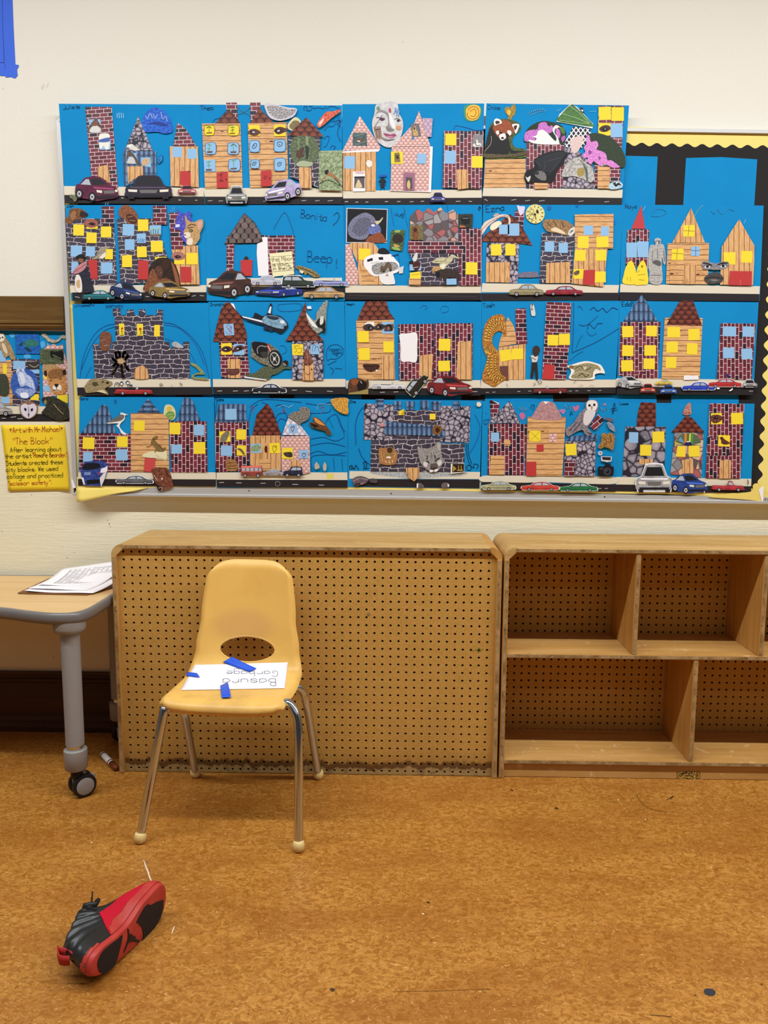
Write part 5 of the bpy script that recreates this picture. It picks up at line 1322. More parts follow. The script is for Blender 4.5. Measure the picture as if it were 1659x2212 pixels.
collage('collage with a shaggy-crested dark bird, a white space shuttle with a kitten and pink-grey stones', (735, 430, 5.1046), [(744, 443), (1041.6, 442), (1039.6, 648.5), (744.4, 648)], '''
sidewalk_strip S 55,952 1555,958 1552,1035 58,1035
road_strip D 52,1032 1555,1038 1552,1115 50,1110 ; 4a3f3d /5 100,1060 500,1070 900,1060 1500,1080
draw 0c5f9f /5 40,70 45,470 ; 0c5f9f /5 560,100 590,300 ; 0c5f9f /5 640,560 650,700 ; 0c5f9f /5 420,500 440,620 ; 0c5f9f /5 700,90 740,300 ; 0c5f9f /5 1180,70 1190,150
text 1f3f73 44 610,195 -8 Hug
draw 1f3f73 /6 710,125 712,170 ; 1f3f73 /8 1520,115 1535,85 1545,100 1530,125
photo_cutout efefef 70,100 522,112 512,485 65,482 ; 0f0d10 78,106 516,118 506,478 72,476 ; 5a5a6e+8f8fa8*4 ~ 85,320 120,240 180,190 280,150 370,200 390,260 350,300 330,360 300,420 250,450 160,440 100,400 ; 3a3a4a+7a7a90*5 ~ 130,330 200,230 290,200 340,250 320,330 260,400 180,400 ; 4a5690+7a86b8*3 ~ 320,310 380,280 430,290 450,360 420,380 340,390 310,370 ; 7a3a22+9a5534*3 ~ 290,475 310,420 370,390 440,370 490,430 500,480 ; e8e4f4 o 362,290 20,15 ; c9c0a0 ~ 385,245 430,240 465,205 470,215 440,260 400,285 ; 1a1a2a /5 340,275 395,280
scalloped_wall SCP 58,500 100,500 195,800 195,948 60,945
wood_wall WDV 95,500 130,482 370,485 425,555 470,945 205,948 190,700
paper_door WDH 235,740 380,740 378,945 238,945
win Y 205,548 332,672
shuttle_cutout efecec ~ 258,690 290,640 400,605 540,602 620,680 650,720 640,800 560,830 480,840 370,850 300,790 265,740 ; 17151a ~ 415,600 430,555 480,540 530,570 545,605 480,612 ; 17151a 295,670 355,650 360,680 300,695 ; 17151a 420,645 470,640 475,670 430,672 ; c9c6c0+3a3638*5 ~ 350,740 450,700 600,700 640,760 560,800 440,830 370,820 ; d8d8b8 /9 340,710 420,690 ; d6d2ce 640,760 700,740 690,820 650,825
pen_drawing 1f2f6a 560,628 640,605 645,612 575,636
kitten_cutout e9e4e0 ~ 440,790 470,720 520,700 560,720 572,790 590,850 605,930 570,942 480,940 440,900 430,850 ; 4f3c2c+77604a*3 ~ 440,790 455,730 480,745 520,702 555,715 572,780 545,800 530,760 505,780 490,810 455,805 ; 17110f o 482,800 11,9 ; 17110f o 556,790 11,9 ; c98a88 o 517,832 9,8 ; b0a49e /5 500,850 517,843 535,850
photo_cutout 2a3020+5f7a3a*3 565,345 715,342 685,578 545,558 ; 1a1512+3a2a20*4 ~ 575,440 600,390 680,400 690,470 640,490 590,480 ; c99a5a ~ 590,500 640,510 650,530 600,530 ; 8fb060 ~ 600,350 660,345 650,370 610,370 ; 8fb060 ~ 570,530 640,540 660,570 590,560
coloured_stone_wall CST 770,195 850,110 912,150 975,100 1030,150 1105,95 1165,160 1245,115 1282,160 1300,180 1300,465 915,465 770,300
photo_cutout 5a5030+8a7a4a*3 765,295 910,290 912,455 765,450 ; 5f3418+8f5a2c*3 ~ 805,445 790,340 815,305 850,310 860,400 850,450 ; 3a1d0d o 825,345 18,26
photo_cutout 1d1f1a+3a3f30*3 1300,170 1460,165 1455,320 1305,320 ; 0d0d0f ~ 1330,230 1360,195 1410,200 1430,240 1410,280 1350,275 ; 8a8a92 /7 1350,215 1410,215 ; b06a3a 1315,290 1380,300 1375,318 1315,318
brick_wall BRV 1310,330 1470,325 1562,330 1552,955 1310,955
brick_wall BRH 750,462 1355,475 1360,600 750,592
stone_wall DST 760,598 1310,605 1300,950 890,955 885,880
bird_cutout d8d5d0 ~ 795,670 830,600 850,600 850,650 830,690
win Y 1380,700 1510,835
photo_window B 765,700 890,690 890,790 765,790 ; 4a1d16 ~ 800,710 850,690 885,710 870,770 840,795 805,770 ; e0d8d0 /5 805,760 860,752 ; 1a0d0b ~ 760,690 800,690 800,720 765,720
paper_window Y 770,815 885,800 890,880 765,885 ; c9b020 /10 790,840 870,830
paper_door WDH 757,880 890,878 885,955 755,950
heron_cutout b0a880+d0c8a4*2 ~ 1015,690 1090,650 1190,645 1225,615 1260,625 1310,665 1250,650 1230,690 1180,730 1150,775 1110,775 1090,740 1100,715 1030,710 ; 8a8460 /6 1030,690 1130,690 1180,650 ; e6e0c4 ~ 1100,730 1160,720 1140,770 1110,770
squirrel_cutout a8804a+c9a068*3 ~ 1010,770 1060,740 1105,760 1090,800 1040,800 1020,830 1015,790
cow_cutout 2a1f1a+3f302a*3 ~ 1045,825 1080,790 1170,778 1290,790 1305,860 1290,940 1270,940 1265,880 1190,875 1165,950 1145,950 1140,880 1080,860 1055,855 ; 120d0b ~ 1045,830 1075,800 1100,830 1080,862
win B 1170,882 1280,948
''', 1)
collage('collage with a pale clock face above a cat lying on a dark stone tower', (1030, 430, S50), [(1043.5, 442), (1345.3, 442), (1336.3, 650), (1039, 650)], '''
sidewalk_strip S 60,915 1545,935 1530,1018 50,1012
road_strip D 48,1025 1540,1018 1540,1100 50,1105
text 1a2a5a 72 105,145 -6 Ezra
draw 0a5fa8 ~ 770,80 805,80 800,115 770,118 ; 0a5fa8 ~ 1070,70 1105,72 1085,92 ; 0a6fb8 ~ 1480,230 1510,240 1500,275 1485,268
chimney BRL 418,125 520,122 500,320 470,330 410,200
smoke_cutout d8d0e6 ~ 435,70 470,80 520,85 505,150 470,180 450,130
cobble_wall STN 108,478 462,475 440,915 95,905
gable_roof SCU 358,165 430,220 505,330 602,505 470,485 60,462 70,400 180,320 300,210
fish_skeleton e2cdbd ~ 30,380 50,310 90,250 160,215 240,175 310,170 355,195 365,250 345,350 325,350 345,240 320,200 250,205 180,250 120,300 80,360 45,400 ; efe2c0 ~ 145,330 155,280 230,240 270,265 240,300 180,340 ; 9a6a6a /5 60,330 120,270 200,220 300,185 350,205 ; 9a6a6a /4 175,225 195,250 ; 9a6a6a /4 215,205 232,232 ; 9a6a6a /4 255,190 265,215 ; 9a6a6a /4 300,180 302,205 ; c9a890 ~ 175,190 205,160 240,165 210,190
win B 240,280 350,385 ; B 335,268 460,400 ; Y 152,492 265,615 ; Y 308,490 418,615
paper_door WDV 100,690 360,685 358,908 98,905
stone_path 5a5468+8a8498*4 430,820 500,795 650,788 680,850 600,855 440,855
clock_cutout e3d78c o 632,165 103,105 ; 4a3f20 /5 560,170 632,165 ; 2a2416 /9 632,170 640,225 ; 2a2416 o 628,170 13,13 ; 8a7c40 /4 570,130 600,115 620,140 600,155 575,150 570,130 ; 8a7c40 /5 590,225 620,235 ; 8a7c40 /4 565,195 600,170 620,195 600,220 568,210 565,195 ; 2a2416 ~ 640,140 655,115 670,150 655,160 ; 2a2416 /6 625,75 627,92 ; 2a2416 /6 670,85 662,100 ; 2a2416 /6 700,110 690,122 ; 2a2416 /6 718,150 702,155 ; 2a2416 /6 715,195 700,190 ; 2a2416 /6 690,235 680,222 ; 2a2416 /6 640,260 638,245 ; 2a2416 /6 590,250 598,235 ; 2a2416 /6 555,225 568,215 ; 2a2416 /6 540,185 556,182 ; 2a2416 /6 545,135 560,142 ; 2a2416 /6 580,95 590,108
stone_wall DST 705,368 1055,390 1025,915 680,915 690,640
cat_cutout 7a5a3a+b08a5c*3 ~ 712,275 745,225 850,225 960,235 1030,280 1055,310 1060,360 1000,400 960,395 900,380 860,370 800,365 750,345 ; e6d0a8 ~ 800,340 850,310 930,350 960,385 870,365 ; 4a3522 /8 760,260 800,300 ; 4a3522 /8 830,240 860,290 ; 4a3522 /8 920,250 940,310 ; d8d4cc ~ 985,380 1010,330 1060,305 1080,330 1040,390 1010,405 ; 5a6a4a ~ 1000,375 1030,340 1045,350
win B 735,465 838,575 ; B 885,480 985,588
paper_door WDV 752,698 1005,685 1015,915 748,915
wood_wall WDV 1062,545 1415,545 1370,955 1025,920
wood_wall WDH 1060,172 1480,165 1475,540 1060,545
win B 1155,292 1258,395 ; B 1342,302 1432,402 ; Y 1092,408 1210,535 ; Y 1295,412 1425,528 ; Y 1060,555 1178,675 ; Y 1285,555 1400,672 ; Y 1045,765 1165,870 ; Y 1272,790 1395,908
rock_cutout 4a3a30+7a6552*3 ~ 1048,810 1070,785 1108,780 1105,815 1070,832
paper_door R 1155,775 1280,770 1275,935 1145,932
car side 8a7f5c 355,925 720,1065
car side 8f2430 745,945 1145,1055
''', 2)
collage('collage with a red pointed roof, grey statue and eyes, right end of second row', (1330, 430, 5.0426), [(1345, 442), (1649.7, 444), (1641, 650.5), (1338, 649)], '''
sidewalk_strip S 52,925 1570,950 1565,1038 45,1018
road_strip D 42,1015 1565,1035 1565,1112 40,1105
text 1a2a6a 46 105,105 -3 Maya
draw 2a9ad8 /7 400,150 450,110 530,120 540,160 450,190 390,180 ; 2a9ad8 /7 1040,130 1070,160 1110,110 1150,160 1230,110 1290,130 ; 6ab6e0 /9 860,180 900,120 945,70 ; 6ab6e0 /7 295,130 320,80 ; 6ab6e0 /6 1395,270 1415,220
brick_tower BRV 125,335 365,330 345,770 300,750 105,720 110,600
paper_roof bf3d42 275,72 320,325 168,325
win B 115,475 235,638 ; B 232,462 355,635
paper_bush Y ~ 80,920 85,830 110,740 160,670 200,720 220,800 225,920 ; a89a20 /5 120,850 130,890 ; a89a20 /5 155,850 160,900
paper_bush Y ~ 205,930 220,820 240,740 285,672 320,700 345,800 350,920 280,935 ; 8a8420 /5 235,800 260,780 ; 8a8420 /5 240,830 320,820 ; 8a8420 /5 250,880 310,885 ; 7a741a o 285,735 10,14
statue_cutout 9a9690+c2beb8*3 ~ 420,445 450,425 490,440 490,490 515,495 535,570 540,700 520,710 505,640 500,720 500,915 370,915 365,800 350,720 360,560 385,500 430,500 ; 6d6a66 ~ 430,460 480,455 475,490 440,490 ; 6d6a66 /6 400,560 395,680 ; 6d6a66 /6 450,540 455,650 ; 5a5754 ~ 395,690 440,665 490,690 480,730 440,720 ; d8d5d0 ~ 440,470 455,465 455,498 445,498 ; 6d6a66 /7 520,560 530,680 ; 77746f /5 385,830 490,830 ; d8d5d0 /5 380,890 495,890
wood_wall WDV 818,100 970,478 612,478
wood_wall WDH 562,485 1015,480 1000,930 545,925
paper_window Y 733,288 857,285 855,412 733,410 ; 8a6a1a /5 795,288 785,410 ; 8a6a1a /5 735,345 855,352
paper_window Y 608,548 735,545 732,668 606,665 ; 8a6a1a /5 668,548 660,665 ; 8a6a1a /5 610,590 732,600
paper_window B 818,520 912,520 910,622 816,620 ; 26466a /5 868,520 866,620 ; 26466a /5 820,562 910,565
paper_door WDV 735,715 878,720 860,930 735,930
paper_door WDH 590,700 740,712 720,928 582,925
wood_wall WDV 1340,222 1510,520 1490,940 1130,935 1150,520 1280,310
win Y 1170,582 1298,715 ; Y 1360,568 1480,695
paper_door R 1235,785 1478,790 1475,945 1225,940 ; e07a78 /4 1350,880 1350,945
eyes_cutout 6d6a6c+9a9698*3 ~ 935,690 1010,685 1080,705 1160,685 1225,692 1215,740 1160,770 1080,775 1010,770 945,765 ; 2a282a /12 945,700 1000,708 1040,725 ; 2a282a /12 1105,720 1150,702 1210,700 ; e6e4e4 ~ 955,740 990,715 1030,740 990,755 ; 141316 o 992,736 17,16 ; e6e4e4 ~ 1125,738 1165,712 1200,735 1160,750 ; 141316 o 1163,732 17,16 ; 3a383a /6 955,738 990,713 1030,740 ; 3a383a /6 1125,738 1165,710 1202,733
mouth_cutout 35302e+55504c*3 ~ 958,870 990,830 1070,795 1130,815 1168,865 1140,910 1060,930 990,915 ; 1a1716 /7 965,870 1060,855 1165,870 ; 7a736f ~ 1020,880 1080,875 1110,890 1060,900
''', 1)
collage('collage of a dark stone castle with a tarantula and a toad', (140, 640, S50), [(156.3, 657), (450, 654.3), (459, 853), (167.5, 854)], '''
sidewalk_strip S 130,898 1580,898 1585,985 138,990
road_strip D 140,990 1600,985 1605,1070 142,1080
text 1f4f93 34 110,118 -3 williammark
text 1f4f93 44 450,122 -2 conway
draw 1c4f9a /5 165,890 210,640 320,420 440,325 545,300 ; 1c4f9a /5 185,790 290,540 420,380 550,330 ; 1c4f9a /5 1075,285 1200,310 1380,440 1500,620 1570,890 ; 1c4f9a /4 1080,310 1250,350 1420,520 1515,740 ; 1c4f9a /4 225,890 290,760 ; 1c4f9a /4 1090,460 1200,500 1350,600 1420,720
castle_wall DST 522,135 605,130 608,205 680,205 675,148 752,145 757,205 808,205 806,142 875,142 880,205 1003,205 998,150 1068,148 1065,250 1080,495 1140,495 1142,555 1290,555 1288,495 1352,492 1362,898 328,895 308,520 370,515 375,560 520,560 515,495 555,495 545,220 530,215
paper_window Y 590,298 648,298 650,425 595,425 ; b0401a o 625,352 11,16 25 ; 3a3a1a /4 622,370 625,400 ; 3a3a1a /4 610,385 640,380 ; 3a3a1a /4 625,400 612,422 ; 3a3a1a /4 625,400 640,420
paper_window Y 785,298 852,302 852,430 790,428 ; b0401a o 823,358 15,16 ; 3a3a1a /4 825,375 827,400 ; 3a3a1a /4 815,385 848,390 ; 3a3a1a /4 827,400 815,422 ; 3a3a1a /4 827,400 842,418
paper_window Y 975,312 1035,312 1035,438 972,436
rock_cutout 5f3626+8a5a40*3 ~ 382,490 390,415 430,382 490,395 510,440 505,520 475,590 410,590 385,550 ; b08a6a /6 400,480 440,470 ; c9a88a /5 430,540 470,530
shell_cutout b0b4b4 ~ 1168,520 1185,497 1225,500 1285,545 1290,560 1240,562 1180,545 ; 7a8080 /5 1190,510 1180,540 ; 7a8080 /5 1210,505 1205,548
tarantula_cutout a8845a+d0b088*4 ~ 560,700 590,670 640,665 665,690 650,730 610,745 570,735 ; 3f2c18+6b4d2c*4 /26 575,680 560,640 555,605 ; 3f2c18 /26 600,670 600,620 580,600 ; 4a351c /26 635,670 640,620 670,605 ; 4a351c /26 655,690 690,650 680,640 ; 4a351c /24 570,710 540,690 520,670 ; 4a351c /24 590,735 560,790 515,860 ; 4a351c /26 620,740 625,810 640,890 ; 4a351c /24 650,725 680,780 700,800 ; 3f2c18 /22 575,725 545,740 530,760
paper_door WDV ~ 765,895 762,810 800,765 850,755 895,790 908,840 905,895
snake_cutout 6f7a4a+9aa070*3 ~ 1362,725 1410,730 1460,765 1510,820 1520,850 1440,850 1405,870 1440,880 1530,885 1568,905 1540,912 1440,905 1390,895 1385,860 1430,835 1470,825 1430,780 1380,748
toad_cutout 7d6c4c+a8956c*3 ~ 215,990 240,950 280,905 350,892 440,905 515,930 510,960 460,990 440,1010 470,1040 475,1072 440,1060 380,1040 300,1045 240,1050 225,1020 ; 1d160d o 468,940 16,12 ; 4f4428 ~ 300,950 340,930 370,960 330,980 ; d8c9a0 ~ 350,1030 420,1020 460,1055 400,1045 ; 4f4428 o 420,930 14,10
stick_figures 1a2a5a /6 570,960 580,940 600,955 585,985 ; 1a2a5a /6 545,985 555,945 575,935 ; 1a2a5a o 622,945 18,20 ; efe8dc o 622,952 12,12 ; 1a2a5a /5 625,965 628,1010 ; 1a2a5a o 688,938 22,20 ; efe8dc o 690,943 14,12 ; 1a2a5a /6 690,960 690,1010 ; 1a2a5a 700,962 740,960 740,978 705,975
draw 9a958c /7 1040,945 1065,960 1045,975 1035,955 ; 9a958c /6 1160,960 1168,970 ; 9a958c /7 1250,940 1275,955 1260,970
car conv 9a2a2a 555,960 955,1080
''', 2)
collage('collage with a jet aeroplane and a motorcycle between two red-roofed houses', (440, 640, S50), [(450, 652), (744, 651), (747, 852), (459.5, 852)], '''
sidewalk_strip S 100,900 1540,898 1545,985 102,985
road_strip D 100,985 1545,985 1545,1065 105,1062 ; c9c4be /6 150,1030 200,1028 ; c9c4be /6 320,1030 370,1028 ; c9c4be /6 440,1030 490,1026 ; c9c4be /6 960,1020 1010,1018 ; c9c4be /6 1110,1030 1170,1036 ; c9c4be /6 1340,1030 1400,1034
text 2a4a7a 32 75,105 -2 Grandin
draw 1c5a9a /4 810,90 1040,80 1040,150 830,160 810,90 ; 1c5a9a /4 830,540 880,540 900,600 850,630 ; 1c4f8a /5 1340,700 1335,600 1370,540 1450,525 1515,570 1510,630 1440,680 1380,680 1345,700 ; 1c4f8a /7 1350,745 1440,700 ; 1c4f8a /5 1370,770 1410,800 1390,850 ; 1c4f8a /5 1430,780 1500,790
text 1c4f8a 40 1365,600 -5 Happy
text 1c4f8a 34 1400,635 -5 Night
paper_scrap W 275,75 325,80 340,115 350,155 310,110
brick_wall BRH 165,490 470,490 500,850 440,890 195,890
gable_roof SCU 240,65 285,70 350,150 405,210 440,310 470,425 468,492 105,492 140,330 190,140
paper_window B 215,302 325,298 335,422 228,428 ; a06a9a /5 240,340 270,310 300,340 280,370 310,400 260,410 240,380 ; a06a9a /5 250,320 290,390 305,330 260,360
win Y 192,510 308,635 ; B 330,518 445,638
eye_cutout 3a1f1a+5f3a30*3 ~ 188,578 230,545 285,548 312,580 270,605 220,603 ; 0e0807 o 248,576 30,17 ; c9bcb4 o 240,578 13,7
eye_cutout 3a1f1a+5f3a30*3 ~ 322,590 350,545 410,532 448,565 400,590 345,605 ; 0e0807 o 385,568 32,18 ; c9bcb4 o 372,570 13,7
paper_door WDV 260,682 398,682 400,890 268,888
mouth_cutout 4f2a24+6f4038*3 ~ 248,795 320,790 388,788 385,840 330,860 270,850 ; 8a5a50 /6 258,808 320,812 382,805
aeroplane_cutout 1a1c26 ~ 405,210 530,235 560,180 640,215 690,190 720,88 745,95 742,195 830,215 905,280 915,340 850,405 800,390 770,375 740,375 655,360 650,320 430,240 ; e9eaee 415,215 700,280 690,300 430,232 ; e9eaee 700,180 725,110 738,115 728,190 ; 5f86a0+8fb0c4*1.5 ~ 640,245 690,210 800,220 880,265 905,320 860,355 760,335 650,290 ; 2a3440 ~ 690,215 780,222 820,235 790,260 710,245 ; dfe6ec ~ 830,270 870,265 880,290 850,300 ; 17181d ~ 870,330 905,320 910,345 880,355 ; 1f2a4a ~ 430,245 640,300 620,310 450,258 ; 1f2a4a ~ 660,330 690,330 690,365 655,355 ; 1f2a4a ~ 710,350 750,350 745,385 715,375
motorcycle_cutout 8a8570+5a5648*2 525,490 700,510 800,570 850,660 850,740 770,780 620,730 515,655 ; 16151a ~ 530,500 700,520 690,620 640,670 560,620 ; c9c7c4 /8 590,620 585,570 620,540 680,550 ; 9a3a20 ~ 685,530 720,530 740,600 720,610 ; d0cecb /9 700,540 770,680 ; 16151a o 780,680 72,98 -15 ; b9b6ae o 775,680 52,76 -15 ; 2a2828 o 772,680 42,62 -15 ; d8d6d2 o 770,680 14,18 ; d8d6d2 /4 745,640 800,720 ; d8d6d2 /4 800,640 745,725 ; 3a3836 ~ 620,610 700,610 690,660 640,660
soldier_cutout 3a4230+6a7050*4 ~ 450,855 560,830 640,770 720,765 770,790 840,745 900,770 950,760 945,790 880,790 800,840 740,860 690,905 ; 1a1a18 ~ 860,710 900,695 920,720 910,755 890,735 865,720 ; a87a5a ~ 862,722 890,735 900,755 870,750 ; e6e4e0 450,870 690,905 680,915 440,885
cobble_wall STN 965,490 1300,485 1300,912 965,905
gable_roof SCU 1108,62 1120,180 1180,350 1305,480 890,485 980,350 1050,200
eagle_cutout 6d7066+a8aa9c*3 ~ 1110,170 1150,220 1215,265 1230,180 1280,100 1320,55 1350,60 1335,160 1330,280 1325,370 1310,415 1290,380 1240,405 1180,350 1130,270 ; 17181a ~ 1220,290 1260,240 1310,240 1325,330 1280,350 1240,330 ; e6e6dc ~ 1115,185 1160,240 1240,340 1190,330 1140,260 ; d8d8cc ~ 1270,230 1300,225 1300,290 1265,310 ; 1a1a1a ~ 1290,345 1325,340 1318,400 1300,400
paper_scrap W 1122,112 1165,108 1175,138 1130,140
paper_window Y 960,520 1082,522 1080,642 965,640 ; a08a1a /5 980,575 1000,560 1010,600 990,610 ; a08a1a /5 1020,570 1060,565 1060,610 1025,615 ; 7a6a1a /5 980,545 1040,540
paper_window B 1162,528 1260,522 1258,632 1165,630 ; 5a6a8a /5 1180,600 1190,540 1215,540 1205,600 ; 5a6a8a /5 1215,560 1240,545 1250,600
paper_door WDV 1080,690 1190,690 1200,915 1075,912 ; 2a1810 o 1090,795 6,12 ; 2a1810 o 1175,795 6,12 ; 6a3a1a /5 1108,830 1135,855 1165,830
nose_cutout 6b3a2c+8f5a46*2 ~ 1098,600 1120,585 1145,600 1165,660 1192,710 1170,745 1120,755 1085,735 1095,680 ; 3a1c14 o 1110,740 13,7 ; 3a1c14 o 1155,738 13,7 ; b07a60 /8 1122,610 1135,690
car side 1d1b22 538,950 895,1065 b:e9e9ec
''', 1)
collage('collage with a bison and a plank house wearing two eyes and a smile', (735, 640, 5.1046), [(745, 651), (1040.6, 651.8), (1037.7, 854.5), (747, 852.6)], '''
sidewalk_strip S 65,930 1542,925 1548,1010 68,1018
road_strip D 60,1018 1545,1012 1545,1095 62,1085 ; c9c4be /6 440,1060 490,1058 ; c9c4be /6 590,1056 640,1052 ; c9c4be /6 1460,1052 1510,1050
text 1a2a5a 28 70,100 0 Amari
draw 1a7ac0 /5 880,130 920,100 960,120 930,150 ; 1a7ac0 /5 1100,160 1130,110 1190,120 1180,170 1120,180
wood_wall WDH 175,272 592,258 605,925 470,920 198,930 190,700
gable_roof SCU 280,55 505,52 545,180 602,250 380,258 185,270 235,150
paper_scrap W 270,305 300,285 375,285 375,345 290,350
win B 460,285 588,412
photo_cutout 4a3a3a+7a6258*3 490,315 585,305 590,345 575,385 480,385 ; 1a1416 ~ 500,330 530,308 565,320 575,370 550,380 545,340 520,335 505,375 ; 8a5a44 ~ 512,345 535,335 550,355 540,378 518,372 ; 1f2a5a 495,375 560,378 560,386 490,386
eyes_cutout 2a201f+4a3a38*3 ~ 250,345 275,315 330,305 378,335 420,300 480,315 495,335 460,370 400,372 375,365 340,380 280,378 ; 0a0808 o 325,348 24,18 ; 0a0808 o 435,340 24,18 ; b8aeb0 o 335,352 9,7 ; b8aeb0 o 420,342 9,7
win Y 190,385 315,508 ; Y 475,498 590,620 ; Y 202,572 326,705
mouth_cutout 35180f+55302a*3 ~ 250,755 340,750 430,755 420,800 350,830 285,815 ; 1a0b08 /6 260,768 340,772 425,765
paper_scrap W 385,815 412,808 408,840 395,825
paper_door WDV 465,660 600,660 605,918 455,918
brick_wall BRV 640,310 1030,305 1030,928 650,925
brick_wall BRV 1040,300 1460,298 1455,918 1030,920
note_sheet f0ecea ~ 655,425 740,412 842,408 848,560 840,720 750,720 672,712 668,560
win Y 1085,470 1215,602 ; Y 1080,712 1208,828
paper_door WDV 880,655 1022,635 1005,920 960,925 865,870
paper_door WDV 1295,500 1448,502 1450,920 1280,918
bison_cutout 3a2418+6a432a*3 ~ 85,1000 100,930 150,905 220,905 270,930 310,925 310,1000 260,1050 200,1075 100,1075 ; 17100c ~ 190,960 240,930 290,960 280,1020 240,1050 200,1040 ; 9a8a50 200,1050 310,1020 310,1080 90,1082 95,1065 ; d8d0c0 /7 225,940 238,960 ; 8a4f2c ~ 120,930 180,912 200,950 150,990
car conv c9c6c8 355,930 725,1035 b:d8d6d8
car suv 2a2317 715,900 980,1050 r-52 b:c9c2a0
car q 7a1f1f 958,878 1452,1110
''', 2)
collage('collage with a big corn-brown hook shape, a standing person and a coiled snake', (1030, 640, S50), [(1041, 651), (1340, 650), (1329, 850), (1038, 852)], '''
sidewalk_strip S 45,905 1520,905 1510,990 42,998
road_strip D 40,998 1510,990 1508,1055 42,1068 ; c9c4be /5 100,1045 130,1044 ; c9c4be /5 170,1042 200,1040 ; c9c4be /5 440,1035 470,1033 ; c9c4be /5 560,1030 590,1029 ; c9c4be /5 1000,1030 1030,1029 ; c9c4be /5 1070,1028 1100,1027 ; c9c4be /5 1200,1026 1230,1025 ; c9c4be /5 1320,1024 1350,1022
text 1f3f73 46 72,125 -6 Tash
draw 1c4a8a /6 1053,70 1050,300 1035,612 ; 1c4a8a /6 1035,612 1290,500 1540,350 ; 1c4a8a /7 1230,150 1270,120 1310,160 1370,130 1410,175 1470,125 1530,145 ; 1c4a8a /5 1095,120 1120,110 1150,150 ; 1c4a8a /5 1110,310 1170,320 1240,280 1310,215 ; 1c4a8a /6 1200,360 1220,300 1275,350 1310,300 1365,295 ; 1c4a8a /4 1080,560 1110,480 1150,420 ; 1c4a8a /4 1190,380 1240,430 1300,400 ; 1c4a8a /4 1010,700 1080,640 1150,600 ; 1c4a8a /4 1280,860 1350,840 1390,860
wood_wall WDV 235,555 530,515 525,905 340,908 240,800
wood_wall WDH 335,225 400,320 420,400 430,515 235,552 255,460 290,380
brick_tower BRL 418,135 530,130 545,510 428,520
paper_window Y 242,590 365,575 385,690 260,712
paper_window Y 378,572 502,565 503,685 372,688
paper_door 6b4238 245,760 340,755 342,915 260,905
corn_cutout 8a5220+c98a35*2 ~ 60,480 75,350 130,245 210,200 295,215 320,360 310,440 260,380 200,400 165,470 180,540 215,580 240,640 235,760 270,850 322,890 250,940 190,980 120,950 60,910 70,820 110,680 80,600 65,540 ; e0b050 /16 90,480 110,350 170,260 280,250 ; e0b050 /16 120,480 140,380 200,300 300,300 ; e0b050 /14 150,480 170,400 220,340 300,345 ; e0b050 /14 80,560 140,590 210,600 ; e0b050 /14 90,600 150,630 ; e0b050 /16 130,650 110,760 150,880 230,940 ; e0b050 /16 165,650 150,760 190,860 270,910 ; e0b050 /14 200,660 200,760 240,850 300,885
woman_figure d8d2c8 ~ 580,110 600,75 620,105 635,205 595,210 585,150 ; 6a5a50 o 602,90 10,16 ; 3a3432 /6 598,105 592,150 610,140
man_figure 2a2420 ~ 600,715 650,715 662,900 640,900 622,780 610,880 582,880 590,800 ; d8cfc4 ~ 585,650 610,640 660,645 655,700 640,715 600,715 595,690 ; 2a1d18+4a352a*3 ~ 603,580 620,545 660,540 683,570 675,610 655,650 625,655 608,625 ; 8a6a55 /9 590,665 640,690
brick_tower@-3 BRH 758,62 1025,75 1010,400 990,620 968,905 840,905 705,900 735,400
win Y 765,420 882,535 ; Y 888,408 1008,530
paper_door R 730,740 845,745 832,905 705,900
snake_cutout efeadd ~ 978,760 1040,740 1120,715 1200,705 1300,730 1350,755 1388,835 1340,835 1280,850 1270,900 1130,905 1000,895 1020,830 1010,790 ; 6a6244+b8ac80*5 ~ 1000,770 1100,745 1190,725 1280,740 1330,770 1340,810 1290,790 1260,830 1250,880 1150,895 1020,885 1060,810 ; 2a2418 /6 1060,790 1120,760 1180,800 1240,770 ; 2a2418 /6 1100,870 1140,840 1180,875 1220,845 ; d8cfa8 ~ 1150,770 1190,770 1170,800 ; 8a6a3a o 1025,768 28,18 ; efe6c0 /5 1040,850 1130,820 1230,850
draw 6a6258 /5 320,950 335,980 ; 6a6258 /5 615,940 632,955 610,972 ; 6a6258 /5 660,930 690,915 700,940 675,950 660,930 ; 6a6258 /5 1050,940 1070,920 ; b06a5a /4 1110,965 1150,970 ; b06a5a /4 1220,965 1270,972
car conv 6a2420 615,955 975,1068 f
''', 1)
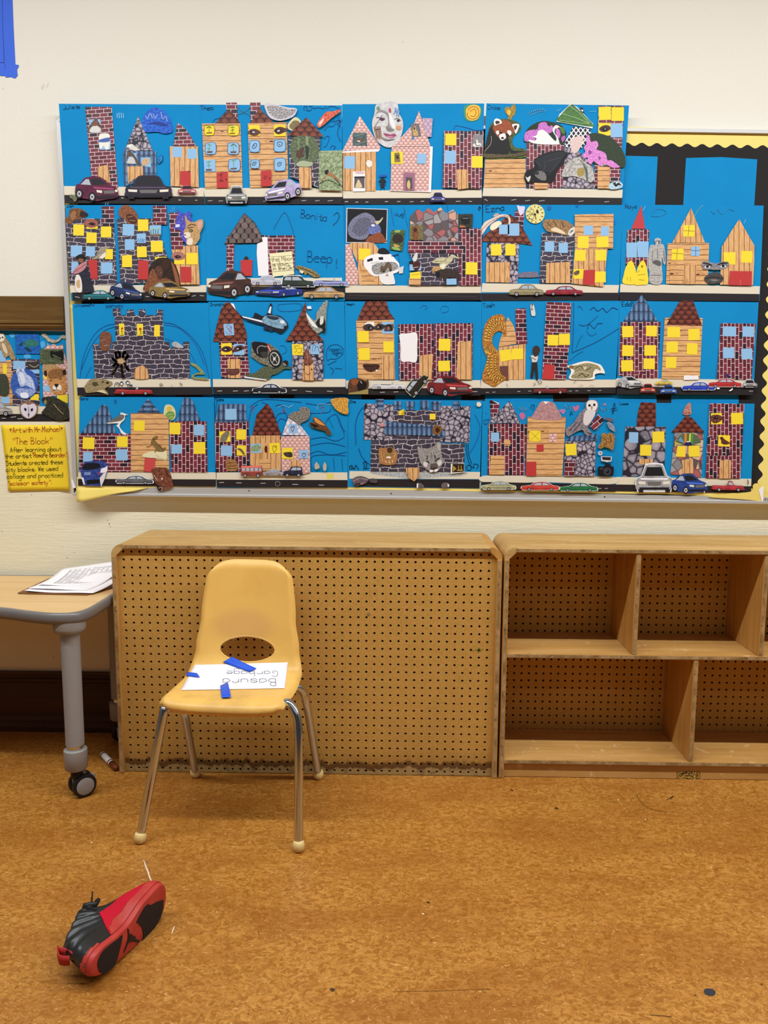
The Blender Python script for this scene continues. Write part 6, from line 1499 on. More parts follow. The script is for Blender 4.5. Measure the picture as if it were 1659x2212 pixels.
collage('collage with a blue-roofed brick house and eight small cars, right end of third row', (1325, 630, 4.967), [(1338.7, 650), (1638.5, 653), (1627, 853.5), (1332, 852)], '''
sidewalk_strip S 30,930 1500,945 1490,1030 30,1020
road_strip D 35,1015 1505,1035 1500,1110 35,1103 ; c9c4be /5 1455,1068 1495,1066
text 14204f 50 92,160 -4 EddY
brick_wall BRV 78,328 505,322 475,932 210,930 55,900
gable_roof BLT 300,35 345,95 475,320 105,322 215,150
win Y 92,370 212,490 ; Y 348,365 465,480 ; Y 92,575 212,692 ; Y 330,575 455,688 ; Y 82,735 208,855 ; Y 320,718 442,832
brick_scrap BRH 210,890 245,845 345,838 330,880 225,900
wood_wall WDH 548,280 955,285 922,940 512,935
gable_roof SCR 712,98 850,98 950,370 565,358 640,220
win Y 575,380 712,492 ; Y 800,400 922,522 ; Y 566,538 688,655 ; Y 785,555 897,675 ; Y 558,702 672,820
brick_wall BRV 1150,340 1522,345 1478,945 1102,940
win B 1168,375 1312,480 ; B 1380,375 1500,485 ; B 1170,602 1292,715 ; B 1368,612 1485,725
draw 1a2a8a 1212,885 1235,880 1232,920 1215,922
paper_scrap W 750,900 905,900 908,945 750,948
car q b5b4b4 35,905 310,1045
car front b03a28 285,988 445,1092
car side d8b84a 445,940 628,1005
car front 2f62c0 498,1005 670,1100
car side 2a3fb5 735,970 1080,1070 b:dfe3f2
car side b52a2a 1015,932 1365,1035 b:d9d4d4
car front 8f8d8c 1375,945 1530,1030 b:d6d4d2
paper_scrap W 1095,1030 1130,1030 1135,1045 1105,1048
paper_scrap W 1230,1065 1270,1035 1275,1050 1245,1070
''', 2)
collage('collage with three blue-tiled roofs and a lizard, bottom left corner of the board', (150, 845, S50), [(172, 857.3), (462.3, 858), (466.3, 1051), (169, 1048.3)], '''
sidewalk_strip S 98,878 1590,882 1592,962 95,958
road_strip D 95,952 1592,958 1590,1035 95,1025
text 1f3f83 34 112,95 0 Sara
draw 0c5f9f ~ 485,100 510,95 505,140 495,130
gable_roof BLT 365,138 410,165 430,200 510,455 130,455
gable_roof BLR 855,75 990,235 735,235
gable_roof BLT 1240,70 1300,65 1345,115 1425,322 1165,325 1225,130
brick_wall BRH 105,460 672,460 670,878 110,875
wood_wall WDH 668,238 1030,240 1080,300 1085,870 890,875 670,875
brick_wall BRV 1085,330 1490,325 1502,882 1110,880
win Y 148,502 275,628 ; Y 518,492 636,605 ; B 152,660 256,765 ; B 508,630 632,752 ; Y 702,320 820,430 ; Y 1088,342 1208,468 ; B 1355,365 1465,480 ; B 1110,580 1222,678 ; Y 1352,552 1478,680
bird_cutout e9e6e0 ~ 405,345 470,330 550,260 565,232 640,258 610,262 600,310 560,350 550,390 590,440 625,465 600,475 565,455 545,410 515,375 530,350 430,352 ; 5a564f+7a756c*3 ~ 420,338 500,290 555,255 600,265 580,310 520,330
cactus_cutout d8cf9c ~ 1025,250 1040,160 1085,145 1125,165 1155,220 1150,290 1110,318 1080,300 1050,270 ; d8b850 ~ 1060,190 1085,165 1115,175 1110,210 1070,215 ; 5f8a3a+7fa850*3 ~ 1045,255 1080,220 1130,225 1145,270 1110,312 1075,290 ; d8d4a0 /4 1060,260 1130,250 ; d8d4a0 /4 1080,285 1135,280
lizard_cutout e2d8b0 ~ 785,705 860,660 920,650 980,660 1050,635 1060,745 1000,740 930,725 870,722 ; 6a5228+8f7440*4 ~ 835,600 880,590 895,530 930,490 965,490 950,520 920,525 940,560 990,590 1010,620 1045,610 1050,640 1010,660 970,650 950,640 940,665 925,660 940,630 905,580 870,605 ; 2a2010 /5 905,510 960,570 1020,630 ; c9b890 /5 940,690 1000,730 1060,740
paper_door c74a48 822,722 940,730 925,860 890,875 808,872
car_hood_cutout 5a2f20+8a5038*1.5 890,850 940,825 1060,830 1090,860 1130,1010 1115,1050 1010,1080 970,1080 920,950 ; 2a1a14 930,990 1000,1040 1010,1080 970,1080 ; d8d4d0 /8 975,1050 1010,1045 1005,1075 ; d8c8bc o 1010,950 10,12 ; e9dcd0 /4 920,910 960,970 ; 3a1d14 /6 1040,840 1070,900 1110,940
car_back_cutout 1f2f6a+3a52a0*1.5 125,850 165,770 260,755 370,755 430,800 400,920 350,1030 170,1020 140,950 ; 14161f ~ 160,800 210,780 325,785 335,830 250,850 150,850 ; 0f1016 190,965 330,955 340,1000 200,1010 ; 7a8ac0 165,880 235,875 238,910 168,912 ; b03030 318,880 335,875 335,905 320,908 ; ece9ea 340,885 350,840 395,825 420,805 415,870 375,885 ; dcd8da 335,940 375,890 410,870 385,960 350,1040 340,990 ; e6e3e4 132,930 160,940 175,1015 160,1015
car side 5a5a60 515,915 910,1015 b:f0f0f2
''', 1)
collage('collage with three tall roofs, an owl-patterned blob and a red camper van, bottom row', (450, 845, S50), [(464, 860), (751.4, 861), (751.4, 1053.5), (468, 1053)], '''
sidewalk_strip S 90,882 1510,882 1512,965 90,960 ; e0cf6a 1285,895 1360,890 1358,955 1285,955
road_strip D 92,962 1512,965 1512,1048 95,1040 ; c9c4be /6 120,992 170,990 ; c9c4be /6 305,995 360,996 ; c9c4be /6 570,1000 620,999 ; c9c4be /6 915,1012 975,1012 ; c9c4be /6 1200,1018 1255,1020 ; a8a29c /6 730,1020 735,985 770,985 780,1010 755,1032 730,1020
text 14245a 36 72,105 0 Niles
draw 0f5aa8 /6 80,300 90,130 120,100 ; 0f5aa8 /6 440,330 470,200 540,140 ; 0f5aa8 /6 450,170 560,100 700,90 900,110 1010,120 ; 0f5aa8 /6 720,330 760,250 840,240 860,310 ; 0f5aa8 /6 740,380 780,300 850,320 ; 0f5aa8 /6 1060,130 1200,150 1320,120 ; 0f5aa8 /6 1110,240 1300,230 1330,190 ; 0f5aa8 /6 1115,520 1250,500 1380,540 1480,500 ; 0f5aa8 /6 1115,590 1300,560 1490,600 ; 0f5aa8 /6 1110,680 1200,650 1330,690 1500,660 ; 0f5aa8 /6 1130,870 1120,720 1250,690 1490,700 ; 0f5aa8 /6 1370,860 1360,720 ; 0f5aa8 /6 1460,860 1450,730 ; 0f5aa8 /6 1250,420 1300,300 1400,260 1480,480 ; 0f5aa8 /6 1400,270 1440,380 1490,440 ; 0f5aa8 /5 1300,290 1360,400 ; 0f5aa8 /6 730,160 800,150 830,240 ; 0f5aa8 /6 580,120 640,140
draw b0588a /5 455,200 475,160 500,180 485,240 ; b0588a /5 800,240 815,190 840,230 ; b0588a /5 1215,190 1235,170 1260,180 1220,240 ; a8c8e8 /5 1180,200 1190,150 1250,140 1330,150 ; a8c8e8 /5 760,180 800,155 860,170 ; a8c8e8 /5 870,180 920,150
brick_wall BRV 70,320 440,322 448,820 360,870 85,880
tile_roof BLT 115,138 410,140 415,340 75,342
win B 185,192 308,310 ; Y 122,435 240,550 ; Y 305,415 410,526 ; B 138,590 262,702 ; Y 310,588 410,698
squirrel_cutout 6a6252+8f8672*4 ~ 130,545 140,490 175,450 215,430 232,465 215,500 190,545 ; 2a241c o 214,445 6,5
bird_cutout 6a5a48 ~ 315,625 345,620 375,640 400,690 380,685 350,650
stump_cutout b0804a+8f6236*2 ~ 195,745 250,738 305,760 325,820 305,860 250,868 200,850 ; 4a2c14 /5 200,780 310,775 ; 4a2c14 /5 205,815 315,810 ; 4a2c14 /5 210,840 305,840 ; 4a2c14 /4 230,760 240,800
wood_wall WDV 452,482 790,480 792,862 600,870 455,800
gable_roof SCR 640,132 700,210 795,478 480,480 530,250
win B 466,570 575,670
frog_cutout 5f7a4a+a8b890*4 ~ 468,620 500,585 545,580 575,610 560,640 510,655 475,650
paper_window Y 665,565 778,560 785,675 668,672 ; a08010 /6 715,665 700,620 712,590 728,610 738,590 745,620 720,668
paper_door WDV 610,560 640,560 650,735 570,735 ; 4d2311 o 628,630 16,40
crate_door WDH 555,735 680,735 678,860 560,850
scalloped_wall SCP 790,490 1100,485 1108,880 1010,905 800,870
gable_roof LAW 870,290 1000,370 1085,478 805,475
win B 875,358 968,458
draw b04a7a /6 915,440 900,400 912,380 922,395 932,378 935,405 915,440
owl_cutout 2c2722+a89f90*5 ~ 870,270 930,225 985,215 1000,180 1050,170 1100,195 1108,250 1080,310 1020,340 985,375 950,330 900,310
turtle_cutout 4a2c18+7a4f2c*3 ~ 1097,330 1145,345 1140,290 1160,278 1220,310 1270,360 1330,440 1330,475 1300,470 1260,430 1180,410 1120,385 ; c9803a+e09a4a*3 ~ 1150,290 1180,295 1250,350 1270,375 1210,360 1165,330 ; 17110c ~ 1110,345 1150,360 1200,380 1150,390
chips_cutout a8541c+e8c050*4 ~ 1340,85 1510,75 1518,150 1518,245 1450,240 1390,200 1350,150
paper_window Y 805,618 920,612 922,735 805,732 ; 2c2620+4a4036*3 ~ 818,672 860,660 910,665 915,710 880,718 840,705
paper_window B 985,640 1085,635 1085,730 990,732 ; a84a6a /6 1040,720 1020,690 1032,670 1042,682 1055,670 1058,695 1040,720
paper_door WDV ~ 890,815 895,775 940,738 985,760 1012,810 1005,840 940,830 900,825
bird_cutout 8a7f6a+d8d0b8*4 ~ 1155,805 1180,768 1210,815 1200,840 1165,845
bird_cutout 8a7f6a+d8d0b8*4 ~ 1250,800 1265,770 1285,800 1282,850 1262,868 1248,840
car van 8f3f34 358,808 592,932
car side 9a8f94 605,845 815,918 b:d8d4d6
car suv 2a2a40 820,815 1025,932 f
''', 2)
collage('collage of a cobble and dark stone castle with a grey cougar head, bottom row middle', (740, 845, 5.184), [(751.6, 862.7), (1042, 865), (1036, 1055.3), (752, 1051.8)], '''
sidewalk_strip S 78,895 1540,905 1535,985 75,980 ; 8a98a8+c9c4b4*3 ~ 320,900 800,905 1360,905 1330,950 1100,960 800,985 600,965 400,940
road_strip D 110,985 1535,990 1532,1085 130,1065
text 1f3f73 30 85,130 0 Otis
draw 0d55b0 /8 150,600 145,380 180,250 230,180 ; 0d55b0 /8 180,640 220,740 300,820 ; 0d55b0 /5 1420,700 1500,560 1540,400 1480,260 ; 10204a /7 85,880 80,840 110,835 100,870 125,860 130,880 ; 10204a /7 140,870 145,830 165,850 180,880 ; 10204a /7 235,880 245,830 235,800 260,790 270,830 255,870 290,860 ; 10204a /6 1385,590 1395,720 1430,830 1470,860 ; 10204a /6 1405,590 1415,720 1450,820 ; 10204a /6 1390,870 1400,830 1440,840 1430,885 1390,880 ; 10204a /6 1470,860 1475,815 1520,830 1500,870
cobble_tower STN 242,138 570,150 560,550 235,545
cobble_tower STN 1098,165 1432,170 1418,580 1085,565
stone_wall DST 570,215 1098,215 1090,580 1368,590 1362,905 312,898 320,555 555,550
tile_turret BLR 372,88 462,88 460,205 390,205
tile_turret BLT 575,110 660,112 655,205 575,208
tile_turret BLT 712,112 808,112 800,210 715,210
tile_turret BLT 868,105 968,105 960,212 870,210
tile_turret BLT 1000,112 1100,112 1088,215 990,210
tile_turret BLR 1242,112 1308,112 1312,205 1240,205
paper_window Y 630,225 690,198 692,262 632,270 ; c9a818 650,255 690,200 692,262
win Y 975,252 1040,316
tile_bridge BLT 475,338 700,360 1010,385 1150,450 1145,525 1000,500 480,485 460,440 ; 1a2a4a /5 510,390 515,365 530,365 ; 1a2a4a /5 590,400 600,375 ; 1a2a4a /5 670,400 685,385 ; 1a2a4a /5 750,410 770,390
scrap_figure c98a7a+e6c0b0*4 ~ 425,370 450,350 480,375 470,395 435,395
nest_cutout 5f3a1a+9a6a34*4 ~ 1005,440 1020,395 1060,378 1105,400 1115,440 1080,485 1040,490 1010,470 ; 3a200d ~ 1035,430 1065,405 1090,440 1060,465
owl_cutout 8a5a34+c08a54*4 ~ 405,660 430,628 470,640 530,622 590,660 615,700 605,780 580,820 470,825 415,790 ; e0c89a /9 480,780 490,800 ; e0c89a /9 520,780 530,805 ; e0c89a /9 560,770 560,795 ; 4a2c18 ~ 500,640 540,630 560,660 540,690 505,680 ; 6a8a4a o 490,712 12,10 ; 6a8a4a o 545,705 12,10 ; efe6d0 ~ 490,735 530,730 540,750 500,750 ; d0a868 /8 430,690 450,790 ; d0a868 /8 590,690 570,760
cougar_cutout 7d7773+a9a29c*3 ~ 840,615 895,650 960,640 1030,610 1060,570 1100,575 1105,650 1110,720 1130,790 1095,850 1080,880 1030,905 980,895 910,850 870,790 850,720 ; 9a948f ~ 850,640 890,665 880,720 860,700 ; b0aaa5 ~ 1060,595 1090,590 1090,660 1065,650 ; 1a1716 /9 945,770 950,720 ; 1a1716 /10 925,790 955,788 968,805 ; 1a1716 /9 1040,760 1030,715 ; 1a1716 /10 1035,785 1060,760 1085,745 ; 3a2f2c ~ 985,855 1060,850 1040,875 1000,880 ; 5f4f4c ~ 990,815 1050,810 1060,850 985,852 ; efebe8 ~ 970,885 1010,880 1010,900 985,905 ; efebe8 ~ 1025,880 1065,870 1065,890 1035,902 ; d4cfca ~ 910,790 950,800 940,850 905,830 ; d4cfca ~ 1060,790 1100,770 1110,810 1075,840 ; 6b5a50 /6 990,690 1000,740
drawbridge WDV 708,855 860,855 858,900 855,955 800,1010 745,975 712,910
photo_cutout efe9e0 1212,810 1362,808 1362,905 1210,925 ; 2a1d10 1230,812 1360,812 1358,900 1225,910 ; b08a3a 1235,830 1275,865 1235,905 ; b08a3a /10 1295,835 1300,885 ; b08a3a /10 1325,835 1330,885 ; c9a850 1280,880 1345,878 1345,888 1280,890
lips_cutout c98a90 ~ 415,375 440,360 475,370 470,390 435,398
shell_cutout d8c0a0+f0e6d4*4 ~ 1498,145 1515,120 1545,130 1550,160 1525,175 1503,165
car_cutout_wreck 4a3a42+7d6a70*3 ~ 110,990 150,960 210,950 285,975 290,1000 250,1035 200,1050 135,1055 ; c9b8b8 /5 130,1000 200,975 280,990 ; 1a1214 140,1035 200,1028 200,1042 142,1050 ; d89a90 /6 205,1040 240,1025
car_cutout_wreck 2a2226+6a5a60*4 ~ 300,1000 330,975 375,985 395,1010 370,1025 320,1022
car_cutout_wreck 2a2022+8a7a78*5 ~ 830,1080 835,1030 870,1025 905,1050 910,1075 870,1075 ; efece8 830,1030 848,1035 845,1080 830,1082
car_cutout_wreck 2a2022+8a7a78*5 ~ 1105,1070 1115,1030 1160,1020 1192,1040 1190,1070 1140,1080 ; efece8 1172,1035 1192,1042 1190,1070 1178,1068
''', 1)
collage('collage with a barn owl on a blue-roofed cobble house and a black camera, bottom row', (1030, 845, S50), [(1042.3, 866), (1334, 870), (1330, 1061.8), (1038.4, 1058.8)], '''
sidewalk_strip S ~ 65,920 400,915 900,925 1490,932 1508,1000 1300,1010 800,990 400,995 60,985
road_strip D 50,985 1508,1012 1508,1090 50,1075 ; c9c4be /5 1320,1055 1350,1056 ; c9c4be /5 1390,1056 1420,1055
draw c06a9a ~ 460,250 490,232 520,250 522,285 495,312 470,285 ; c06a9a ~ 1040,160 1070,170 1095,150 1110,180 1075,220 1050,200 ; b07aa8 ~ 890,205 930,195 960,205 955,230 935,248 905,225 ; b07aa8 ~ 1370,140 1400,132 1402,150 1380,158
draw 7fb8d8 /8 465,180 480,210 500,170 520,215 540,190 ; 7fb8d8 /8 955,150 985,190 1000,165 1020,200 ; 7fb8d8 /8 1345,180 1370,215 1400,190 1420,205 ; 2a8ac8 /7 85,360 75,320 110,310 135,310 110,350 85,360 ; 2a8ac8 /6 90,220 110,240 ; 15356a /5 580,190 600,150 625,160 600,210 ; 15356a /5 1010,270 1020,220 1040,250 1010,250 ; 15356a /6 1470,250 1485,140 1500,150 1480,240 ; 15356a /5 1450,195 1520,180 ; 15356a /5 1460,215 1525,205
chimney BRL 138,100 170,98 210,130 245,135 240,230 190,330 155,310
paper_scrap W 160,98 240,130 235,140 190,115
gable_roof STN 350,108 380,150 475,355 130,340 230,230
brick_wall BRV 125,352 545,358 520,910 115,908
win B 152,450 242,548
paper_patch WDH 292,532 360,528 362,592 295,595
paper_door WDH 148,700 298,698 295,910 135,908
wood_wall WDH 550,278 965,280 925,922 532,915
hill_roof c08f8f+a07878*1.5 ~ 590,290 640,200 690,120 750,110 830,125 880,200 920,280 915,310 760,318 620,305
paper_scrap W 718,110 780,115 745,142
win Y 568,428 690,545
draw b0981a /4 575,435 685,540 ; b0981a /4 685,432 575,540
paper_patch SCP 780,465 865,455 862,550 780,552
win R 648,578 722,652
paper_door R 535,765 642,765 642,918 530,915
cobble_wall STN 955,545 1285,540 1278,922 940,918
tile_roof@-14 BLT 965,540 1010,490 1300,460 1305,535
brick_scrap@40 BRL 1310,250 1385,310 1280,430 1220,380
win Y 960,570 1078,695
brick_patch BRL 952,752 1062,750 1052,918 945,918
barn_owl_cutout 6d6268+988a90*2 ~ 960,410 1030,360 1080,290 1130,220 1175,185 1180,125 1220,95 1280,95 1312,140 1308,210 1270,260 1240,340 1200,390 1240,450 1230,480 1170,465 1140,420 1060,450 985,490 ; e6e0dc ~ 1185,150 1200,110 1250,98 1295,115 1305,160 1285,205 1240,225 1195,200 ; d8d0ce ~ 1180,210 1280,220 1255,300 1190,370 1150,330 ; 17131a o 1218,155 14,14 ; 17131a o 1270,148 13,14 ; b08a6a ~ 1235,165 1252,165 1246,200 1238,200 ; 4d444c /8 1000,430 1090,330 ; 4d444c /8 1040,440 1140,320 ; 4a4038 /10 1200,450 1240,460
bird_cutout 6a5a6a ~ 1375,285 1420,290 1475,300 1460,330 1420,320
bird_cutout a0a8b8+6a6a78*3 ~ 1408,340 1440,335 1480,370 1500,440 1470,430 1430,400
rock_cutout 7a5226+b88a4c*3 ~ 1310,600 1345,550 1348,470 1380,452 1410,465 1450,450 1490,480 1485,570 1470,640 1430,620 1380,605 1340,625 ; 3a2410 /6 1360,500 1400,540 1380,600 ; 3a2410 /6 1440,480 1450,560
button_cutout c9c4c0 o 1335,672 24,24 ; 6a6464 o 1335,672 8,8
camera_part d8d4d0 1342,705 1460,710 1455,760 1410,770 1345,755 ; 2a2228 1352,712 1450,716 1446,750 1360,745
camera_cutout 141419 ~ 1312,820 1370,815 1390,792 1440,790 1455,815 1478,820 1475,905 1440,918 1320,915 1308,870 ; 2c2c33 o 1410,870 45,45 ; 4a4a55 o 1410,870 34,34 ; 0b0b0f o 1410,870 24,24 ; 6a6f88 o 1402,862 8,6 ; 3a3a40 1325,830 1365,828 1365,850 1325,852
car side a8a478 55,970 415,1080 b:e6e4d8
car side c23a2c 482,980 885,1085 b:e6dcd8
car side 1f6a3c 900,990 1300,1095 b:dfe6e0
''', 2)
collage('collage with a rainbow disc house and white van, bottom right corner of the board', (1325, 845, 4.967), [(1334, 869.6), (1630, 872), (1622, 1065.5), (1327, 1060.4)], '''
sidewalk_strip S 15,920 1480,940 1478,1020 15,1005
road_strip D 10,1000 1478,1022 1475,1095 10,1070
text 14245a 26 70,145 0 Lucas
cobble_wall STL 128,378 562,380 545,850 480,900 95,920
tile_roof SCR 295,118 452,125 455,375 245,382 262,220
win B 165,440 265,555 ; Y 418,432 545,550 ; Y 285,575 405,692
paper_door WDV 272,725 425,728 420,800 275,780
coloured_stone_wall CST 650,445 965,445 942,930 610,890 640,600
gable_roof SCR 780,258 840,285 975,440 620,442
nose_cutout a86a5c+c98f7e*2 ~ 745,250 760,185 790,140 825,125 832,200 828,250 ; 5a2a24 o 770,238 9,6 ; 5a2a24 o 812,235 9,6
disc_cutout 5a6a4c ~ 655,560 680,520 720,470 790,450 860,455 915,500 935,560 870,580 740,580 ; c9b050 660,575 650,540 745,575 ; d8842a 755,570 760,455 785,450 782,560 ; c9d84a 805,560 812,452 830,452 825,560 ; 4aa04a 830,560 840,455 852,458 845,565 ; 6a9ac0 690,530 720,490 760,560 ; e0d0a0 860,575 935,555 940,575 ; 2a1a5a ~ 752,575 780,545 820,545 838,575 800,582 ; f0f0f0 o 797,542 16,6
paper_window Y 685,588 770,590 770,705 665,702
win Y 805,585 922,702
paper_door WDV 732,735 850,725 855,880 740,885
brick_tower BRV 1030,130 1400,138 1380,580 1358,935 985,930 1005,580
brick_fold BRV 1005,480 1250,590 1240,690 1010,692 995,655
win Y 1042,235 1160,355 ; Y 1258,232 1385,355 ; Y 1120,472 1245,592
eye_cutout 4a241a+7a4a38*3 ~ 1030,280 1065,255 1130,255 1165,285 1140,325 1080,345 1045,320 ; 120a08 o 1095,285 22,16 ; 8a7a74 o 1100,280 7,5
mouth_cutout 4a1f18+6b382c*3 ~ 1135,500 1165,490 1185,515 1245,555 1200,572 1155,560 1150,525
paper_door WDV 1135,740 1258,738 1252,935 1130,935
draw 1d1a1a /8 1430,950 1440,970 1435,1000
car front a9a7a8 240,780 625,1085 b:e9e7e6
car q 24408a 615,885 1000,1105
paper_scrap dcdadc 960,1020 1010,955 985,1060 965,1100
car pick b03038 1060,958 1392,1080
''', 1)

# ---- collage on the wall under the brown rail, cut off by the photo's left edge
def side_collage():
    global YB, YREF
    keep = YB, YREF; YB = WALL_Y+.0095; YREF = WALL_Y-.002
    o = collage('animal collage with a jaguar head and a sea turtle photo, left of the pin board', (0, 620, 4.706), [(-110, 712), (141, 716), (150, 909), (-104, 905)], SIDE, 0)
    YB, YREF = keep
    return o
SIDE = '''
sidewalk_strip S -480,1200 110,1210 700,1215 700,1290 -480,1290
road_strip D -480,1290 700,1292 705,1365 -480,1365 ; c9c4be /6 20,1335 60,1332 ; c9c4be /6 110,1325 160,1318 ; c9c4be /6 180,1340 230,1336
draw 4fa8dc ~ 90,480 140,470 150,500 120,520 ; 4fa8dc ~ 410,560 450,555 460,600 420,620 ; 4fa8dc ~ 245,690 300,685 315,720 250,725
wood_wall WDH -300,750 112,740 130,1200 -300,1205
stone_tower DST 112,730 400,735 405,1210 130,1205
scalloped_tower SCP 480,600 482,570 510,600 540,575 580,600 640,585 645,630 690,820 700,1090 440,1120 430,640
win B 135,750 258,835 ; B 300,840 400,880 ; B 445,1000 520,1060 ; B 10,1115 100,1185 ; Y 30,780 70,885 ; Y 310,1090 395,1150 ; Y 580,1095 690,1180 ; Y 450,900 480,935
win B -40,640 60,760
photo_cutout 3a322e 280,765 400,760 400,830 285,830 ; c9c0b0 /7 300,790 350,815 395,790
turtle_photo 1450a0+1f6ab8*1.5 155,475 395,470 412,680 165,682 ; 1f5a5a+3a8070*3 ~ 235,570 270,545 320,530 375,550 395,575 370,600 300,612 250,600 ; 16406a ~ 190,590 215,565 240,575 225,600 200,600 ; 16384a ~ 250,615 290,620 325,650 300,660 265,640 ; 2a9080 /6 280,560 340,590
owl_cutout 8a7350+b89a6c*2 ~ -60,520 0,470 40,475 70,530 110,590 150,690 158,740 120,735 90,700 50,720 20,660 -10,600 ; e6dccb o 15,515 32,42 ; 120d0b o 2,520 8,9 ; 120d0b o 28,512 8,9 ; d8c8a8 ~ 20,570 60,600 80,680 40,650
lizard_cutout 5a4a38+c9bfa8*4 ~ 425,480 460,470 500,510 560,540 600,520 630,490 668,495 665,530 630,520 600,555 550,570 490,555 470,530 440,510 ; e6dcc4 /6 440,490 520,545 590,545 640,505
photo_cutout 3a4230+5f6a48*2 408,632 648,632 650,780 410,785 ; 10120f ~ 515,650 560,660 640,650 640,750 560,710 520,720 ; 8a9460 /6 540,690 620,730
jaguar_cutout d0b080+8a5a2a*5 ~ 440,800 500,785 560,790 620,830 600,900 500,900 440,880 ; b0703a+d8a060*3 ~ 480,880 530,830 620,830 670,850 665,940 685,1010 660,1080 600,1095 540,1075 510,1020 485,940 ; 3a2010+b8804a*6 ~ 490,880 540,835 640,840 655,900 570,930 510,930 ; 2a1a10 ~ 450,860 475,850 480,905 455,895 ; 2a1a10 ~ 640,850 670,840 668,890 645,890 ; efe2cc ~ 540,1010 575,985 620,1000 625,1050 575,1060 545,1040 ; 140d0a ~ 555,990 600,988 590,1010 575,1022 ; 1a110b /6 578,1020 580,1040 ; 1a110b o 522,945 14,10 ; 1a110b o 615,930 14,10 ; d0b040 o 524,944 7,6 ; d0b040 o 613,929 7,6 ; 1a110b /5 545,1045 610,1050
falcon_cutout 2a4a9a+3f6ab8*1.5 o 250,985 142,155 ; 8fa0c8+c9d4ec*2 ~ 165,850 200,815 240,825 270,880 330,930 360,1040 310,1020 260,1000 220,1015 190,960 180,900 ; d8dcec ~ 200,880 230,870 260,940 240,990 210,940 ; 1a1a2a o 215,850 7,6 ; 6f86c0+a8b8dc*3 ~ 160,1070 200,1030 330,1040 370,1060 310,1110 250,1130 ; e6e9f4 ~ 210,1080 280,1075 290,1125 225,1125
seal_cutout 2c3024+4a4f3c*4 ~ -80,900 0,885 60,890 90,960 95,1070 60,1110 0,1100 -80,1110
barn_owl_face 8a6a50 ~ 205,1200 250,1165 330,1165 385,1210 375,1290 320,1335 265,1335 215,1290 ; d8d2dc ~ 215,1215 255,1185 295,1200 340,1185 375,1220 365,1285 310,1330 270,1328 225,1285 ; 1a151a o 262,1245 12,17 -20 ; 1a151a o 328,1248 12,17 20 ; 8a8088 /8 295,1220 297,1300 ; 6a5a50 ~ 285,1290 305,1290 295,1325
turtle_cutout 1f1e17+3f3c2c*2 ~ 425,1280 460,1230 480,1190 440,1170 430,1130 490,1115 560,1120 640,1160 690,1200 700,1330 600,1360 540,1340 460,1300 ; c0b070 /6 550,1190 620,1270 650,1290 ; 8a8050 ~ 450,1160 475,1150 478,1185 460,1195
car side 9a958e -180,1165 125,1320
'''
side_collage()
YREF = WALL_Y-.002

# ---- yellow note with handwriting
def note():
    q = [(1.5, 918), (139.5, 918), (146, 960), (151, 1059), (19, 1060.5)]
    nm_ = thing('wall_note', 'yellow handwritten note on the wall under the animal collage', 'note', (wp(75, 1060)[0], WALL_Y-.002, wp(75, 1060)[1]))
    x0, x1 = 1.5, 139.5; V, F = [], []; n, mr = 16, 14
    def P(a, b):        # a across, b down
        l = (1.5+17.5*b, 918+142.5*b); r = (139.5+12*b**.8, 918+141*b); u, v = l[0]*(1-a)+r[0]*a, l[1]*(1-a)+r[1]*a
        x, z = wp(u, v); y = WALL_Y-.0012-.006*max(0, a-.8)*5*b-.004*max(0, b-.8)*5*(1-.6*a)
        return (x, y, z)
    for j in range(mr+1):
        for i in range(n+1): V.append(P(i/n, j/mr))
    for j in range(mr):
        for i in range(n): k = j*(n+1)+i; F.append((k, k+n+1, k+n+2, k+1))
    o = meshobj('paper_sheet', V, F, plain('f2cf2c', .65), nm_, True); md = o.modifiers.new('thick', 'SOLIDIFY'); md.thickness = .0004
    def ink(txt, x, y, h, colr, slope=0.0, track=1.0, seed=1):
        vv, ff = [], []
        def Q(cx, cy):
            u, v = cx/4.706, 620+cy/4.706; b = (v-918)/142; l = 1.5+17.5*b; r = 139.5+12*max(0, b)**.8; return P((u-l)/(r-l), b)
        for S in strokes(write(txt, x, y, h, math.radians(slope), .12, False, track, seed), 4.6):
            n0 = len(vv)
            for cx, cy in S: p = Q(cx, cy); vv.append((p[0], p[1]-.0008, p[2]))
            ff.append((n0+3, n0+2, n0+1, n0))
        meshobj('handwriting', vv, ff, plain(colr, .7), nm_)
    RD, GN = 'b5401c', '4f5216'
    ink('*Art with Mr.Michael*', 98, 1482, 56, RD, -1.6, .62, 2)
    ink('"The Block"', 128, 1600, 66, RD, -1, .72, 3)
    ink('After learning about', 105, 1678, 46, GN, -1.2, .72, 4)
    ink('the artist', 52, 1742, 46, GN, -1.5, .78, 5)
    ink('"Romare Bearden",', 325, 1732, 48, RD, -.5, .56, 6)
    ink('Students created these', 62, 1812, 46, GN, -1.2, .70, 7)
    ink('city blocks. We used', 62, 1878, 46, GN, -1.2, .76, 8)
    ink('collage and practiced', 70, 1946, 46, GN, -1.2, .76, 9)
    ink('"scissor safety".', 78, 2016, 46, RD, -1.2, .76, 10)
note()

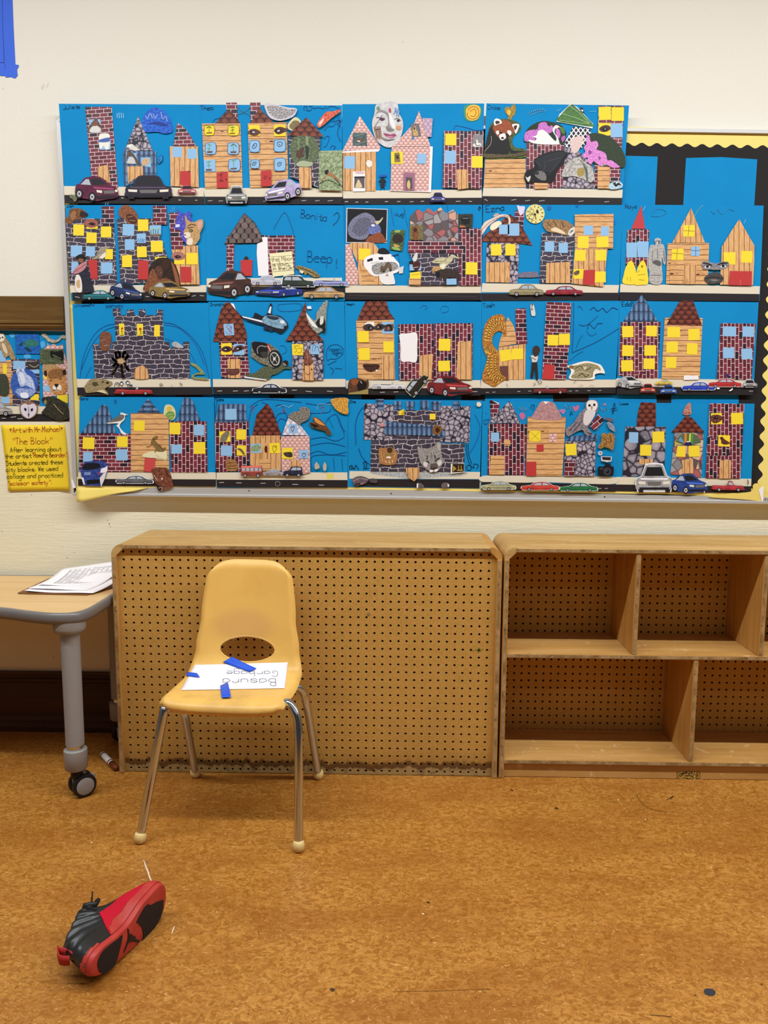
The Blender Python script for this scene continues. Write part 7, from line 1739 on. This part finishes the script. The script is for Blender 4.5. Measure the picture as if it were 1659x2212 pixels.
# ---- blue masking tape outline at the upper left
tp = thing('tape_outline', 'bright blue masking tape corner stuck on the upper left of the wall', 'tape', (wp(20, 165)[0], WALL_Y, wp(20, 165)[1]))
PR['TAP'] = plain('2a5fd8', .5)
flat('tape_strip', [('TAP', [[(-30, -20), (3.6, -20), (10, 135), (11.5, 150), (-30, 150)]])], WALL_Y-.0006, tp)
flat('tape_strip', [('TAP', [[(4.2, -20), (26, -20), (29, 60), (33, 139), (12, 150), (10.5, 135), (6, 60)]])], WALL_Y-.001, tp)
flat('tape_strip', [('TAP', [[(-30, 135), (32, 139), (33, 139.2), (40, 140), (40.5, 143), (36.5, 150), (38, 164), (35, 165), (34.5, 168.5), (29, 168.5), (24, 166), (12, 167), (11, 164), (-30, 162)]])], WALL_Y-.0014, tp)
flat('tape_shadow_gap', [('143a9a', strokes([[(4, -20), (6, 70), (8.5, 128), (11, 150)], [(-30, 134.4), (8.5, 134.4)]], .9))], WALL_Y-.0016, tp, 0.0)

# ---- marks on the wall and floor
sc = []
for u, v, w, h, c in ((92, 187, 2.4, 7, 'd6cdba'), (102, 184, 2, 6, 'd9d0be'), (6, 191, 1.2, 1.2, 'b8ad98'), (236, 1132, .8, 2.0, '3a3324'), (238, 1138, .7, .9, '3a3324'), (232, 1124, 1.6, .6, '6a6048'), (145, 1205, 2, .6, '8a7a58'), (160, 1194, 1.5, .5, '9a8a68'), (3, 1148, 1.5, .8, '8a7f68'), (870, 90, 1.5, 3, 'd6cdbb'), (68, 1069, .8, .8, '5a5240'), (115, 1420, 2.4, .5, '7a6a4a')):
    flat('wall_scuff', [(c, [ell(u, v, w, h, 20, 8)])], WALL_Y-.0004, bpy.data.objects['wall_back'], 0.0)
def floor_mark(name, pts, c, z=.0006):
    P = [at_z(u, v, z) for u, v in pts]
    meshobj(name, P, [tuple(range(len(P)))[::-1]], plain(c, .5), bpy.data.objects['floor'])
floor_mark('floor_spot', smooth([(1520, 2140), (1527, 2135), (1540, 2137), (1546, 2144), (1540, 2151), (1526, 2149)]), '33333a')
floor_mark('floor_spot', smooth([(712, 2136), (719, 2134), (724, 2138), (718, 2142)]), '4a3520')
for u, v, w, c in ((925, 1949, 4, '4a2c10'), (1202, 1746, 4, '3f2a10'), (1645, 2126, 2.5, '3a2a18'), (1502, 2150, 3, '5a3a18'), (931, 2031, 2, '5a3515'), (404, 1742, 2, '3a2410'), (914, 1974, 3, 'e9d0a0'), (1336, 1728, 2, 'f0dcb0'), (1394, 1770, 2, 'f0dcb0'), (198, 1820, 2, 'f0dcb0'), (1106, 1707, 3, '3a2410'), (1550, 1892, 4, '8a5520')):
    floor_mark('floor_speck', ell(u, v, w, w*.5, 15, 8), c)
for L, c in ((((1376, 1716), (1380, 1726), (1400, 1745), (1440, 1755)), '8a5a22'), (((1440, 1728), (1454, 1720), (1448, 1727)), '4a3014'), (((850, 2142), (940, 2140), (1060, 2136)), '8a5a20'), (((1405, 2192), (1450, 2196)), '6a4216')):
    for S in strokes([[(p.x, p.y) for p in catmull(L, 5)]], 1.6): floor_mark('floor_scratch', S, c)
# raised pale glossy slivers added to imitate glints of light on the floor
M_GLINT = plain('e9dcc4', .12, .6)
for (a, b, r_) in (((310, 1857), (330, 1913), .0022), ((377, 2000), (371, 2016), .0016)):
    A, B = at_z(*a, 0), at_z(*b, 0)
    v, f = tube_data([A.lerp(B, k/8)+Vector((0.0006*math.sin(k*2.1), 0, -.0004)) for k in range(9)], [r_*(.4+.6*math.sin(math.pi*(k+.6)/9.2)) for k in range(9)], 8)
    meshobj('floor_glint', v, f, M_GLINT, bpy.data.objects['floor'], True)

# ---- oval maker's stamp on the toe board of the open shelf unit
def stamp():
    y = FL+.0113
    T = lambda x, y_: (1430+x/12.76, 1640+y_/12.76)
    def W(P): return [(p.x, p.z) for p in (at_y(u, v, FL+.012) for u, v in P)]
    def piece(name, polys, colr, yy):
        V, F = [], []
        for P in polys:
            Q = W([T(*p) for p in P]); 
            if area2(Q) < 0: Q = Q[::-1]
            n0 = len(V); V += [(a, yy, b) for a, b in Q]; F.append(tuple(range(n0, n0+len(Q))))
        return meshobj(name, V, F, plain(colr, .6), toe)
    piece('stamp_plate', [[(405, 345), (1060, 330), (1050, 570), (405, 580)]], '8a6424', y)
    piece('stamp_oval', [ell(735, 455, 300, 128, 1, 30)], 'b8923f', y-.0002)
    L = []
    txt = 'COMMUNITY'
    for i, ch in enumerate(txt):
        a = math.radians(196+i*148/8); cx, cy = 735+240*math.cos(a), 480+118*math.sin(a); an = a+math.pi/2; k = 10.5
        for st in GL[ch].split():
            L.append([(cx+((float(st[j])-2)*k)*math.cos(an)+((float(st[j+1])-6)*k)*math.sin(an), cy+((float(st[j])-2)*k)*math.sin(an)-((float(st[j+1])-6)*k)*math.cos(an)) for j in range(0, len(st), 2)])
    L += [[(940, 470), (970, 470)], [(930, 495), (935, 525), (965, 530), (975, 500)], [(560, 520), (620, 505), (640, 530), (690, 510)], [(680, 550), (700, 515), (735, 560)], [(740, 545), (770, 515), (800, 560), (840, 540)]]
    L += [[(620, 465), (660, 440), (660, 470), (700, 440), (710, 465)], [(720, 465), (750, 405), (775, 465)], [(790, 440), (830, 465), (790, 470)], [(840, 470), (870, 435)], [(830, 490), (870, 515), (850, 530)]]
    piece('stamp_lettering', strokes(L, 17), '33131f', y-.0004)
stamp()
